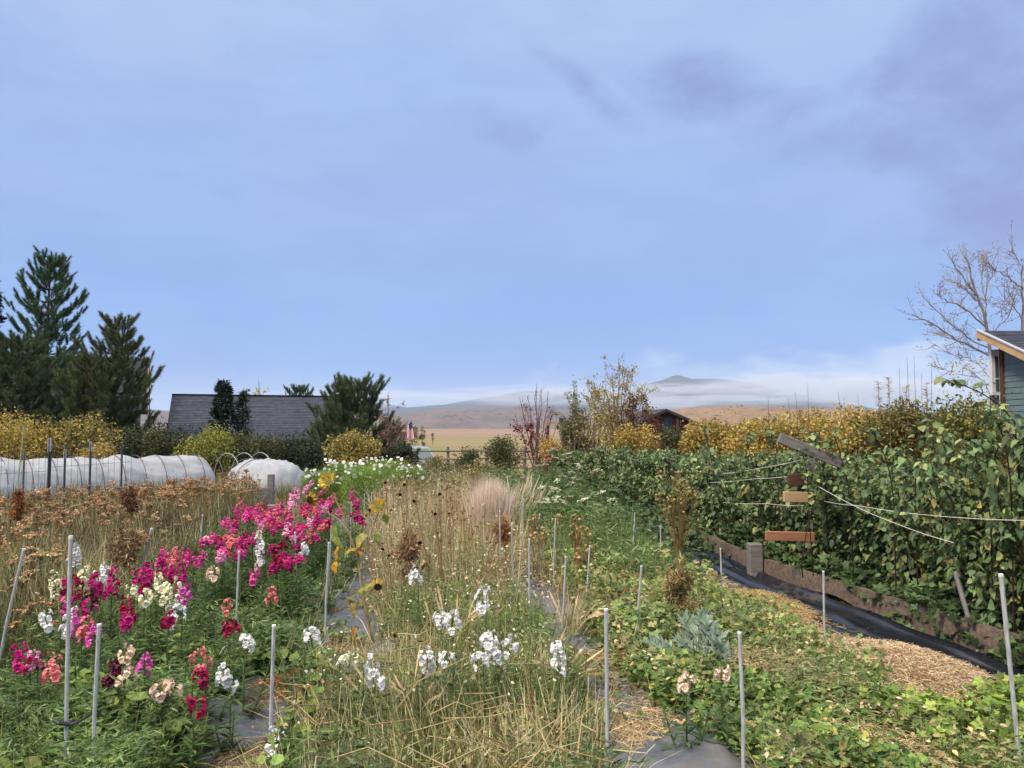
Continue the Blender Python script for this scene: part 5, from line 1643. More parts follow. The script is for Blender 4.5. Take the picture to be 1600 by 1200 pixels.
for a in [
 (114, 866, 'W', 52, 'white snapdragon right behind the top of the tallest near stake'),
 (99, 910, 'C', 42, 'cream snapdragon just left of the tallest near stake'),
 (93, 914, 'M', 26, 'small magenta snapdragon at the outer edge of the cream one'),
 (110, 922, 'K', 46, 'crimson snapdragon touching the left side of the tallest stake'),
 (131, 906, 'C', 44, 'pale cream snapdragon just right of the tallest near stake'),
 (155, 892, 'W', 44, 'bright white snapdragon above the two magenta ones'),
 (147, 913, 'M', 40, 'magenta snapdragon in front of the bright white one'),
 (171, 910, 'M', 50, 'magenta snapdragon at the right end of the white and magenta bunch'),
 (134, 936, 'B', 36, 'dark burgundy snapdragon under the white and magenta bunch'),
 (105, 946, 'H', 30, 'hot pink snapdragon below the crimson one by the tallest stake'),
 (142, 948, 'M', 28, 'small magenta snapdragon below the burgundy one'),
 (72, 968, 'W', 28, 'lone white snapdragon near the leaning stake at far left'),
 (103, 972, 'W', 52, 'white snapdragon behind the violet pink bunch at the tallest stake'),
 (121, 972, 'V', 54, 'violet pink snapdragon crossed by the tallest near stake'),
 (134, 984, 'S', 44, 'coral pink snapdragon between the violet pink ones'),
 (148, 990, 'V', 36, 'violet pink snapdragon next to the top of the shorter near stake'),
 (30, 1022, 'M', 46, 'magenta snapdragon with darker base nearest the left edge'),
 (34, 1045, 'K', 26, 'crimson snapdragon hanging under the magenta one at the left edge'),
 (58, 1030, 'P', 34, 'pale pink snapdragon right of the leftmost magenta one'),
 (76, 1046, 'S', 48, 'coral snapdragon at the right end of the leftmost bunch'),
 (192, 1022, 'L', 30, 'peach snapdragon with burgundy hood near the short near stake'),
 (178, 1046, 'B', 42, 'withering burgundy snapdragon above the vine leaves'),
 (199, 1052, 'L', 32, 'fading peach snapdragon beside the withering burgundy one'),
 (234, 1028, 'V', 34, 'violet pink snapdragon standing alone in green leaves'),
 (313, 1027, 'S', 34, 'coral pink snapdragon left of the white one by the cloth path'),
 (350, 1054, 'W', 42, 'full white snapdragon leaning over the edge of the cloth path'),
 (302, 1107, 'K', 30, 'crimson snapdragon lowest in the bed, next to the dark cloth'),
 (265, 1080, 'L', 26, 'small peach snapdragon behind the lowest crimson one'),
 (251, 1076, 'L', 18, 'tiny pale snapdragon left of the small peach one'),
 (312, 1058, 'K', 18, 'small crimson snapdragon below the lone coral pink one'),
 (193, 970, 'M', 30, 'small magenta snapdragon below the cream drift'),
 (205, 947, 'K', 34, 'narrow crimson snapdragon hanging under the cream drift'),
 (203, 926, 'C', 30, 'cream snapdragon at the left end of the cream drift'),
 (225, 934, 'C', 30, 'cream snapdragon second from the left in the cream drift'),
 (251, 915, 'C', 44, 'tallest cream snapdragon in the cream drift'),
 (262, 930, 'C', 34, 'cream snapdragon below the tallest cream one'),
 (275, 924, 'C', 36, 'cream snapdragon at the right of the cream drift'),
 (288, 930, 'V', 24, 'single violet pink bloom at the right end of the cream drift'),
 (278, 952, 'W', 52, 'drooping white snapdragon below the cream drift'),
 (262, 970, 'K', 24, 'crimson bloom left of the drooping white snapdragon'),
 (216, 908, 'M', 48, 'magenta snapdragon at the foot of the leaning split stake'),
 (233, 893, 'M', 40, 'deep magenta snapdragon right of the leaning split stake'),
 (250, 884, 'M', 46, 'deep magenta snapdragon in front of the pink spire'),
 (270, 892, 'M', 46, 'deep magenta snapdragon below the pink spire'),
 (282, 902, 'M', 40, 'deep magenta snapdragon at the right of the deep magenta drift'),
 (266, 858, 'S', 40, 'tall coral pink spire above the deep magenta drift'),
 (255, 872, 'H', 30, 'hot pink snapdragon under the tall coral spire'),
 (276, 874, 'S', 34, 'coral snapdragon right under the tall coral spire'),
 (293, 866, 'M', 26, 'small magenta spire left of the hot pink bunch'),
 (296, 876, 'H', 26, 'hot pink snapdragon left in the pair below the small stake'),
 (312, 872, 'H', 30, 'hot pink snapdragon right in the pair below the small stake'),
 (338, 893, 'L', 26, 'pale peach snapdragon right of the hot pink pair'),
 (400, 898, 'H', 26, 'lone hot pink snapdragon below the big white one'),
 (425, 931, 'S', 30, 'coral snapdragon beside a straw coloured tuft'),
 (357, 946, 'S', 26, 'coral snapdragon touching the stake over the pale vines'),
 (352, 980, 'B', 18, 'withered dark red bloom left of the stake over the pale vines'),
 (363, 982, 'K', 16, 'withered crimson bloom right of the stake over the pale vines'),
 (385, 1002, 'W', 14, 'tiny white bloom in the pale vines'),
 (408, 860, 'W', 62, 'big white snapdragon in the middle of the magenta mass'),
 (403, 836, 'C', 30, 'cream snapdragon just above the big white one'),
 (474, 850, 'W', 32, 'white snapdragon at the right edge of the magenta mass'),
 (485, 838, 'S', 26, 'pink and white snapdragon behind the right edge white one'),
 (466, 768, 'P', 32, 'pale pink snapdragon spire in front of the rounded tunnel'),
 (456, 780, 'P', 30, 'pale pink snapdragon left of the pale spire by the tunnel'),
 (476, 758, 'P', 28, 'palest pink snapdragon highest near the tunnel end'),
 (497, 762, 'S', 30, 'coral snapdragon left of the highest yellow sunflower'),
 (515, 785, 'H', 28, 'hot pink snapdragon below the highest yellow sunflower'),
 (530, 798, 'H', 26, 'hot pink snapdragon behind the sunflower stalk'),
 (500, 796, 'S', 28, 'coral pink snapdragon under the brown and yellow sunflower'),
 (555, 796, 'M', 36, 'magenta snapdragon at the far end next to the cosmos'),
 (565, 806, 'M', 26, 'small magenta snapdragon at the far corner by the cosmos stakes'),
 # middle bed, white
 (650, 897, 'W', 30, 'white snapdragon farthest back in the dry grass bed'),
 (752, 941, 'W', 44, 'white snapdragon spire standing above the white cluster'),
 (707, 968, 'W', 32, 'creamy white snapdragon left of the white spire'),
 (686, 968, 'W', 20, 'small white bloom left of the creamy white one'),
 (760, 998, 'W', 46, 'left spire of the big white cluster in the middle bed'),
 (775, 1010, 'W', 56, 'middle spire of the big white cluster in the middle bed'),
 (795, 1004, 'W', 34, 'right spire of the big white cluster in the middle bed'),
 (752, 1030, 'W', 16, 'small white bloom under the big white cluster'),
 (872, 1024, 'W', 46, 'white snapdragon with yellow throat right of the big cluster'),
 (668, 1030, 'W', 36, 'white snapdragon lying over bent dry stems'),
 (696, 1024, 'W', 14, 'single white bloom right of the one over bent stems'),
 (586, 1042, 'W', 52, 'white snapdragon spire left of the bent dry stems'),
 (546, 1030, 'C', 24, 'fading cream snapdragon left of the white spire at the path'),
 (490, 990, 'W', 26, 'lone white snapdragon standing on the cloth path'),
 (432, 1155, 'W', 36, 'white snapdragon fallen at the foot of a near stake'),
 (1072, 1072, 'L', 22, 'pale pink bloom under the silvery cardoon'),
 (1126, 1052, 'L', 18, 'pale pink bloom right of the silvery cardoon'),
]:
    snapdragon(*a)
# the dense magenta mass at the far end of the bed
for (cx_, cy_, sx_, sy_, n, cols, lab) in [(440, 815, 46, 18, 44, 'MMMHHKSP', 'magenta snapdragon deep in the dense magenta mass'),
                                        (358, 842, 26, 20, 24, 'MMHHKPS', 'magenta pink snapdragon in the drift left of the dense mass'),
                                        (440, 865, 22, 22, 15, 'MMKM', 'magenta snapdragon around the big white one'),
                                        (400, 800, 28, 10, 13, 'HHMS', 'hot pink snapdragon along the back of the dense mass'),
                                        (505, 818, 14, 10, 5, 'KM', 'small crimson snapdragon right of the dense mass'),
                                        (515, 790, 38, 14, 14, 'HSPM', 'pink snapdragon in the far group under the sunflowers')]:
    for i in range(n):
        x, y = cx_ + rng.normal() * sx_ * .75, cy_ + np.clip(rng.normal(), -1.6, 1.6) * sy_ * .8
        snapdragon(x, y, cols[rng.integers(len(cols))], 13 + 11 * rng.random(), lab, lab.split(' snapdragon ')[0] + ' snapdragons ' + lab.split(' snapdragon ')[1].split(' ', 1)[1], near=False)

# ================================================================== SUNFLOWERS
def sun_head(parent, loc, face, r, cy='#c2a23a', cd='#4a3220', petals=22, droop=.5, name='flower_head'):
    """disc with drooping rays and green bracts behind it, facing along face"""
    g = Geo()
    y = unit(np.array(face, float)[None])[0]; M = frames(np.cross(y, [0.3, .2, 1.])[None], y[None])[0]
    n = 40; i = np.arange(n); rr = r * .52 * np.sqrt((i + .5) / n); th = i * 2.4
    P = np.stack([rr * np.cos(th), rr * np.sin(th), r * .20 * (1 - (rr / (r * .52)) ** 2) + .004 * (i % 2)], -1) @ M.T
    inst(g, DIAMOND[0] - np.array([0, .5, 0]), DIAMOND[1], P, np.repeat(M[None], n, 0), np.full(n, r * .34), pal(n, [srgb(cd), srgb(cd) * 1.5, srgb(cd) * .7], .2))
    a = np.arange(12) / 12 * 6.283
    cone = np.vstack([np.stack([r * .54 * np.cos(a), r * .54 * np.sin(a), 0 * a], -1), [[0, 0, -r * .3]]]) @ M.T
    g.add(cone, [(k, (k + 1) % 12, 12) for k in range(12)] , srgb('#7d7f4a'))
    g.add(np.vstack([cone[:12], [[0, 0, 0]]]), [((k + 1) % 12, k, 12) for k in range(12)], srgb(cd))
    h = build(name, g, PETAL, parent, loc=tuple(loc))
    g = Geo()
    if petals:
        az = np.linspace(0, 6.283, petals + 1)[:-1] + rng.normal(size=petals) * .1
        d = np.stack([np.cos(az), np.sin(az), -droop + .5 * rng.random(petals)], -1)
        base = np.stack([r * .46 * np.cos(az), r * .46 * np.sin(az), 0 * az], -1)
        inst(g, LANCE[0] * np.array([2.0, 1, 1]), LANCE[1], base @ M.T, frames(d @ M.T, np.repeat(M[:, 2][None], petals, 0) + rng.normal(size=(petals, 3)) * .3), r * (.75 + .35 * rng.random(petals)), pal(petals, [srgb(cy), srgb(cy) * .85, srgb('#b5843a')], .12, [.6, .25, .15]))
        build('petals', g, PETAL, h)
        nb = 14; az = rng.random(nb) * 6.283
        g = Geo(); inst(g, *LANCE, (np.stack([r * .4 * np.cos(az), r * .4 * np.sin(az), -.1 * r + 0 * az], -1)) @ M.T, frames(np.stack([np.cos(az), np.sin(az), -.6 + 0 * az], -1) @ M.T, np.repeat(M[:, 2][None], nb, 0)), r * .55 * np.ones(nb), pal(nb, C('#7f8746', '#8f8a4c'), .12))
        build('bracts', g, LEAF, h)
    return h
def big_leaf(parent, p0, d, L, wd, col, curl=.35, name='leaf', nr=(0, 0, 1)):
    k, m = 9, 5; V = []
    d = unit(np.array(d, float)[None])[0]; M = frames(d[None], np.array(nr, float)[None])[0]
    for i in range(k):
        t = i / (k - 1); w = wd * (math.sin(math.pi * t ** .75) ** .9 + .02) * .5
        for j in range(m):
            s = j / (m - 1) * 2 - 1
            V.append((s * w * (1 - .15 * abs(s)), L * t, -curl * L * t * t + .35 * abs(s) * w + .012 * math.sin(9 * t + 3 * s)))
    V = np.array(V) @ M.T
    i, j = np.meshgrid(np.arange(m - 1), np.arange(k - 1)); a = (j * m + i).ravel()
    f = np.concatenate([np.stack([a, a + 1, a + m + 1], -1), np.stack([a, a + m + 1, a + m], -1)])
    c = np.array(col)[None] * (1 + .18 * np.sin(np.arange(len(V)) * 1.7))[:, None]
    return build(name, Geo().add(V, f, c), LEAF, parent, smooth=True, loc=tuple(p0))

Ys = 6.2
def S(px, py, dy=0.0): return at(px, py, Ys + dy)
b = gp(583, 1003); b = np.array([S(583, 1003)[0], Ys, 0])
root = thing('sunflower', 'tall dying sunflower with branching pale stalk and drooping yellow heads', 'sunflower', tuple(b))
def stem(pts, r0, r1, col='#a08a5e', par=root, bb=b):
    P = np.array(pts) - bb; s = np.linspace(0, 1, len(P)); q = np.linspace(0, 1, 4 * len(P))
    P = np.stack([np.interp(q, s, P[:, m]) for m in range(3)], -1)
    g = Geo(); tube(g, P, np.linspace(r0, r1, len(P)), srgb(col), 7); return build('stem', g, STEM, par)
stem([b, S(574, 960), S(567, 930), S(562, 890), S(556, 862), S(545, 832), S(538, 808), S(528, 788), S(520, 772), S(513, 758, -.1)], .013, .006)
stem([S(545, 832), S(530, 812), S(510, 800), S(494, 788, -.08), S(487, 782, -.1)], .006, .004, '#b39a78')
stem([S(562, 892), S(568, 868), S(575, 845), S(584, 818), S(592, 800, -.1)], .007, .005, '#a89c6e')
stem([S(568, 935), S(578, 925), S(590, 915, -.1)], .006, .005, '#8f8f52')
stem([S(566, 930), S(556, 930), S(546, 938, -.05)], .005, .004, '#8f8f52')
stem([S(540, 812), S(555, 806), S(577, 800, .05)], .004, .003)
stem([S(574, 962), S(596, 930), S(604, 945), S(618, 980)], .005, .003, '#b0a070')
for (px, py, fc_, r, cy, cd, pn, dr) in [(513, 753, (.25, .75, -.45), .060, '#d2b84e', '#6b5428', 52, 1.0), (484, 781, (-.5, -.85, -.1), .058, '#b98f36', '#4a3018', 20, .9), (593, 793, (.3, .7, -.5), .058, '#d6c04e', '#7a6a2c', 52, 1.1),
                                       (578, 797, (-.7, -.6, .1), .030, '#d2a23c', '#2c211a', 10, .4), (572, 805, (-.3, -.8, .2), .022, '#cfb24a', '#6a5a2a', 8, .3), (590, 917, (.2, -.9, -.35), .055, '#b8a550', '#4a3524', 22, 1.1), (545, 938, (-.4, -.8, .2), .032, '#b0a94c', '#7d7a3c', 12, 1.0)]:
    sun_head(root, np.array(S(px, py, -.12)) - b, fc_, r, cy, cd, pn, dr)
for (px, py, d, L, wd, col, cl, nr) in [(520, 818, (.35, -.15, -1), .24, .105, '#7f8a45', .1, (-.7, -.7, .2)), (540, 782, (.3, -.3, -.9), .10, .08, '#8f9a5c', .2, (.2, -1, .3)), (528, 852, (-.1, -.1, -1), .12, .05, '#c8923a', .1, (-.8, -.6, .1)), (524, 876, (-.05, -.2, -1), .11, .06, '#cf9a36', .25, (-.3, -1, .2)),
                                      (572, 832, (-.55, -.3, -.75), .15, .09, '#a3a055', .25, (-.3, -.8, .6)), (586, 830, (.35, -.3, -.8), .11, .075, '#93a052', .2, (.3, -1, .3)), (557, 858, (-.8, -.3, -.1), .09, .05, '#c5b04a', .3, (0, -.6, 1)),
                                      (585, 911, (-.9, -.2, -.45), .16, .05, '#96a04a', .1, (-.2, -.8, .7)), (552, 940, (.05, -.2, -1), .13, .045, '#bda75a', .1, (0, -1, .1)), (556, 978, (-.15, -.2, -1), .16, .06, '#b5732e', .25, (-.6, -.8, .1)), (550, 992, (.1, -.3, -1), .10, .05, '#6f6a35', .3, (-.4, -.8, .1)),
                                      (600, 802, (.3, .1, -1), .09, .07, '#96984a', .3, (.2, -1, .2)), (566, 850, (-.2, -.3, -.9), .10, .06, '#c08a48', .3, (-.4, -.8, .3))]:
    big_leaf(root, np.array(S(px, py, -.04)) - b, d, L, wd, srgb(col), cl, nr=nr)
# dried brown sunflower stalks in the tan bed
def dry_sun(label, stempts, Y, heads, branches=(), leaves=()):
    P = np.array([at(x, y, Y) for x, y in stempts]); bb = np.array([P[0, 0], Y, max(0, P[0, 2] - .3) * 0])
    root = thing('dried_sunflower', label, 'sunflower', tuple(bb))
    Q = np.vstack([bb, P]); stem(Q, .009, .004, '#8a6a4c', root, bb)
    for br in branches: stem([at(x, y, Y) for x, y in br], .004, .0025, '#8f7458', root, bb)
    for (px, py, r, cy, pn) in heads:
        sun_head(root, at(px, py, Y - .03) - bb, (rng.normal() * .3, -1, -.35), r, cy, '#3a2217', pn, .9)
    for (px, py, L, col) in leaves:
        big_leaf(root, at(px, py, Y - .02) - bb, (rng.normal() * .4, -.2, -1), L, L * .45, srgb(col), .3, nr=(rng.normal() * .5, -1, .2))
dry_sun('dry brown sunflower stalk with bare side branch and shrivelled heads', [(692, 965), (684, 930), (672, 895), (663, 855), (656, 820), (652, 795), (648, 782)], 6.9, [(647, 783, .030, '#7a5a34', 8), (656, 848, .034, '#2c1d16', 0)], [[(657, 822), (667, 812), (678, 803)]], [(684, 940, .10, '#8a6238'), (668, 880, .08, '#6d4a30')])
for (px, py, r, cy, pn, x0, y0, Y, lab) in [(625, 773, .038, '#5a3a26', 0, 640, 860, 9.2, 'round dark brown sunflower head, bare of petals, before the cosmos'), (632, 757, .036, '#c08a34', 12, 645, 850, 10.0, 'brown sunflower head with a few orange petals left'), (602, 754, .034, '#a8683e', 10, 612, 850, 10.4, 'small rust sunflower head above the cosmos greens'),
                                         (687, 772, .036, '#5a3a26', 0, 690, 860, 8.6, 'round brown sunflower head alone at the right in the tan bed'), (680, 803, .030, '#3a261c', 4, 690, 880, 7.4, 'drooping dark sunflower head at the end of the bare branch'), (702, 802, .022, '#3a261c', 0, 706, 880, 8.4, 'tiny dark seed head right of the drooping one'),
                                         (598, 858, .026, '#2a1c16', 0, 606, 940, 6.9, 'black shrivelled sunflower head above the cloth path'), (608, 868, .022, '#3a2a1a', 4, 614, 940, 6.8, 'smaller black shrivelled head beside the path'), (683, 833, .024, '#4a2f20', 0, 688, 900, 7.6, 'small brown head low in the tan bed'),
                                         (636, 715, .030, '#9a5f42', 10, 640, 760, 17, 'rust brown sunflower head above the white cosmos'), (617, 993, .026, '#c2a040', 8, 622, 1030, 5.6, 'low yellowing sunflower head by the dry grass')]:
    dry_sun(lab, [(x0, y0), ((x0 * .4 + px * .6), (y0 + py) / 2), (px, py + 4)], Y, [(px, py, r, cy, pn)])

# ================================================================== YARROW, DRIED HEADS
def flat_head(n=46, cols=None):
    """flat-topped flower head: 8 to 10 small umbels at uneven heights, each a cluster of tiny florets on its own stalk"""
    g = Geo(); m = rng.integers(8, 11); i = np.arange(m); rr = .40 * np.sqrt((i + .4) / m) * (.85 + .3 * rng.random(m)); th = i * 2.4 + rng.normal(size=m) * .2
    e = np.stack([rr * np.cos(th), rr * np.sin(th), .12 * (1 - (rr * 2) ** 2) + rng.normal(size=m) * .05], -1)
    q = rng.integers(0, m, n * 2); P = e[q] + rng.normal(size=(n * 2, 3)) * np.array([.055, .055, .022])
    inst(g, np.array([(-.5, -.5, 0), (.5, -.5, 0), (.5, .5, 0), (-.5, .5, 0), (0, 0, .6)]), np.array([(0, 1, 4), (1, 2, 4), (2, 3, 4), (3, 0, 4), (0, 2, 1), (0, 3, 2)]), P, frames(rand_dirs(n * 2) * np.array([1, 1, .4]), rand_dirs(n * 2, 2.0)), .075 + .045 * rng.random(n * 2), pal(n * 2, cols, .2) * (.75 + .5 * rng.random(m))[q][:, None])
    curves(g, np.stack([np.tile([0, 0, -.55], (m, 1)), e * np.array([.5, .5, 1]) - np.array([0, 0, .24]), e], 1), np.array([.020, .015, .013]), srgb('#7d6a48'), 3)
    me = g.mesh('flower_head'); me.materials.append(DRY); return me
RUST = C('#b58a64', '#a57a56', '#c4a07a', '#966e4e', '#d0b48e')
YHEAD = [flat_head(46, RUST) for _ in range(4)]
TAN = C('#b8a07c', '#a58d68', '#c9b692', '#8f7a58')
THEAD = [flat_head(40, TAN) for _ in range(2)]
WHEAD = [flat_head(46, C('#c9c8b4', '#b8b89c', '#d8d6c6', '#a3a685')) for _ in range(3)]
def head_stem_mesh(pts):
    g = Geo(); curves(g, pts, np.array([.004, .0035, .003]), srgb('#77683f'), 3); return g
def yarrow(label, u, Y, h, nh, spread, heads, hs, fol, group, nfol=520, folh=.55, px=None):
    x = ux(u, Y) if px is None else (px - 800) / F * Y
    root = thing('yarrow', label, 'yarrow', (x, Y, 0), 0, group)
    a = rng.random(nh) * 6.28; r = spread * np.sqrt(rng.random(nh)); z = h * (.80 + .28 * rng.random(nh)) - .12 * (r / spread)
    tip = np.stack([r * np.cos(a), r * np.sin(a), z], -1)
    bs = tip * np.array([.35, .35, 0]); mid = (bs + tip) / 2 + rng.normal(size=(nh, 3)) * .02
    build('stems', head_stem_mesh(np.stack([bs, mid, tip - np.array([0, 0, .04])], 1)), STEM, root)
    for i in range(nh):
        o = link('flower_head', heads[i % len(heads)], None, root, tuple(tip[i])); s = hs * (.45 + .7 * rng.random())
        o.scale = (s, s, s * .8); o.rotation_euler = (rng.normal() * .35, rng.normal() * .35, rng.random() * 6.28)
        o.color = tuple(np.clip(np.array([1, 1, 1]) * (.85 + .35 * rng.random()), 0, 1.3)) + (1,)
    n = nfol; b_ = np.stack([rng.normal(size=n) * spread * .6, rng.normal(size=n) * spread * .6, rng.random(n) * folh * .5 * h], -1)
    g = Geo(); blades(g, b_, unit(rng.normal(size=(n, 3)) * np.array([.5, .5, .2]) + np.array([0, 0, 1.])), h * folh * (.5 + .5 * rng.random(n)), .012, .25 * rng.random(n), pal(n, fol, .18), pal(n, fol, .18) * 1.15)
    build('foliage', g, LEAF, root)
YF = C('#56593b', '#666746', '#4a5034', '#7a744e')
k = 0
for (Y, us) in [(7.0, (-3.75, -4.15, -4.6)), (8.3, (-3.6, -4.1, -4.6, -5.1)), (9.8, (-3.35, -3.8, -4.3, -4.8, -5.3)), (11.4, (-3.0, -3.4, -3.9, -4.4, -4.9, -5.4)), (13.0, (-2.75, -3.2, -3.7, -4.2, -4.7, -5.2)), (14.6, (-2.7, -3.2, -3.7, -4.2))]:
    for u in us:
        yarrow('rust brown dried yarrow clump in the broad bank before the tunnels', u + rng.normal() * .08, Y + rng.normal() * .2, (.80 + .14 * rng.random()) * (1 if Y > 9 else .86), 28 if Y > 9 else 16, .36, YHEAD, .125, YF, 'rust brown yarrow clumps before the tunnels')
for (px, Y, h, nh, lab) in [(66, 6.6, .80, 14, 'rust orange yarrow clump standing out at the far left, heads layered'), (28, 6.0, .74, 9, 'tan yarrow clump cut by the left edge above the dark grass'), (74, 5.6, .60, 9, 'low orange yarrow heads in front of the dark grass'), (262, 8.4, .80, 10, 'tan yarrow heads held above dark green behind the small stake'), (315, 8.9, .82, 3, 'single flat yarrow head above the small stake')]:
    yarrow(lab, 0, Y, h, nh, .22, YHEAD if 'tan' not in lab else THEAD, .13, YF, None, 420, .6, px=px)
# white umbels of the far right bed
for i, (px, py, Y, n) in enumerate([(808, 775, 12.5, 3), (845, 728, 14.5, 3), (868, 716, 15, 3), (890, 715, 14.5, 2), (905, 732, 13.5, 3), (935, 735, 13.2, 2), (880, 745, 13.2, 3), (862, 762, 12.4, 2), (895, 755, 12.2, 3), (870, 778, 11.4, 3), (912, 782, 11.0, 2), (880, 785, 10.8, 2), (955, 782, 10.6, 2), (858, 705, 16, 2), (825, 752, 13.5, 3), (842, 786, 11.2, 2)]):
    p = at(px, py, Y)
    root = thing('wild_carrot', 'tall green stemmed plant with flat cream white umbels in the far right bed', 'wild carrot', (p[0], Y, 0), 0, 'white umbels in the far right bed')
    tips = np.stack([rng.normal(size=n) * .12, rng.normal(size=n) * .1, p[2] + rng.normal(size=n) * .05], -1); tips[0] = (0, 0, p[2])
    bs = tips * np.array([.3, .3, 0])
    g = Geo(); curves(g, np.stack([bs, (bs + tips) / 2 + rng.normal(size=(n, 3)) * .02, tips - np.array([0, 0, .05])], 1), np.array([.006, .005, .003]), srgb('#5f7040'), 4); build('stems', g, STEM, root)
    for t_ in tips:
        o = link('flower_head', WHEAD[rng.integers(3)], None, root, tuple(t_)); s = .14 * (.7 + .6 * rng.random()); o.scale = (s, s, s * .8); o.rotation_euler = (rng.normal() * .3, rng.normal() * .3, 0)
    m = 150; z = rng.random(m) * p[2] * .85; az = rng.random(m) * 6.28
    g = Geo(); inst(g, *LANCE, np.stack([rng.normal(size=m) * .06, rng.normal(size=m) * .06, z], -1), frames(np.stack([np.cos(az), np.sin(az), .6 + 0 * az], -1), rand_dirs(m, 1.)), .13 * (.6 + .6 * rng.random(m)), pal(m, C('#4f6a3a', '#5f7a44', '#456034'), .16)); build('foliage', g, LEAF, root)
p = at(857, 703, 15.5)
yarrow('pink flat headed yarrow at the back of the far right bed', 0, 15.5, p[2], 2, .1, [flat_head(40, C('#b06a78', '#a05a68'))], .16, YF, None, 80, .5, px=857)

# crumpled brown amaranth and dead dahlias
def crumple(name, label, px, py0, py1, Y, wpx, cols, n, cat):
    a, b = at(px, py0, Y), at(px, py1, Y); r = wpx / F * Y / 2; hh = a[2] - b[2]
    root = thing(name, label, cat, (a[0], Y, 0))
    g = Geo(); tube(g, [(0, 0, 0), (.02, 0, b[2] * .6 + .1), (0, 0, a[2] - .05)], [.014, .011, .006], srgb('#8a7a4c'), 6); build('stem', g, STEM, root)
    kk = 20; cen = unit(rng.normal(size=(kk, 3))) * rng.random((kk, 1)) ** .5 * np.array([r * .85, r * .7, hh * .55]) + np.array([0, 0, (a[2] + b[2]) / 2])
    g = Geo(); leaf_crown(g, cen, r * (.18 + .3 * rng.random(kk)), n * 2, .055, cols, LANCE, .28); build('dead_leaves', g, DRY, root)
crumple('amaranth', 'dark reddish brown withered amaranth plume rising from the yarrow', 204, 752, 800, 8.6, 26, C('#75523f', '#86634c', '#634636', '#9a7a5c'), 420, 'amaranth')
crumple('dead_dahlia', 'brown crumpled dead plant behind the leaning split stake', 202, 822, 885, 7.3, 56, C('#7d674f', '#92795c', '#6a5442', '#a88e6a'), 800, 'dead plant')
crumple('dead_dahlia', 'reddish brown withered plant hanging beside the dry sunflower stalk', 640, 818, 905, 7.5, 46, C('#86694f', '#987a5c', '#6e5442', '#ae9470'), 600, 'dead plant')
crumple('dock', 'rusty orange seed spike at the left edge of the yarrow', 29, 765, 812, 9.0, 16, C('#93603c', '#a8734c', '#7d4f34'), 420, 'dock')
crumple('dead_dahlia', 'frost blackened brown plant left of the silvery cardoon', 1062, 878, 955, 6.2, 58, C('#866a50', '#98805f', '#6e5440', '#ad9468', '#7f8a50'), 700, 'dead plant')
crumple('dead_dahlia', 'small rust tuft at the end of the pink grass', 787, 810, 850, 8.6, 26, C('#9a6a46', '#ad7f58', '#855a3c'), 500, 'dead plant')

# ================================================================== COSMOS
def cosmos_flower():
    g = Geo(); n = 8; az = np.arange(n) / n * 6.283
    d = np.stack([np.cos(az), np.sin(az), .12 + 0 * az], -1)
    inst(g, BROAD[0] * np.array([.85, 1, .6]), BROAD[1], d * .06, frames(d, np.tile([0, 0, 1.], (n, 1))), np.full(n, .46), pal(n, [srgb('#e6e6e6')], .04))
    a = np.arange(7) / 7 * 6.283
    g.add(np.vstack([np.stack([.12 * np.cos(a), .12 * np.sin(a), 0 * a + .03], -1), [[0, 0, .10]]]), [(k, (k + 1) % 7, 7) for k in range(7)], srgb('#b9a03c'))
    me = g.mesh('flower'); me.materials.append(PETAL); return me
CF = cosmos_flower()
CG = C('#7f9a48', '#6f8c3e', '#8fa653', '#5f7d38')
for (px, Y, hw, pyt, lab, nf) in [(500, 16.5, 26, 736, 'leftmost white cosmos bush, beside the rounded tunnel', 30), (538, 17.5, 30, 722, 'white cosmos bush left of the bright green middle', 30), (572, 15.8, 34, 728, 'bright green cosmos bush with the largest white flowers', 26), (605, 16.8, 34, 718, 'tallest white cosmos bush below the dark car bush', 30), (640, 16.2, 24, 730, 'last white cosmos bush, next to the tan bed', 20)]:
    top = at(px, pyt, Y); r = hw / F * Y; h = top[2]
    root = thing('cosmos', lab, 'cosmos', (top[0], Y, 0), 0, 'white cosmos bushes')
    n = 5200; a = rng.random(n) * 6.28; rr = r * np.sqrt(rng.random(n)) * 1.15; z = rng.random(n) ** .8 * h * .93
    env = np.sqrt(np.clip(1 - (z / h - .35) ** 2 * 1.4, .15, 1))
    b_ = np.stack([rr * env * np.cos(a), rr * env * np.sin(a), z], -1)
    g = Geo(); blades(g, b_, unit(rng.normal(size=(n, 3)) * .7 + np.array([0, 0, .9])), .09 + .10 * rng.random(n), .0085, .15, pal(n, CG, .16) * (.75 + .5 * lf(b_[:, 0] * 6, b_[:, 2] * 6))[:, None], pal(n, CG, .16) * 1.2, k=3)
    build('foliage', g, LEAF, root)
    m = 40; tips = np.stack([rng.normal(size=m) * r * .55, rng.normal(size=m) * r * .5, h * (.8 + .22 * rng.random(m))], -1)
    g = Geo(); curves(g, np.stack([tips * np.array([.5, .5, 0]) + np.array([0, 0, .05]), tips * np.array([.85, .85, .6]), tips], 1), np.array([.006, .004, .002]), srgb('#7a8a48'), 3); build('stems', g, STEM, root)
    for q in range(int(nf * 1.5)):
        zz = h * (.55 + .52 * rng.random() ** .55); aa = rng.random() * 6.28
        rad = r * (.45 + .65 * rng.random()) * (1.15 - .5 * max(0, zz / h - .6))
        o = link('flower', CF, None, root, (rad * math.cos(aa), -abs(rad * math.sin(aa)) if rng.random() < .75 else rad * math.sin(aa), zz))
        s = .072 * (.5 + .75 * rng.random()); o.scale = (s, s, s)
        o.rotation_euler = (R(50) + rng.normal() * .45, rng.normal() * .5, 0)

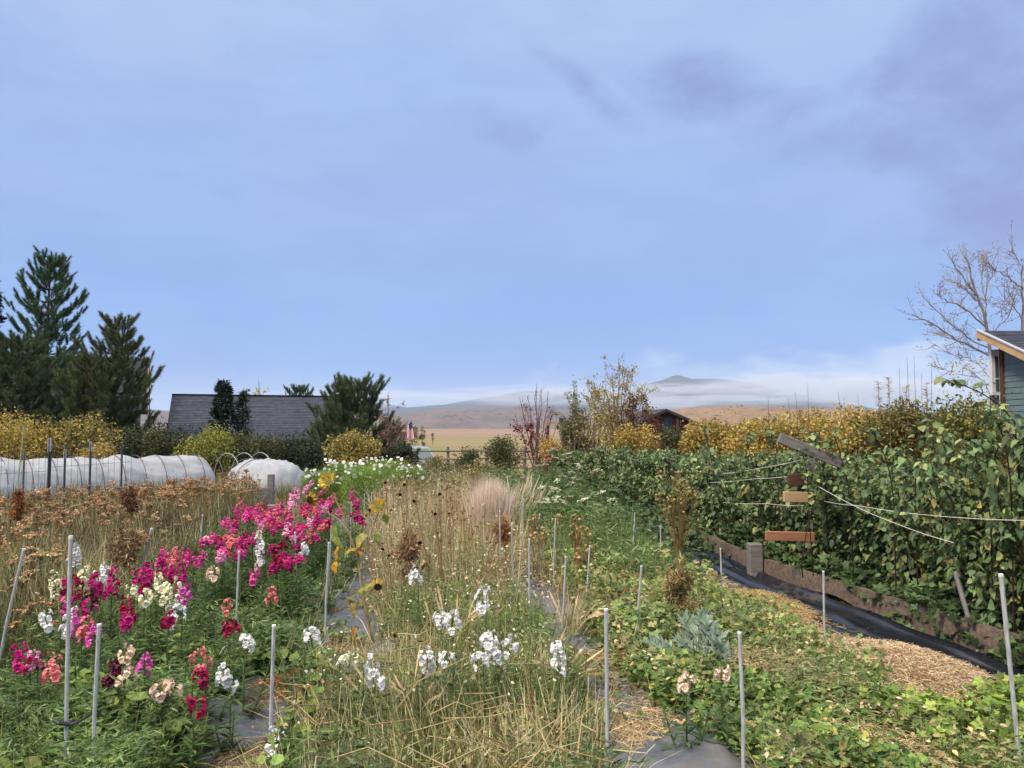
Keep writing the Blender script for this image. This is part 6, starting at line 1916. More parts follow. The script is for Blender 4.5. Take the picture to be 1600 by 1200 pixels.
# ================================================================== SEED POD PLANTS
def pod_mesh():
    import bmesh
    bm = bmesh.new(); bmesh.ops.create_icosphere(bm, subdivisions=1, radius=.5)
    v = np.array([x.co[:] for x in bm.verts]); f = np.array([[q.index for q in p.verts] for p in bm.faces]); bm.free()
    v[:, 2] *= 1.1
    g = Geo().add(v, f, srgb('#b99f74')); g.add(np.array([(-.12, -.12, .5), (.12, -.12, .5), (0, .15, .5), (0, 0, .72)]), [(0, 1, 3), (1, 2, 3), (2, 0, 3)], srgb('#8a6a44'))
    me = g.mesh('seed_pod'); me.materials.append(DRY); return me
POD = pod_mesh()
for (px, py, Y, wx, wy, n, lab) in [(1060, 775, 9.6, 36, 42, 44, 'dry plant covered in round cream seed pods before the raspberries'), (833, 812, 8.8, 10, 10, 10, 'short stalk of beige seed pods left of the taller pod stalks'), (842, 832, 8.4, 16, 10, 12, 'low spread of reddish beige seed pods on a bent stalk'), (901, 822, 7.9, 12, 20, 16, 'upright stalk of beige seed pods between two stakes'),
                                  (916, 848, 7.7, 12, 26, 16, 'tallest beige seed pod stalk left of the leaning stake'), (905, 868, 7.6, 14, 10, 14, 'low cluster of beige seed pods under the tall pod stalks'), (870, 806, 8.6, 8, 6, 4, 'two pale pods on top of a thin stake high stalk'), (745, 735, 13, 22, 18, 26, 'golden seed pod plant at the back beside the olive bush')]:
    c = at(px, py, Y); root = thing('seedpod_plant', lab, 'seed pods', (c[0], Y, 0))
    sx_, sz_ = wx / F * Y, wy / F * Y
    P = np.stack([np.clip(rng.normal(size=n), -1.6, 1.6) * sx_ * .55, rng.normal(size=n) * sx_ * .5, c[2] + np.clip(rng.normal(size=n), -1.7, 1.7) * sz_ * .55], -1)
    bs = np.stack([rng.normal(size=n) * .02, rng.normal(size=n) * .02, np.full(n, max(.02, c[2] - sz_ * 2.2))], -1)
    g = Geo(); curves(g, np.stack([bs, (bs + P) / 2 + rng.normal(size=(n, 3)) * .02, P], 1), np.array([.004, .003, .002]), srgb('#8a7048'), 3); tube(g, [(0, 0, 0), (0, 0, max(.05, c[2] - sz_))], [.009, .005], srgb('#8a7048'), 5); build('stems', g, STEM, root)
    for p in P:
        o = link('seed_pod', POD, None, root, tuple(p)); s = .034 * (.7 + .5 * rng.random()); o.scale = (s, s, s); o.rotation_euler = (rng.normal() * .7, rng.normal() * .7, 0)
        o.color = tuple(np.array([1, 1, 1]) * (.7 + .5 * rng.random())) + (1,)
    m = n * 7; g = Geo(); q = P[rng.integers(0, n, m)] + rng.normal(size=(m, 3)) * .04 - np.array([0, 0, .04])
    inst(g, *LANCE, q, frames(rand_dirs(m, -.3), rand_dirs(m)), .06 * (.6 + .7 * rng.random(m)), pal(m, C('#8f7a48', '#7a6a3c', '#a58d58', '#6f6a38'), .2)); build('dry_leaves', g, DRY, root)

# ================================================================== CARDOON
bc = gp(1097, 1080); Yc_ = bc[1]
root = thing('cardoon', 'silvery grey green cardoon with deeply cut arching leaves', 'cardoon', (bc[0], Yc_, 0))
def cardoon_leaf(L, wd, arch, nl=14):
    g = Geo(); t = np.linspace(0, 1, 12)
    mid = np.stack([0 * t, L * t * (1 - .12 * t), L * arch * (t - .95 * t ** 2)], -1)
    c1 = srgb('#a9b9a6'); c2 = srgb('#7f9682')
    tube(g, mid, .008 * (1 - .8 * t) + .001, srgb('#bcc6b4'), 5)
    for i in range(nl):
        s = .14 + .86 * i / nl; p = np.array([np.interp(s, t, mid[:, m]) for m in range(3)])
        w = wd * math.sin(math.pi * (s * .8 + .12)) ** .8 * (.65 + .6 * rng.random())
        for sd in (-1, 1):
            tip = p + np.array([sd * w, L * .15, .25 * w + rng.normal() * .025]); b0 = p - np.array([0, L * .016, 0]); b1 = p + np.array([0, L * .028, 0])
            m0 = (b0 * .45 + tip * .55) + np.array([sd * .0, -L * .026, .022]); m1 = (b1 * .45 + tip * .55) + np.array([0, L * .024, .012])
            n0 = (b0 * .62 + tip * .38) + np.array([0, -L * .005, .01])
            tip = tip + rng.normal(size=3) * .008
            g.add([b0, b1, n0, m0, m1, tip], [(0, 2, 1), (2, 4, 1), (2, 3, 4), (3, 5, 4)], (c1 * (1 - s) + c2 * s) * (.85 + .3 * rng.random()))
    return g
CL = []
for i in range(6):
    me = cardoon_leaf(.46, .075, .45 + .16 * i).mesh('leaf'); me.materials.append(LEAF); CL.append(me)
for i, (az, el, s) in enumerate([(150, 38, 1.0), (165, 55, .95), (120, 60, .95), (100, 70, 1.0), (80, 66, 1.0), (60, 58, .9), (45, 70, 1.05), (30, 52, .75), (195, 35, .8), (215, 30, .7), (240, 40, .6), (140, 78, .9), (10, 40, .6), (75, 82, .85), (170, 20, .7), (260, 30, .5), (300, 35, .55), (110, 50, .8), (90, 45, .9), (70, 35, .8), (130, 68, .85), (50, 62, .8), (155, 75, .9), (20, 66, .7), (185, 48, .75), (240, 60, .6), (320, 55, .6)]):
    o = link('leaf', CL[i % 6], None, root, (rng.normal() * .03, rng.normal() * .03, .06)); a, e = R(az + rng.normal() * 6), R(el)
    d = np.array([[math.cos(a) * math.cos(e), math.sin(a) * math.cos(e), math.sin(e)]])
    o.rotation_euler = Matrix(frames(d, np.array([[-d[0, 0] * .3 + rng.normal() * .5, -.9 + rng.normal() * .5, .9]]))[0].tolist()).to_euler(); s *= .78 + .35 * rng.random(); o.scale = (s * (.8 + .5 * rng.random()), s, s * (.8 + .6 * rng.random()))

# big withered leaves on the cloth
for (px, py, L, col, lab, rz) in [(1092, 1122, .17, '#b9a184', 'large curled tan dead leaf at the edge of the near cloth', .6), (1075, 1128, .10, '#c4ad8e', 'smaller tan dead leaf beside the large curled one', 2.2), (1130, 1112, .09, '#a88d6c', 'brown dead leaf lying in the vines behind the curled one', -.5), (985, 1072, .10, '#b5633a', 'rust red crumpled leaf in the litter by the near stake', 1.4), (1368, 1172, .10, '#c9b08a', 'buff dead leaf lying in the near right vines', .2)]:
    p = gp(px, py, .04); root = thing('dead_leaf', lab, 'dead leaf', (p[0], p[1], .05), rz)
    o = big_leaf(root, (0, 0, 0), (0, 1, .25), L, L * .7, srgb(col), .5, name='blade'); o.data.materials[0] = DRY
    big_leaf(root, (.02, .02, .0), (.8, .6, .5), L * .6, L * .5, srgb(col) * .9, .6, name='lobe')
# ================================================================== GROUND COVER, GRASSES, STRAW
def scat(u0, u1, Y0, Y1, n, pw=0.0):
    """n garden positions; more of them close to the camera so that the cover is even in view"""
    r = rng.random(n); Y = Y0 * (Y1 / Y0) ** r if pw == 0 else Y0 + (Y1 - Y0) * r
    u = u0 + (u1 - u0) * rng.random(n)
    return u, Y
def pathfree(u, Y, soft=.12):
    """0 on the bare middles of the paths, 1 in the beds"""
    m1 = np.where(Y < 5.4, -1.05, -.62) ; m2 = np.where(Y < 5.4, -.62, -.12)
    e = (lf(u * 5, Y * 4, 1, 2) - .5) * .42
    p1 = sm(0, soft, np.abs(u + e * .5 - (m1 + m2) / 2) - (m2 - m1) / 2 + (Y > 8) * .06)
    w2 = np.where(Y < 4.75, .30, np.where(Y < 6.9, -.02, np.where(Y < 8.4, .16, .07)))
    c2 = np.where(Y < 4.75, 1.38, 1.45)
    p2 = sm(0, soft, np.abs(u + e * .4 - c2) - w2)
    return p1 * p2
def cover(name, u, Y, keep, zmax, tmpl, size, cols, wts=None, label=None, up=1.0, tilt=.5, zpow=1.0, mat=None, dz=None, seed=0):
    m = rng.random(len(u)) < keep; u, Y = u[m], Y[m]; n = len(u)
    hgt = zmax * (.45 + .75 * lf(u * 3.1, Y * 2.6, 1, seed)) if np.isscalar(zmax) else zmax[m]
    z = hgt * rng.random(n) ** zpow + .015
    P = np.stack([ux(u, Y), Y, z], -1)
    a = rng.random(n) * 6.28
    d = unit(np.stack([np.cos(a), np.sin(a), rng.normal(size=n) * .35], -1)); nr = unit(np.array([0, -.25, up]) + rng.normal(size=(n, 3)) * tilt)
    tone = (.72 + .56 * lf(u * 6, Y * 5, 1, seed + 4))[:, None]
    g = Geo(); inst(g, tmpl[0], tmpl[1], P, frames(d, nr), size * (.55 + .8 * rng.random(n)), np.clip(pal(n, cols, .2, wts) * tone, .004, .9))
    o = build(name, g, mat or LEAF); return tag(o, label, kind='stuff')
def grass(name, u, Y, keep, L, W, cols, lean=.35, droop=.4, label=None, mat=None, z0=None, tipc=1.1, k=4):
    m = rng.random(len(u)) < keep; u, Y = u[m], Y[m]; n = len(u)
    L = (L if np.isscalar(L) else L[m]) * (.5 + .65 * rng.random(n))
    b = np.stack([ux(u, Y), Y, np.zeros(n) if z0 is None else z0[m]], -1)
    az = lf(u * 2, Y * 2, 1, 9) * 6.28 + rng.normal(size=n) * 1.3
    ln = np.abs(rng.normal(size=n)) * lean
    d = unit(np.stack([np.cos(az) * ln, np.sin(az) * ln, 1 + 0 * az], -1))
    c = np.clip(pal(n, cols, .2) * (.72 + .56 * lf(u * 5, Y * 4, 1, 6))[:, None], .004, .9)
    g = Geo(); blades(g, b, d, L, W * (.6 + .8 * rng.random(n)), droop * rng.random(n), c * .85, np.clip(c * tipc, 0, .9), k)
    return tag(build(name, g, mat or LEAF), label, kind='stuff')
GR = C('#566f38', '#64803f', '#4b6231', '#738a4a', '#5f7540')
GRD = C('#3f5230', '#4b5e36', '#566540')
STRAW = C('#bfab86', '#b19c78', '#cfbc98', '#a08a6c', '#b8a27e')
TANG = C('#bdae8c', '#cfc2a0', '#a89c76', '#dacfb4', '#a0966e')
OLV = C('#858a58', '#939662', '#768050', '#9f9f6c')

# left bed: the leafy mass under the snapdragons
u, Y = scat(-2.75, -.55, 2.9, 13, 70000)
k_ = pathfree(u, Y) * np.where(u < -2.4, .5, 1)
cover('foliage', u, Y, k_, .42, LANCE, .055, GR + C('#869862', '#46603a', '#3f5836'), label='leafy green growth filling the snapdragon bed', tilt=.8, seed=1)
grass('grass', u[:9000], Y[:9000], k_[:9000], .42, .008, GR + C('#8a9a62', '#a8a274'), .35, .35, 'upright green shoots in the snapdragon bed')
u, Y = scat(-2.6, -.45, 2.9, 5.6, 11000)
cover('foliage', u, Y, pathfree(u, Y) * np.maximum(sm(-1.9, -1.2, u + (lf(u * 3, Y * 3) - .5)), 1.0 * (Y < 4.5) * lf(u * 4, Y * 4, 1, 91)) , .30, ROUND, .066, C('#5f7a3c', '#6f8a45', '#7f9550', '#8e9a4c', '#4f6a35'), label='round leaved vines creeping out over the path edge', tilt=.5, seed=3)
u, Y = scat(-1.25, -.3, 5.4, 9.5, 3200)
cover('foliage', u, Y, pathfree(u, Y), .26, PALM, .07, C('#4f6d40', '#5d7b48', '#6b8755'), label='lobed green vines spilling beside the cloth path', tilt=.5, seed=5)

# far left: dark grass, then yarrow greens
u, Y = scat(-8.5, -2.3, 4.0, 16, 32000)
grass('grass', u, Y, np.where((Y < 6.5), 1, .75), .50, .013, C('#4a5a34', '#55653c', '#667045', '#40502e', '#7d8052'), .4, .5, 'dark rank grass at the left of the snapdragons')
u, Y = scat(-6.0, -2.4, 6, 15, 7000)
grass('grass', u, Y, .6, .80, .006, TANG, .35, .3, 'pale dry grass stems among the yarrow', DRY)
u, Y = scat(-4.6, -2.6, 6.2, 9.5, 2500)
grass('grass', u, Y, .8, .75, .008, C('#a3a06a', '#8f9460', '#b5ad7c'), .45, .4, 'long pale grass beside the brown dead plants', DRY)
u, Y = scat(-11, -5, 8, 26, 9000)
grass('grass', u, Y, .9, .45, .016, C('#6d6f45', '#7f7a4e', '#5a6038', '#978c5c'), .4, .5, 'rough grass around the tunnels')

# middle bed: dry grass over green weeds
u, Y = scat(-.75, 1.15, 3.3, 14, 26000)
kp = pathfree(u, Y)
grass('grass', u, Y, kp * (.10 + .75 * lf(u * 2.3, Y * 1.7, 1, 12)), .46, .0055, TANG + OLV[:2] + C('#c9bda0'), .38, .45, 'tan dry grass filling the middle bed', DRY)
grass('grass', u[::2], Y[::2] + .07, kp[::2] * sm(.2, .6, lf(u[::2] * 2.6, Y[::2] * 2.1, 1, 15)), .42, .008, OLV + GR[:2], .3, .35, 'olive green grass in the middle bed')
u, Y = scat(-.8, 1.15, 2.7, 9, 30000)
cover('foliage', u, Y, pathfree(u, Y) * sm(.15, .5, lf(u * 2.8, Y * 2.3, 1, 21)), .34, LANCE, .062, GRD + GR + C('#7f8f5a'), label='dark green weeds under the dry grass', tilt=.8, seed=21)
cover('foliage', u[::3], Y[::3], .6 * pathfree(u[::3], Y[::3]) * (Y[::3] > 3.7), .30, OVAL, .028, OLV + TANG, label='small olive and tan leaves in the middle bed', tilt=.9, seed=23)
u, Y = scat(-.75, 1.1, 3.5, 6.5, 900)
grass('grass', u, Y, pathfree(u, Y), .5, .008, C('#b3a06c', '#a89660', '#c4b584'), .5, .35, 'coarse straw coloured stalks in the middle bed', DRY)
# bent pale stems lying criss-cross
u, Y = scat(-.7, 1.1, 2.9, 5.8, 320); n = len(u); kp = rng.random(n) < pathfree(u, Y); u, Y = u[kp], Y[kp]; n = len(u)
b_ = np.stack([ux(u, Y), Y, .05 + .30 * rng.random(n)], -1); a = rng.random(n) * 6.28; L = .18 + .35 * rng.random(n)
d = np.stack([np.cos(a), np.sin(a) * .6, rng.normal(size=n) * .35], -1) * L[:, None]
g = Geo(); curves(g, np.stack([b_, b_ + d * .5 + rng.normal(size=(n, 3)) * .05, b_ + d], 1), np.array([.0035, .003, .0018]), pal(n, C('#b5a27c', '#c4b492', '#9c8860'), .12), 4)
tag(build('dry_stems', g, DRY), 'bent pale stems lying criss cross in the middle bed', kind='stuff')
# arching foxtail plumes at the path
for (px, py, lab) in [(890, 985, 'straw coloured arching grass clump between cloth patch and white snapdragon'), (850, 1085, 'bleached branching grass clump in front of the dark cloth litter'), (640, 1110, 'upright straw grass clump at the front of the middle bed'), (735, 880, 'green and straw grass tuft near the middle path head'), (768, 900, 'yellow straw grass tuft along the middle path'), (700, 1010, 'tan grass clump between the white snapdragons')]:
    p = gp(px, py + 25 if py < 1090 else py + 60, 0.0); root = thing('grass_clump', lab, 'grass clump', (p[0], p[1], 0))
    n = 90; b_ = np.stack([rng.normal(size=n) * .05, rng.normal(size=n) * .05, 0 * np.arange(n)], -1); ln = np.abs(rng.normal(size=n)) * .35; az = rng.random(n) * 6.28
    g = Geo(); blades(g, b_, unit(np.stack([np.cos(az) * ln, np.sin(az) * ln, np.ones(n)], -1)), .34 + .25 * rng.random(n), .008, .5 * rng.random(n), pal(n, OLV + TANG, .15), pal(n, TANG, .15) * 1.1, 6); build('blades', g, DRY, root)
    n = 26; b_ = np.stack([rng.normal(size=n) * .04, rng.normal(size=n) * .04, 0 * np.arange(n)], -1); ln = .15 + np.abs(rng.normal(size=n)) * .35; az = rng.normal(size=n) * 1.2 + (0 if px > 800 else 1.5)
    g = Geo(); blades(g, b_, unit(np.stack([np.cos(az) * ln, np.sin(az) * ln * .6, np.ones(n)], -1)), .46 + .2 * rng.random(n), .018, .45 * rng.random(n) + .1, pal(n, TANG, .1), pal(n, STRAW, .1) * 1.15, 9, ([0, .62, .68, .85, 1], [.2, .2, .9, 1, .2])); tag(build('seed_heads', g, DRY, root), kind='stuff')

# tan dry bed behind
u, Y = scat(-.35, 1.75, 6.8, 19, 15000)
grass('grass', u, Y, .85 * np.maximum(pathfree(u, Y), (Y > 9.5) * 1.0), np.interp(Y, [6.8, 10, 19], [.48, .82, .98]), .0085, TANG + STRAW + OLV[:1], .3, .35, 'tall tan dead grass at the back of the middle bed', DRY)
u, Y = scat(-.3, 1.6, 7, 18, 8000)
zz = .15 + rng.random(len(u)) * np.interp(Y, [7, 10, 18], [.45, .70, .80])
cover('dry_leaves', u, Y, np.ones(len(u)) * .8, zz, OVAL, .030, STRAW + C('#b09a78', '#d6cbb0', '#9a8264'), label='withered tan leaves and seed heads at the back of the middle bed', tilt=1.0, mat=DRY, seed=31)
DS = []
for i in range(3):
    gs, gh = Geo(), Geo(); n = 5
    tip = np.stack([rng.normal(size=n) * .09, rng.normal(size=n) * .09, .75 + .25 * rng.random(n)], -1); bs = tip * np.array([.2, .2, 0])
    curves(gs, np.stack([bs, (bs + tip) / 2 + rng.normal(size=(n, 3)) * .02, tip], 1), np.array([.005, .004, .003]), srgb('#94785a'), 4)
    for t in tip:
        m = 14; inst(gh, *OVAL, np.repeat(t[None], m, 0) + rng.normal(size=(m, 3)) * .008, frames(rand_dirs(m, .3), rand_dirs(m)), .013 + .010 * rng.random(m), pal(m, C('#8a6a4c', '#6e5038', '#a58662', '#4f3828'), .2))
    a_, b2 = gs.mesh('stem'), gh.mesh('seed_head'); a_.materials.append(STEM); b2.materials.append(DRY); DS.append((a_, b2))
for i in range(48):
    Yv = 6.9 * (15 / 6.9) ** rng.random(); uu = -.25 + 1.7 * rng.random()
    if Yv < 9 and uu > 1.1: continue
    root = thing('dried_stalk', 'dry branching stalk with dark round seed heads in the tan bed', 'dried stalk', (ux(uu, Yv), Yv, 0), rng.random() * 6.28, 'dry seed head stalks in the tan bed')
    h = (.62 + .35 * rng.random()) * np.interp(Yv, [6.9, 10], [.85, 1.1])
    for nm, me in zip(('stem', 'seed_heads'), DS[i % 3]):
        o = link(nm, me, None, root); o.scale = (h, h, h)
        if nm == 'seed_heads': o['kind'] = 'stuff'

# pink tinged fountain grass
p = at(768, 812, 11.0); root = thing('fountain_grass', 'fluffy pinkish tan grass mound at the end of the middle path', 'grass clump', (p[0], 11.0, 0))
n = 5200; b_ = np.stack([rng.normal(size=n) * .085, rng.normal(size=n) * .09, 0 * np.arange(n)], -1); ln = np.abs(rng.normal(size=n)) * .12; az = rng.random(n) * 6.28
g = Geo(); blades(g, b_, unit(np.stack([np.cos(az) * ln, np.sin(az) * ln, np.ones(n)], -1)), .62 + .55 * rng.random(n), .010, .25 * rng.random(n), pal(n, C('#d2b8a2', '#c6ab96'), .1), pal(n, C('#ecd9c9', '#e4cfbe', '#f0e2d4'), .06), 5); build('plumes', g, DRY, root)
for i, (px, py, Y) in enumerate([(800, 752, 12.4), (812, 742, 12.8), (790, 760, 12.0), (822, 756, 12.6)]):
    p = at(px, py, Y); root = thing('feather_grass', 'pale feathery grass plume beside the pinkish mound', 'grass clump', (p[0], Y, 0), 0, 'pale grass plumes beside the pinkish mound')
    n = 60; b_ = np.stack([rng.normal(size=n) * .04, rng.normal(size=n) * .04, 0 * np.arange(n)], -1); ln = .1 + np.abs(rng.normal(size=n)) * .2; az = rng.normal(size=n) * .8
    g = Geo(); blades(g, b_, unit(np.stack([np.cos(az) * ln, np.sin(az) * ln, np.ones(n)], -1)), p[2] * (.8 + .4 * rng.random(n)), .02, .25 * rng.random(n), pal(n, OLV, .1), pal(n, C('#bdb193', '#cbc2a8'), .08), 6, ([0, .6, .8, 1], [.25, .25, 1, .15])); build('plumes', g, DRY, root)

# right bed
u, Y = scat(1.6, 3.25, 2.7, 7.2, 34000)
edge = pathfree(u, Y) * sm(3.25, 3.0, u + (lf(u * 4, Y * 3, 1, 8) - .5) * .5)
cover('foliage', u, Y, edge, .26, ROUND, .040, C('#58753a', '#678442', '#78934c', '#8a9a4c', '#4d6834', '#a39c50'), [.24, .22, .2, .14, .14, .06], 'round leaved green vines covering the near right bed', tilt=.55, seed=41)
cover('foliage', u[::2] + .03, Y[::2], edge[::2], .30, PALM, .036, C('#5a7040', '#6f834c', '#82905a', '#8f8c5a'), label='small lobed weeds mixed in the near right bed', tilt=.8, seed=42)
cover('foliage', u + .01, Y, edge * sm(.35, .6, lf(u * 3.3, Y * 3, 1, 48)), .36, LANCE, .05, C('#6f8a50', '#86995f', '#5c7844', '#a0a070', '#b5ad80'), label='fine weeds tangled through the vines of the right bed', tilt=1.0, seed=48)
grass('grass', u[::4], Y[::4], edge[::4] * sm(.4, .65, lf(u[::4] * 2.9, Y[::4] * 2.4, 1, 49)), .34, .005, TANG + STRAW, .7, .5, 'thin straw coloured stems across the right bed', DRY)
cover('dry_leaves', u[::5], Y[::5] + .02, edge[::5] * .8, .30, OVAL, .030, STRAW, label='dry tan leaves scattered through the vines', tilt=1.0, mat=DRY, seed=43)
u, Y = scat(2.55, 4.2, 2.8, 4.75, 14000)
cover('foliage', u, Y, sm(2.6, 2.8, u) * sm(4.75, 4.45, Y + (lf(u * 5, Y * 4) - .5) * .5) * sm(4.15, 3.9, u), .34, PALM, .054, C('#76903c', '#87a046', '#66803a', '#94a850'), label='bright yellow green leaves in the near right corner', tilt=.5, seed=45)
u, Y = scat(1.7, 3.15, 5.6, 9.4, 13000)
cover('foliage', u, Y, pathfree(u, Y) * .95, .38, PALM, .042, C('#6d8248', '#7f9456', '#8f9a60', '#5f7844', '#a09a68'), label='fading olive green plants behind the cardoon', tilt=.8, seed=51)
cover('dry_leaves', u[::3], Y[::3] + .03, pathfree(u[::3], Y[::3]) * sm(.5, .75, lf(u[::3] * 2.5, Y[::3] * 2, 1, 33)), .40, OVAL, .042, C('#8a6a48', '#7a5638', '#a58660', '#94784e'), label='frost browned leaves behind the cardoon', tilt=1.0, mat=DRY, seed=52)
grass('grass', u[::4], Y[::4], pathfree(u[::4], Y[::4]), .40, .006, TANG, .5, .4, 'thin dry stems through the right bed', DRY)
u, Y = scat(1.75, 3.25, 8.2, 19, 13000)
grass('grass', u, Y, .95, np.interp(Y, [8.2, 11, 19], [.38, .75, .9]), .013, C('#5f7a40', '#6f8a48', '#52703a', '#82955a', '#7d8a60'), .35, .4, 'feathery green growth of the far right bed')
u, Y = scat(1.75, 3.2, 8.2, 18, 7000)
cover('foliage', u, Y, np.ones(len(u)), np.interp(Y, [8.2, 11, 18], [.3, .7, .85]), LANCE, .09, C('#547040', '#64814a', '#748c58', '#8b9472'), label='leafy green growth of the far right bed', tilt=.9, seed=61)
# strip at the foot of the raspberries and weeds behind the board
u, Y = scat(4.28, 4.75, 4.0, 13, 5200)
cover('foliage', u, Y, np.ones(len(u)) * .9, .42, PALM, .085, C('#3f5634', '#4b663c', '#587446', '#6a7f55'), label='low dark leaves behind the edging boards', tilt=.5, seed=71)
u, Y = scat(3.1, 4.4, 9.5, 19, 4500)
cover('foliage', u, Y, sm(9.3, 11, Y), np.interp(Y, [9.5, 12, 19], [.12, .45, .8]), PALM, .075, C('#46603a', '#547043', '#3d5433', '#677a50'), label='green growth closing over the far end of the black plastic', tilt=.6, seed=73)
# back of the garden
u, Y = scat(-9, 9, 17, 34, 15000)
hgt = np.interp(Y, [17, 24, 34], [.55, .5, .4])
b_ = np.stack([ux(u, Y), Y, T(0, Y)], -1); n = len(u); az = rng.random(n) * 6.28; ln = np.abs(rng.normal(size=n)) * .35
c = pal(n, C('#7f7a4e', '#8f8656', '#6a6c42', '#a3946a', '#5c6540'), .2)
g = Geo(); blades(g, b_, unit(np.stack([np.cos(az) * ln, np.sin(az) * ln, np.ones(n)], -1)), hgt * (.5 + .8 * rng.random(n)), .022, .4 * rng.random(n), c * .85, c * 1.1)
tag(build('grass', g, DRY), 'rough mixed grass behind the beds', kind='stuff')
u, Y = scat(-1.0, 4.2, 15, 23, 7000); n = len(u)
P = np.stack([ux(u, Y), Y, T(0, Y) + .05 + rng.random(n) * .85 * (.5 + .6 * lf(u * 2, Y * 1.5))], -1)
g = Geo(); inst(g, *DIAMOND, P, frames(rand_dirs(n, -.1), rand_dirs(n, .6)), .085 * (.6 + .7 * rng.random(n)), pal(n, C('#5c6842', '#6f7448', '#7f7a50', '#4c5c3a'), .2))
tag(build('foliage', g, LEAF), 'mixed green growth where the rows run out', kind='stuff')

# ------------------------------------------------------------------ straw and litter
def litter(name, label, ctr, n, L, r, cols, zs, seed=0, flat=.2):
    """ctr: function giving n (x,y,z) centres"""
    P = ctr(n); a = rng.random(n) * 6.28; e = rng.normal(size=n) * flat
    d = np.stack([np.cos(a) * np.cos(e), np.sin(a) * np.cos(e), np.sin(e)], -1) * (L * (.4 + .8 * rng.random(n)))[:, None]
    mid = P + rng.normal(size=(n, 3)) * L * .10
    mid[:, 2] = np.maximum(mid[:, 2], .012)
    Q = np.stack([P - d / 2, mid, P + d / 2], 1); Q[:, :, 2] = np.maximum(Q[:, :, 2], .012)
    g = Geo(); curves(g, Q, np.array([r, r, r * .6]), pal(n, cols, .18), 3)
    return tag(build(name, g, DRY), label, kind='stuff')
def mound(px, py, wx, wy, h, base=0.02):
    c = gp(px, py)
    def f(n):
        q = rng.normal(size=(n, 2)) * .42; q = np.clip(q, -1, 1)
        # along the row direction
        x = c[0] + q[:, 0] * wx - .149 * q[:, 1] * wy; y = c[1] + q[:, 1] * wy
        return np.stack([x, y, base + h * np.exp(-(q ** 2).sum(1) * 1.6) * rng.random(n) ** .45], -1)
    return f
def mound_core(name, label, px, py, wx, wy, h, mat):
    c = gp(px, py); n = 22
    X, Yg = np.meshgrid(np.linspace(-1.1, 1.1, n), np.linspace(-1.1, 1.1, n))
    Z = h * np.exp(-(X ** 2 + Yg ** 2) * 1.9) * (.85 + .3 * lf(X * 4, Yg * 4)) - .02
    V = np.stack([X * wx - .149 * Yg * wy, Yg * wy, Z], -1).reshape(-1, 3)
    i, j = np.meshgrid(np.arange(n - 1), np.arange(n - 1)); a = (j * n + i).ravel()
    f = np.concatenate([np.stack([a, a + 1, a + n + 1], -1), np.stack([a, a + n + 1, a + n], -1)])
    return tag(build(name, Geo().add(V, f, (1, 1, 1)), mat, loc=(c[0], c[1], 0)), label, kind='stuff')
STRAWM = simple_noise('straw_bed', srgb('#a08865'), srgb('#c9af8a'), 60, .95, .05, 0, .6)
mound_core('straw_pile', 'heap of pale chopped straw at the end of the black plastic', 1420, 1062, .48, .72, .15, STRAWM)
litter('straw', 'loose chopped straw over the heap by the black plastic', mound(1420, 1062, .58, .92, .20), 12000, .075, .0022, C('#d2b896', '#dfcbae', '#c4a888', '#e6d6bd', '#b09674'), 0)
litter('straw', 'dark straw litter in front of the pale heap', mound(1400, 1120, .40, .35, .07), 1400, .11, .0022, C('#8f7452', '#a88c64', '#6f5840', '#bda27a'), 0)
litter('straw', 'long golden straw lying by the plastic below the split post', mound(1200, 955, .34, .75, .10, .04), 3600, .16, .0024, C('#c4ab7c', '#d4bf95', '#b09464'), 0)
litter('straw', 'straw scattered along the plastic edge', lambda n: (lambda uu, yy: np.stack([ux(uu, yy), yy, .04 + .05 * rng.random(n)], -1))(2.95 + .75 * rng.random(n) ** 1.4, 4.2 + 5.0 * rng.random(n)), 6000, .10, .002, STRAW + C('#d4bc98'), 0)
def pathlitter(u0, u1, Y0, Y1, clump):
    def f(n):
        m = n * 4; u, Y = scat(u0, u1, Y0, Y1, m)
        k = np.argsort(-(sm(.35, .75, lf(u * clump, Y * clump * .8, 1, 17)) + .25 * rng.random(m)))[:n]
        return np.stack([ux(u[k], Y[k]), Y[k], .05 + .03 * rng.random(n)], -1)
    return f
litter('straw', 'tan stems and straw strewn over the left cloth path', pathlitter(-1.3, -.1, 3.6, 10, 2.2), 9000, .10, .0018, STRAW + C('#7a5f45'), 0)
litter('straw', 'reddish brown fibre litter on the left cloth path', mound(460, 1065, .30, .62, .05, .06), 2600, .09, .0018, C('#94603f', '#a8744f', '#7d5036', '#b88a62'), 0)
litter('straw', 'pale trash stems strewn over the middle cloth path', pathlitter(1.0, 1.9, 2.8, 8.5, 2.6), 3800, .12, .0018, STRAW + C('#d0c0a0'), 0)
litter('straw', 'tangle of reddish dead stems by the near middle stake', mound(985, 1050, .18, .25, .09, .04), 700, .13, .0022, C('#8a5640', '#a06a50', '#6d4434', '#b88c66'), 0, flat=.5)
litter('straw', 'bleached stems across the front of the middle bed', mound(780, 1175, .45, .22, .10, .03), 420, .22, .0024, C('#b8a582', '#c9b898', '#9c8662'), 0, flat=.35)
litter('straw', 'dry crumbs at the lower edge of the right bed', lambda n: pathlitter(1.8, 3.4, 2.7, 5.6, 2.6)(n) + np.array([0, 0, .17]), 2200, .08, .0018, STRAW, 0)
g = Geo(); u, Y = scat(-1.3, 1.9, 2.8, 8.5, 1600); n = len(u); on = (pathfree(u, Y) < .5); u, Y = u[on], Y[on]; n = len(u)
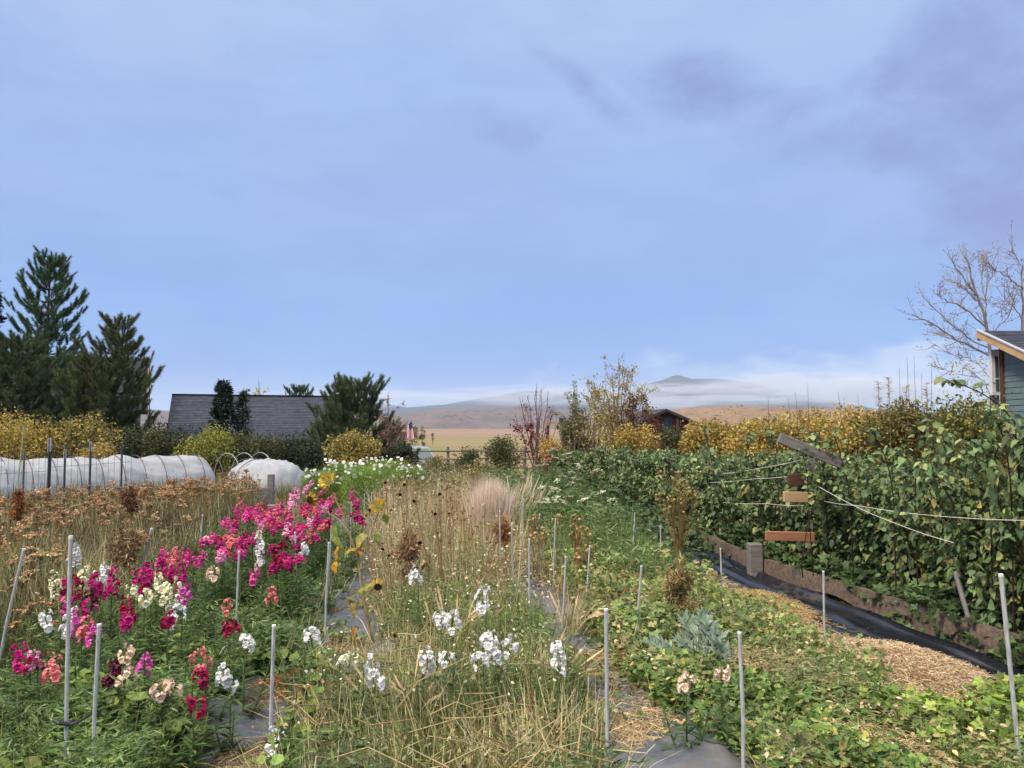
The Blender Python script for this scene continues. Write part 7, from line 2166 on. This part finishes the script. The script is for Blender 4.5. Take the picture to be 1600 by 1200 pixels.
inst(g, *OVAL, np.stack([ux(u, Y), Y, .055 + .02 * rng.random(n)], -1), frames(rand_dirs(n) * np.array([1, 1, .2]), rand_dirs(n, 1.5)), .035 * (.5 + .9 * rng.random(n)), pal(n, STRAW + C('#6d5540', '#56402f'), .2))
tag(build('leaf_litter', g, DRY), 'dead leaf crumbs lying on the cloth paths', kind='stuff')

# weeds and dead stems over the middle path, between the two bare patches of cloth
u, Y = scat(.95, 1.95, 4.6, 6.9, 3600)
cover('foliage', u, Y, lf(u * 4, Y * 4, 1, 44), .18, PALM, .04, OLV + GR, label='small weeds closing over the middle path', tilt=.8, seed=46)
litter('dry_stems', 'dead brown stems lying over the middle path', pathlitter(1.0, 1.9, 4.5, 6.9, 2.2), 1500, .13, .0020, STRAW + C('#7a5a44', '#8f6a50'), 0, flat=.35)

# fresh green weeds running through the middle bed
u, Y = scat(.0, 1.2, 4.6, 11, 12000)
cover('foliage', u, Y, pathfree(u, Y) * sm(.30, .55, lf(u * 2.2, Y * 1.6, 1, 81)), np.interp(Y, [4.6, 8, 11], [.30, .45, .5]), LANCE, .06, GR + C('#8fa060', '#a3a878'), label='fresh green weeds through the middle bed', tilt=1.0, seed=81)
grass('grass', u[::2], Y[::2], pathfree(u[::2], Y[::2]) * sm(.30, .55, lf(u[::2] * 2.2, Y[::2] * 1.6, 1, 81)), .52, .009, GR + OLV + C('#9fb06a'), .4, .45, 'fresh green grass through the middle bed')
u, Y = scat(-.6, 1.7, 8, 18, 6000)
cover('foliage', u, Y, sm(.42, .62, lf(u * 1.9, Y * 1.3, 1, 83)), np.interp(Y, [8, 12, 18], [.4, .6, .7]), LANCE, .085, GR + OLV, label='green stems between the dead stalks of the tan bed', tilt=1.0, seed=83)
u, Y = scat(-.6, 1.1, 4.2, 8, 1100); kp = rng.random(len(u)) < pathfree(u, Y) * lf(u * 3, Y * 2, 1, 85); u, Y = u[kp], Y[kp]; n = len(u)
g = Geo(); inst(g, *OVAL, np.stack([ux(u, Y), Y, .25 + .3 * rng.random(n)], -1), frames(rand_dirs(n, .3), rand_dirs(n)), .014 + .012 * rng.random(n), pal(n, C('#d6cfb4', '#c9bd98', '#e0dcc8'), .1))
tag(build('seed_fluff', g, DRY), 'pale seed fluff caught in the middle bed', kind='stuff')

u, Y = scat(-1.1, -.1, 6.2, 11, 4200)
cover('foliage', u, Y, sm(.42, .6, lf(u * 3.5, Y * 2.2, 1, 87)), .20, PALM, .05, GR + OLV, label='low weeds creeping over the far part of the left path', tilt=.8, seed=87)
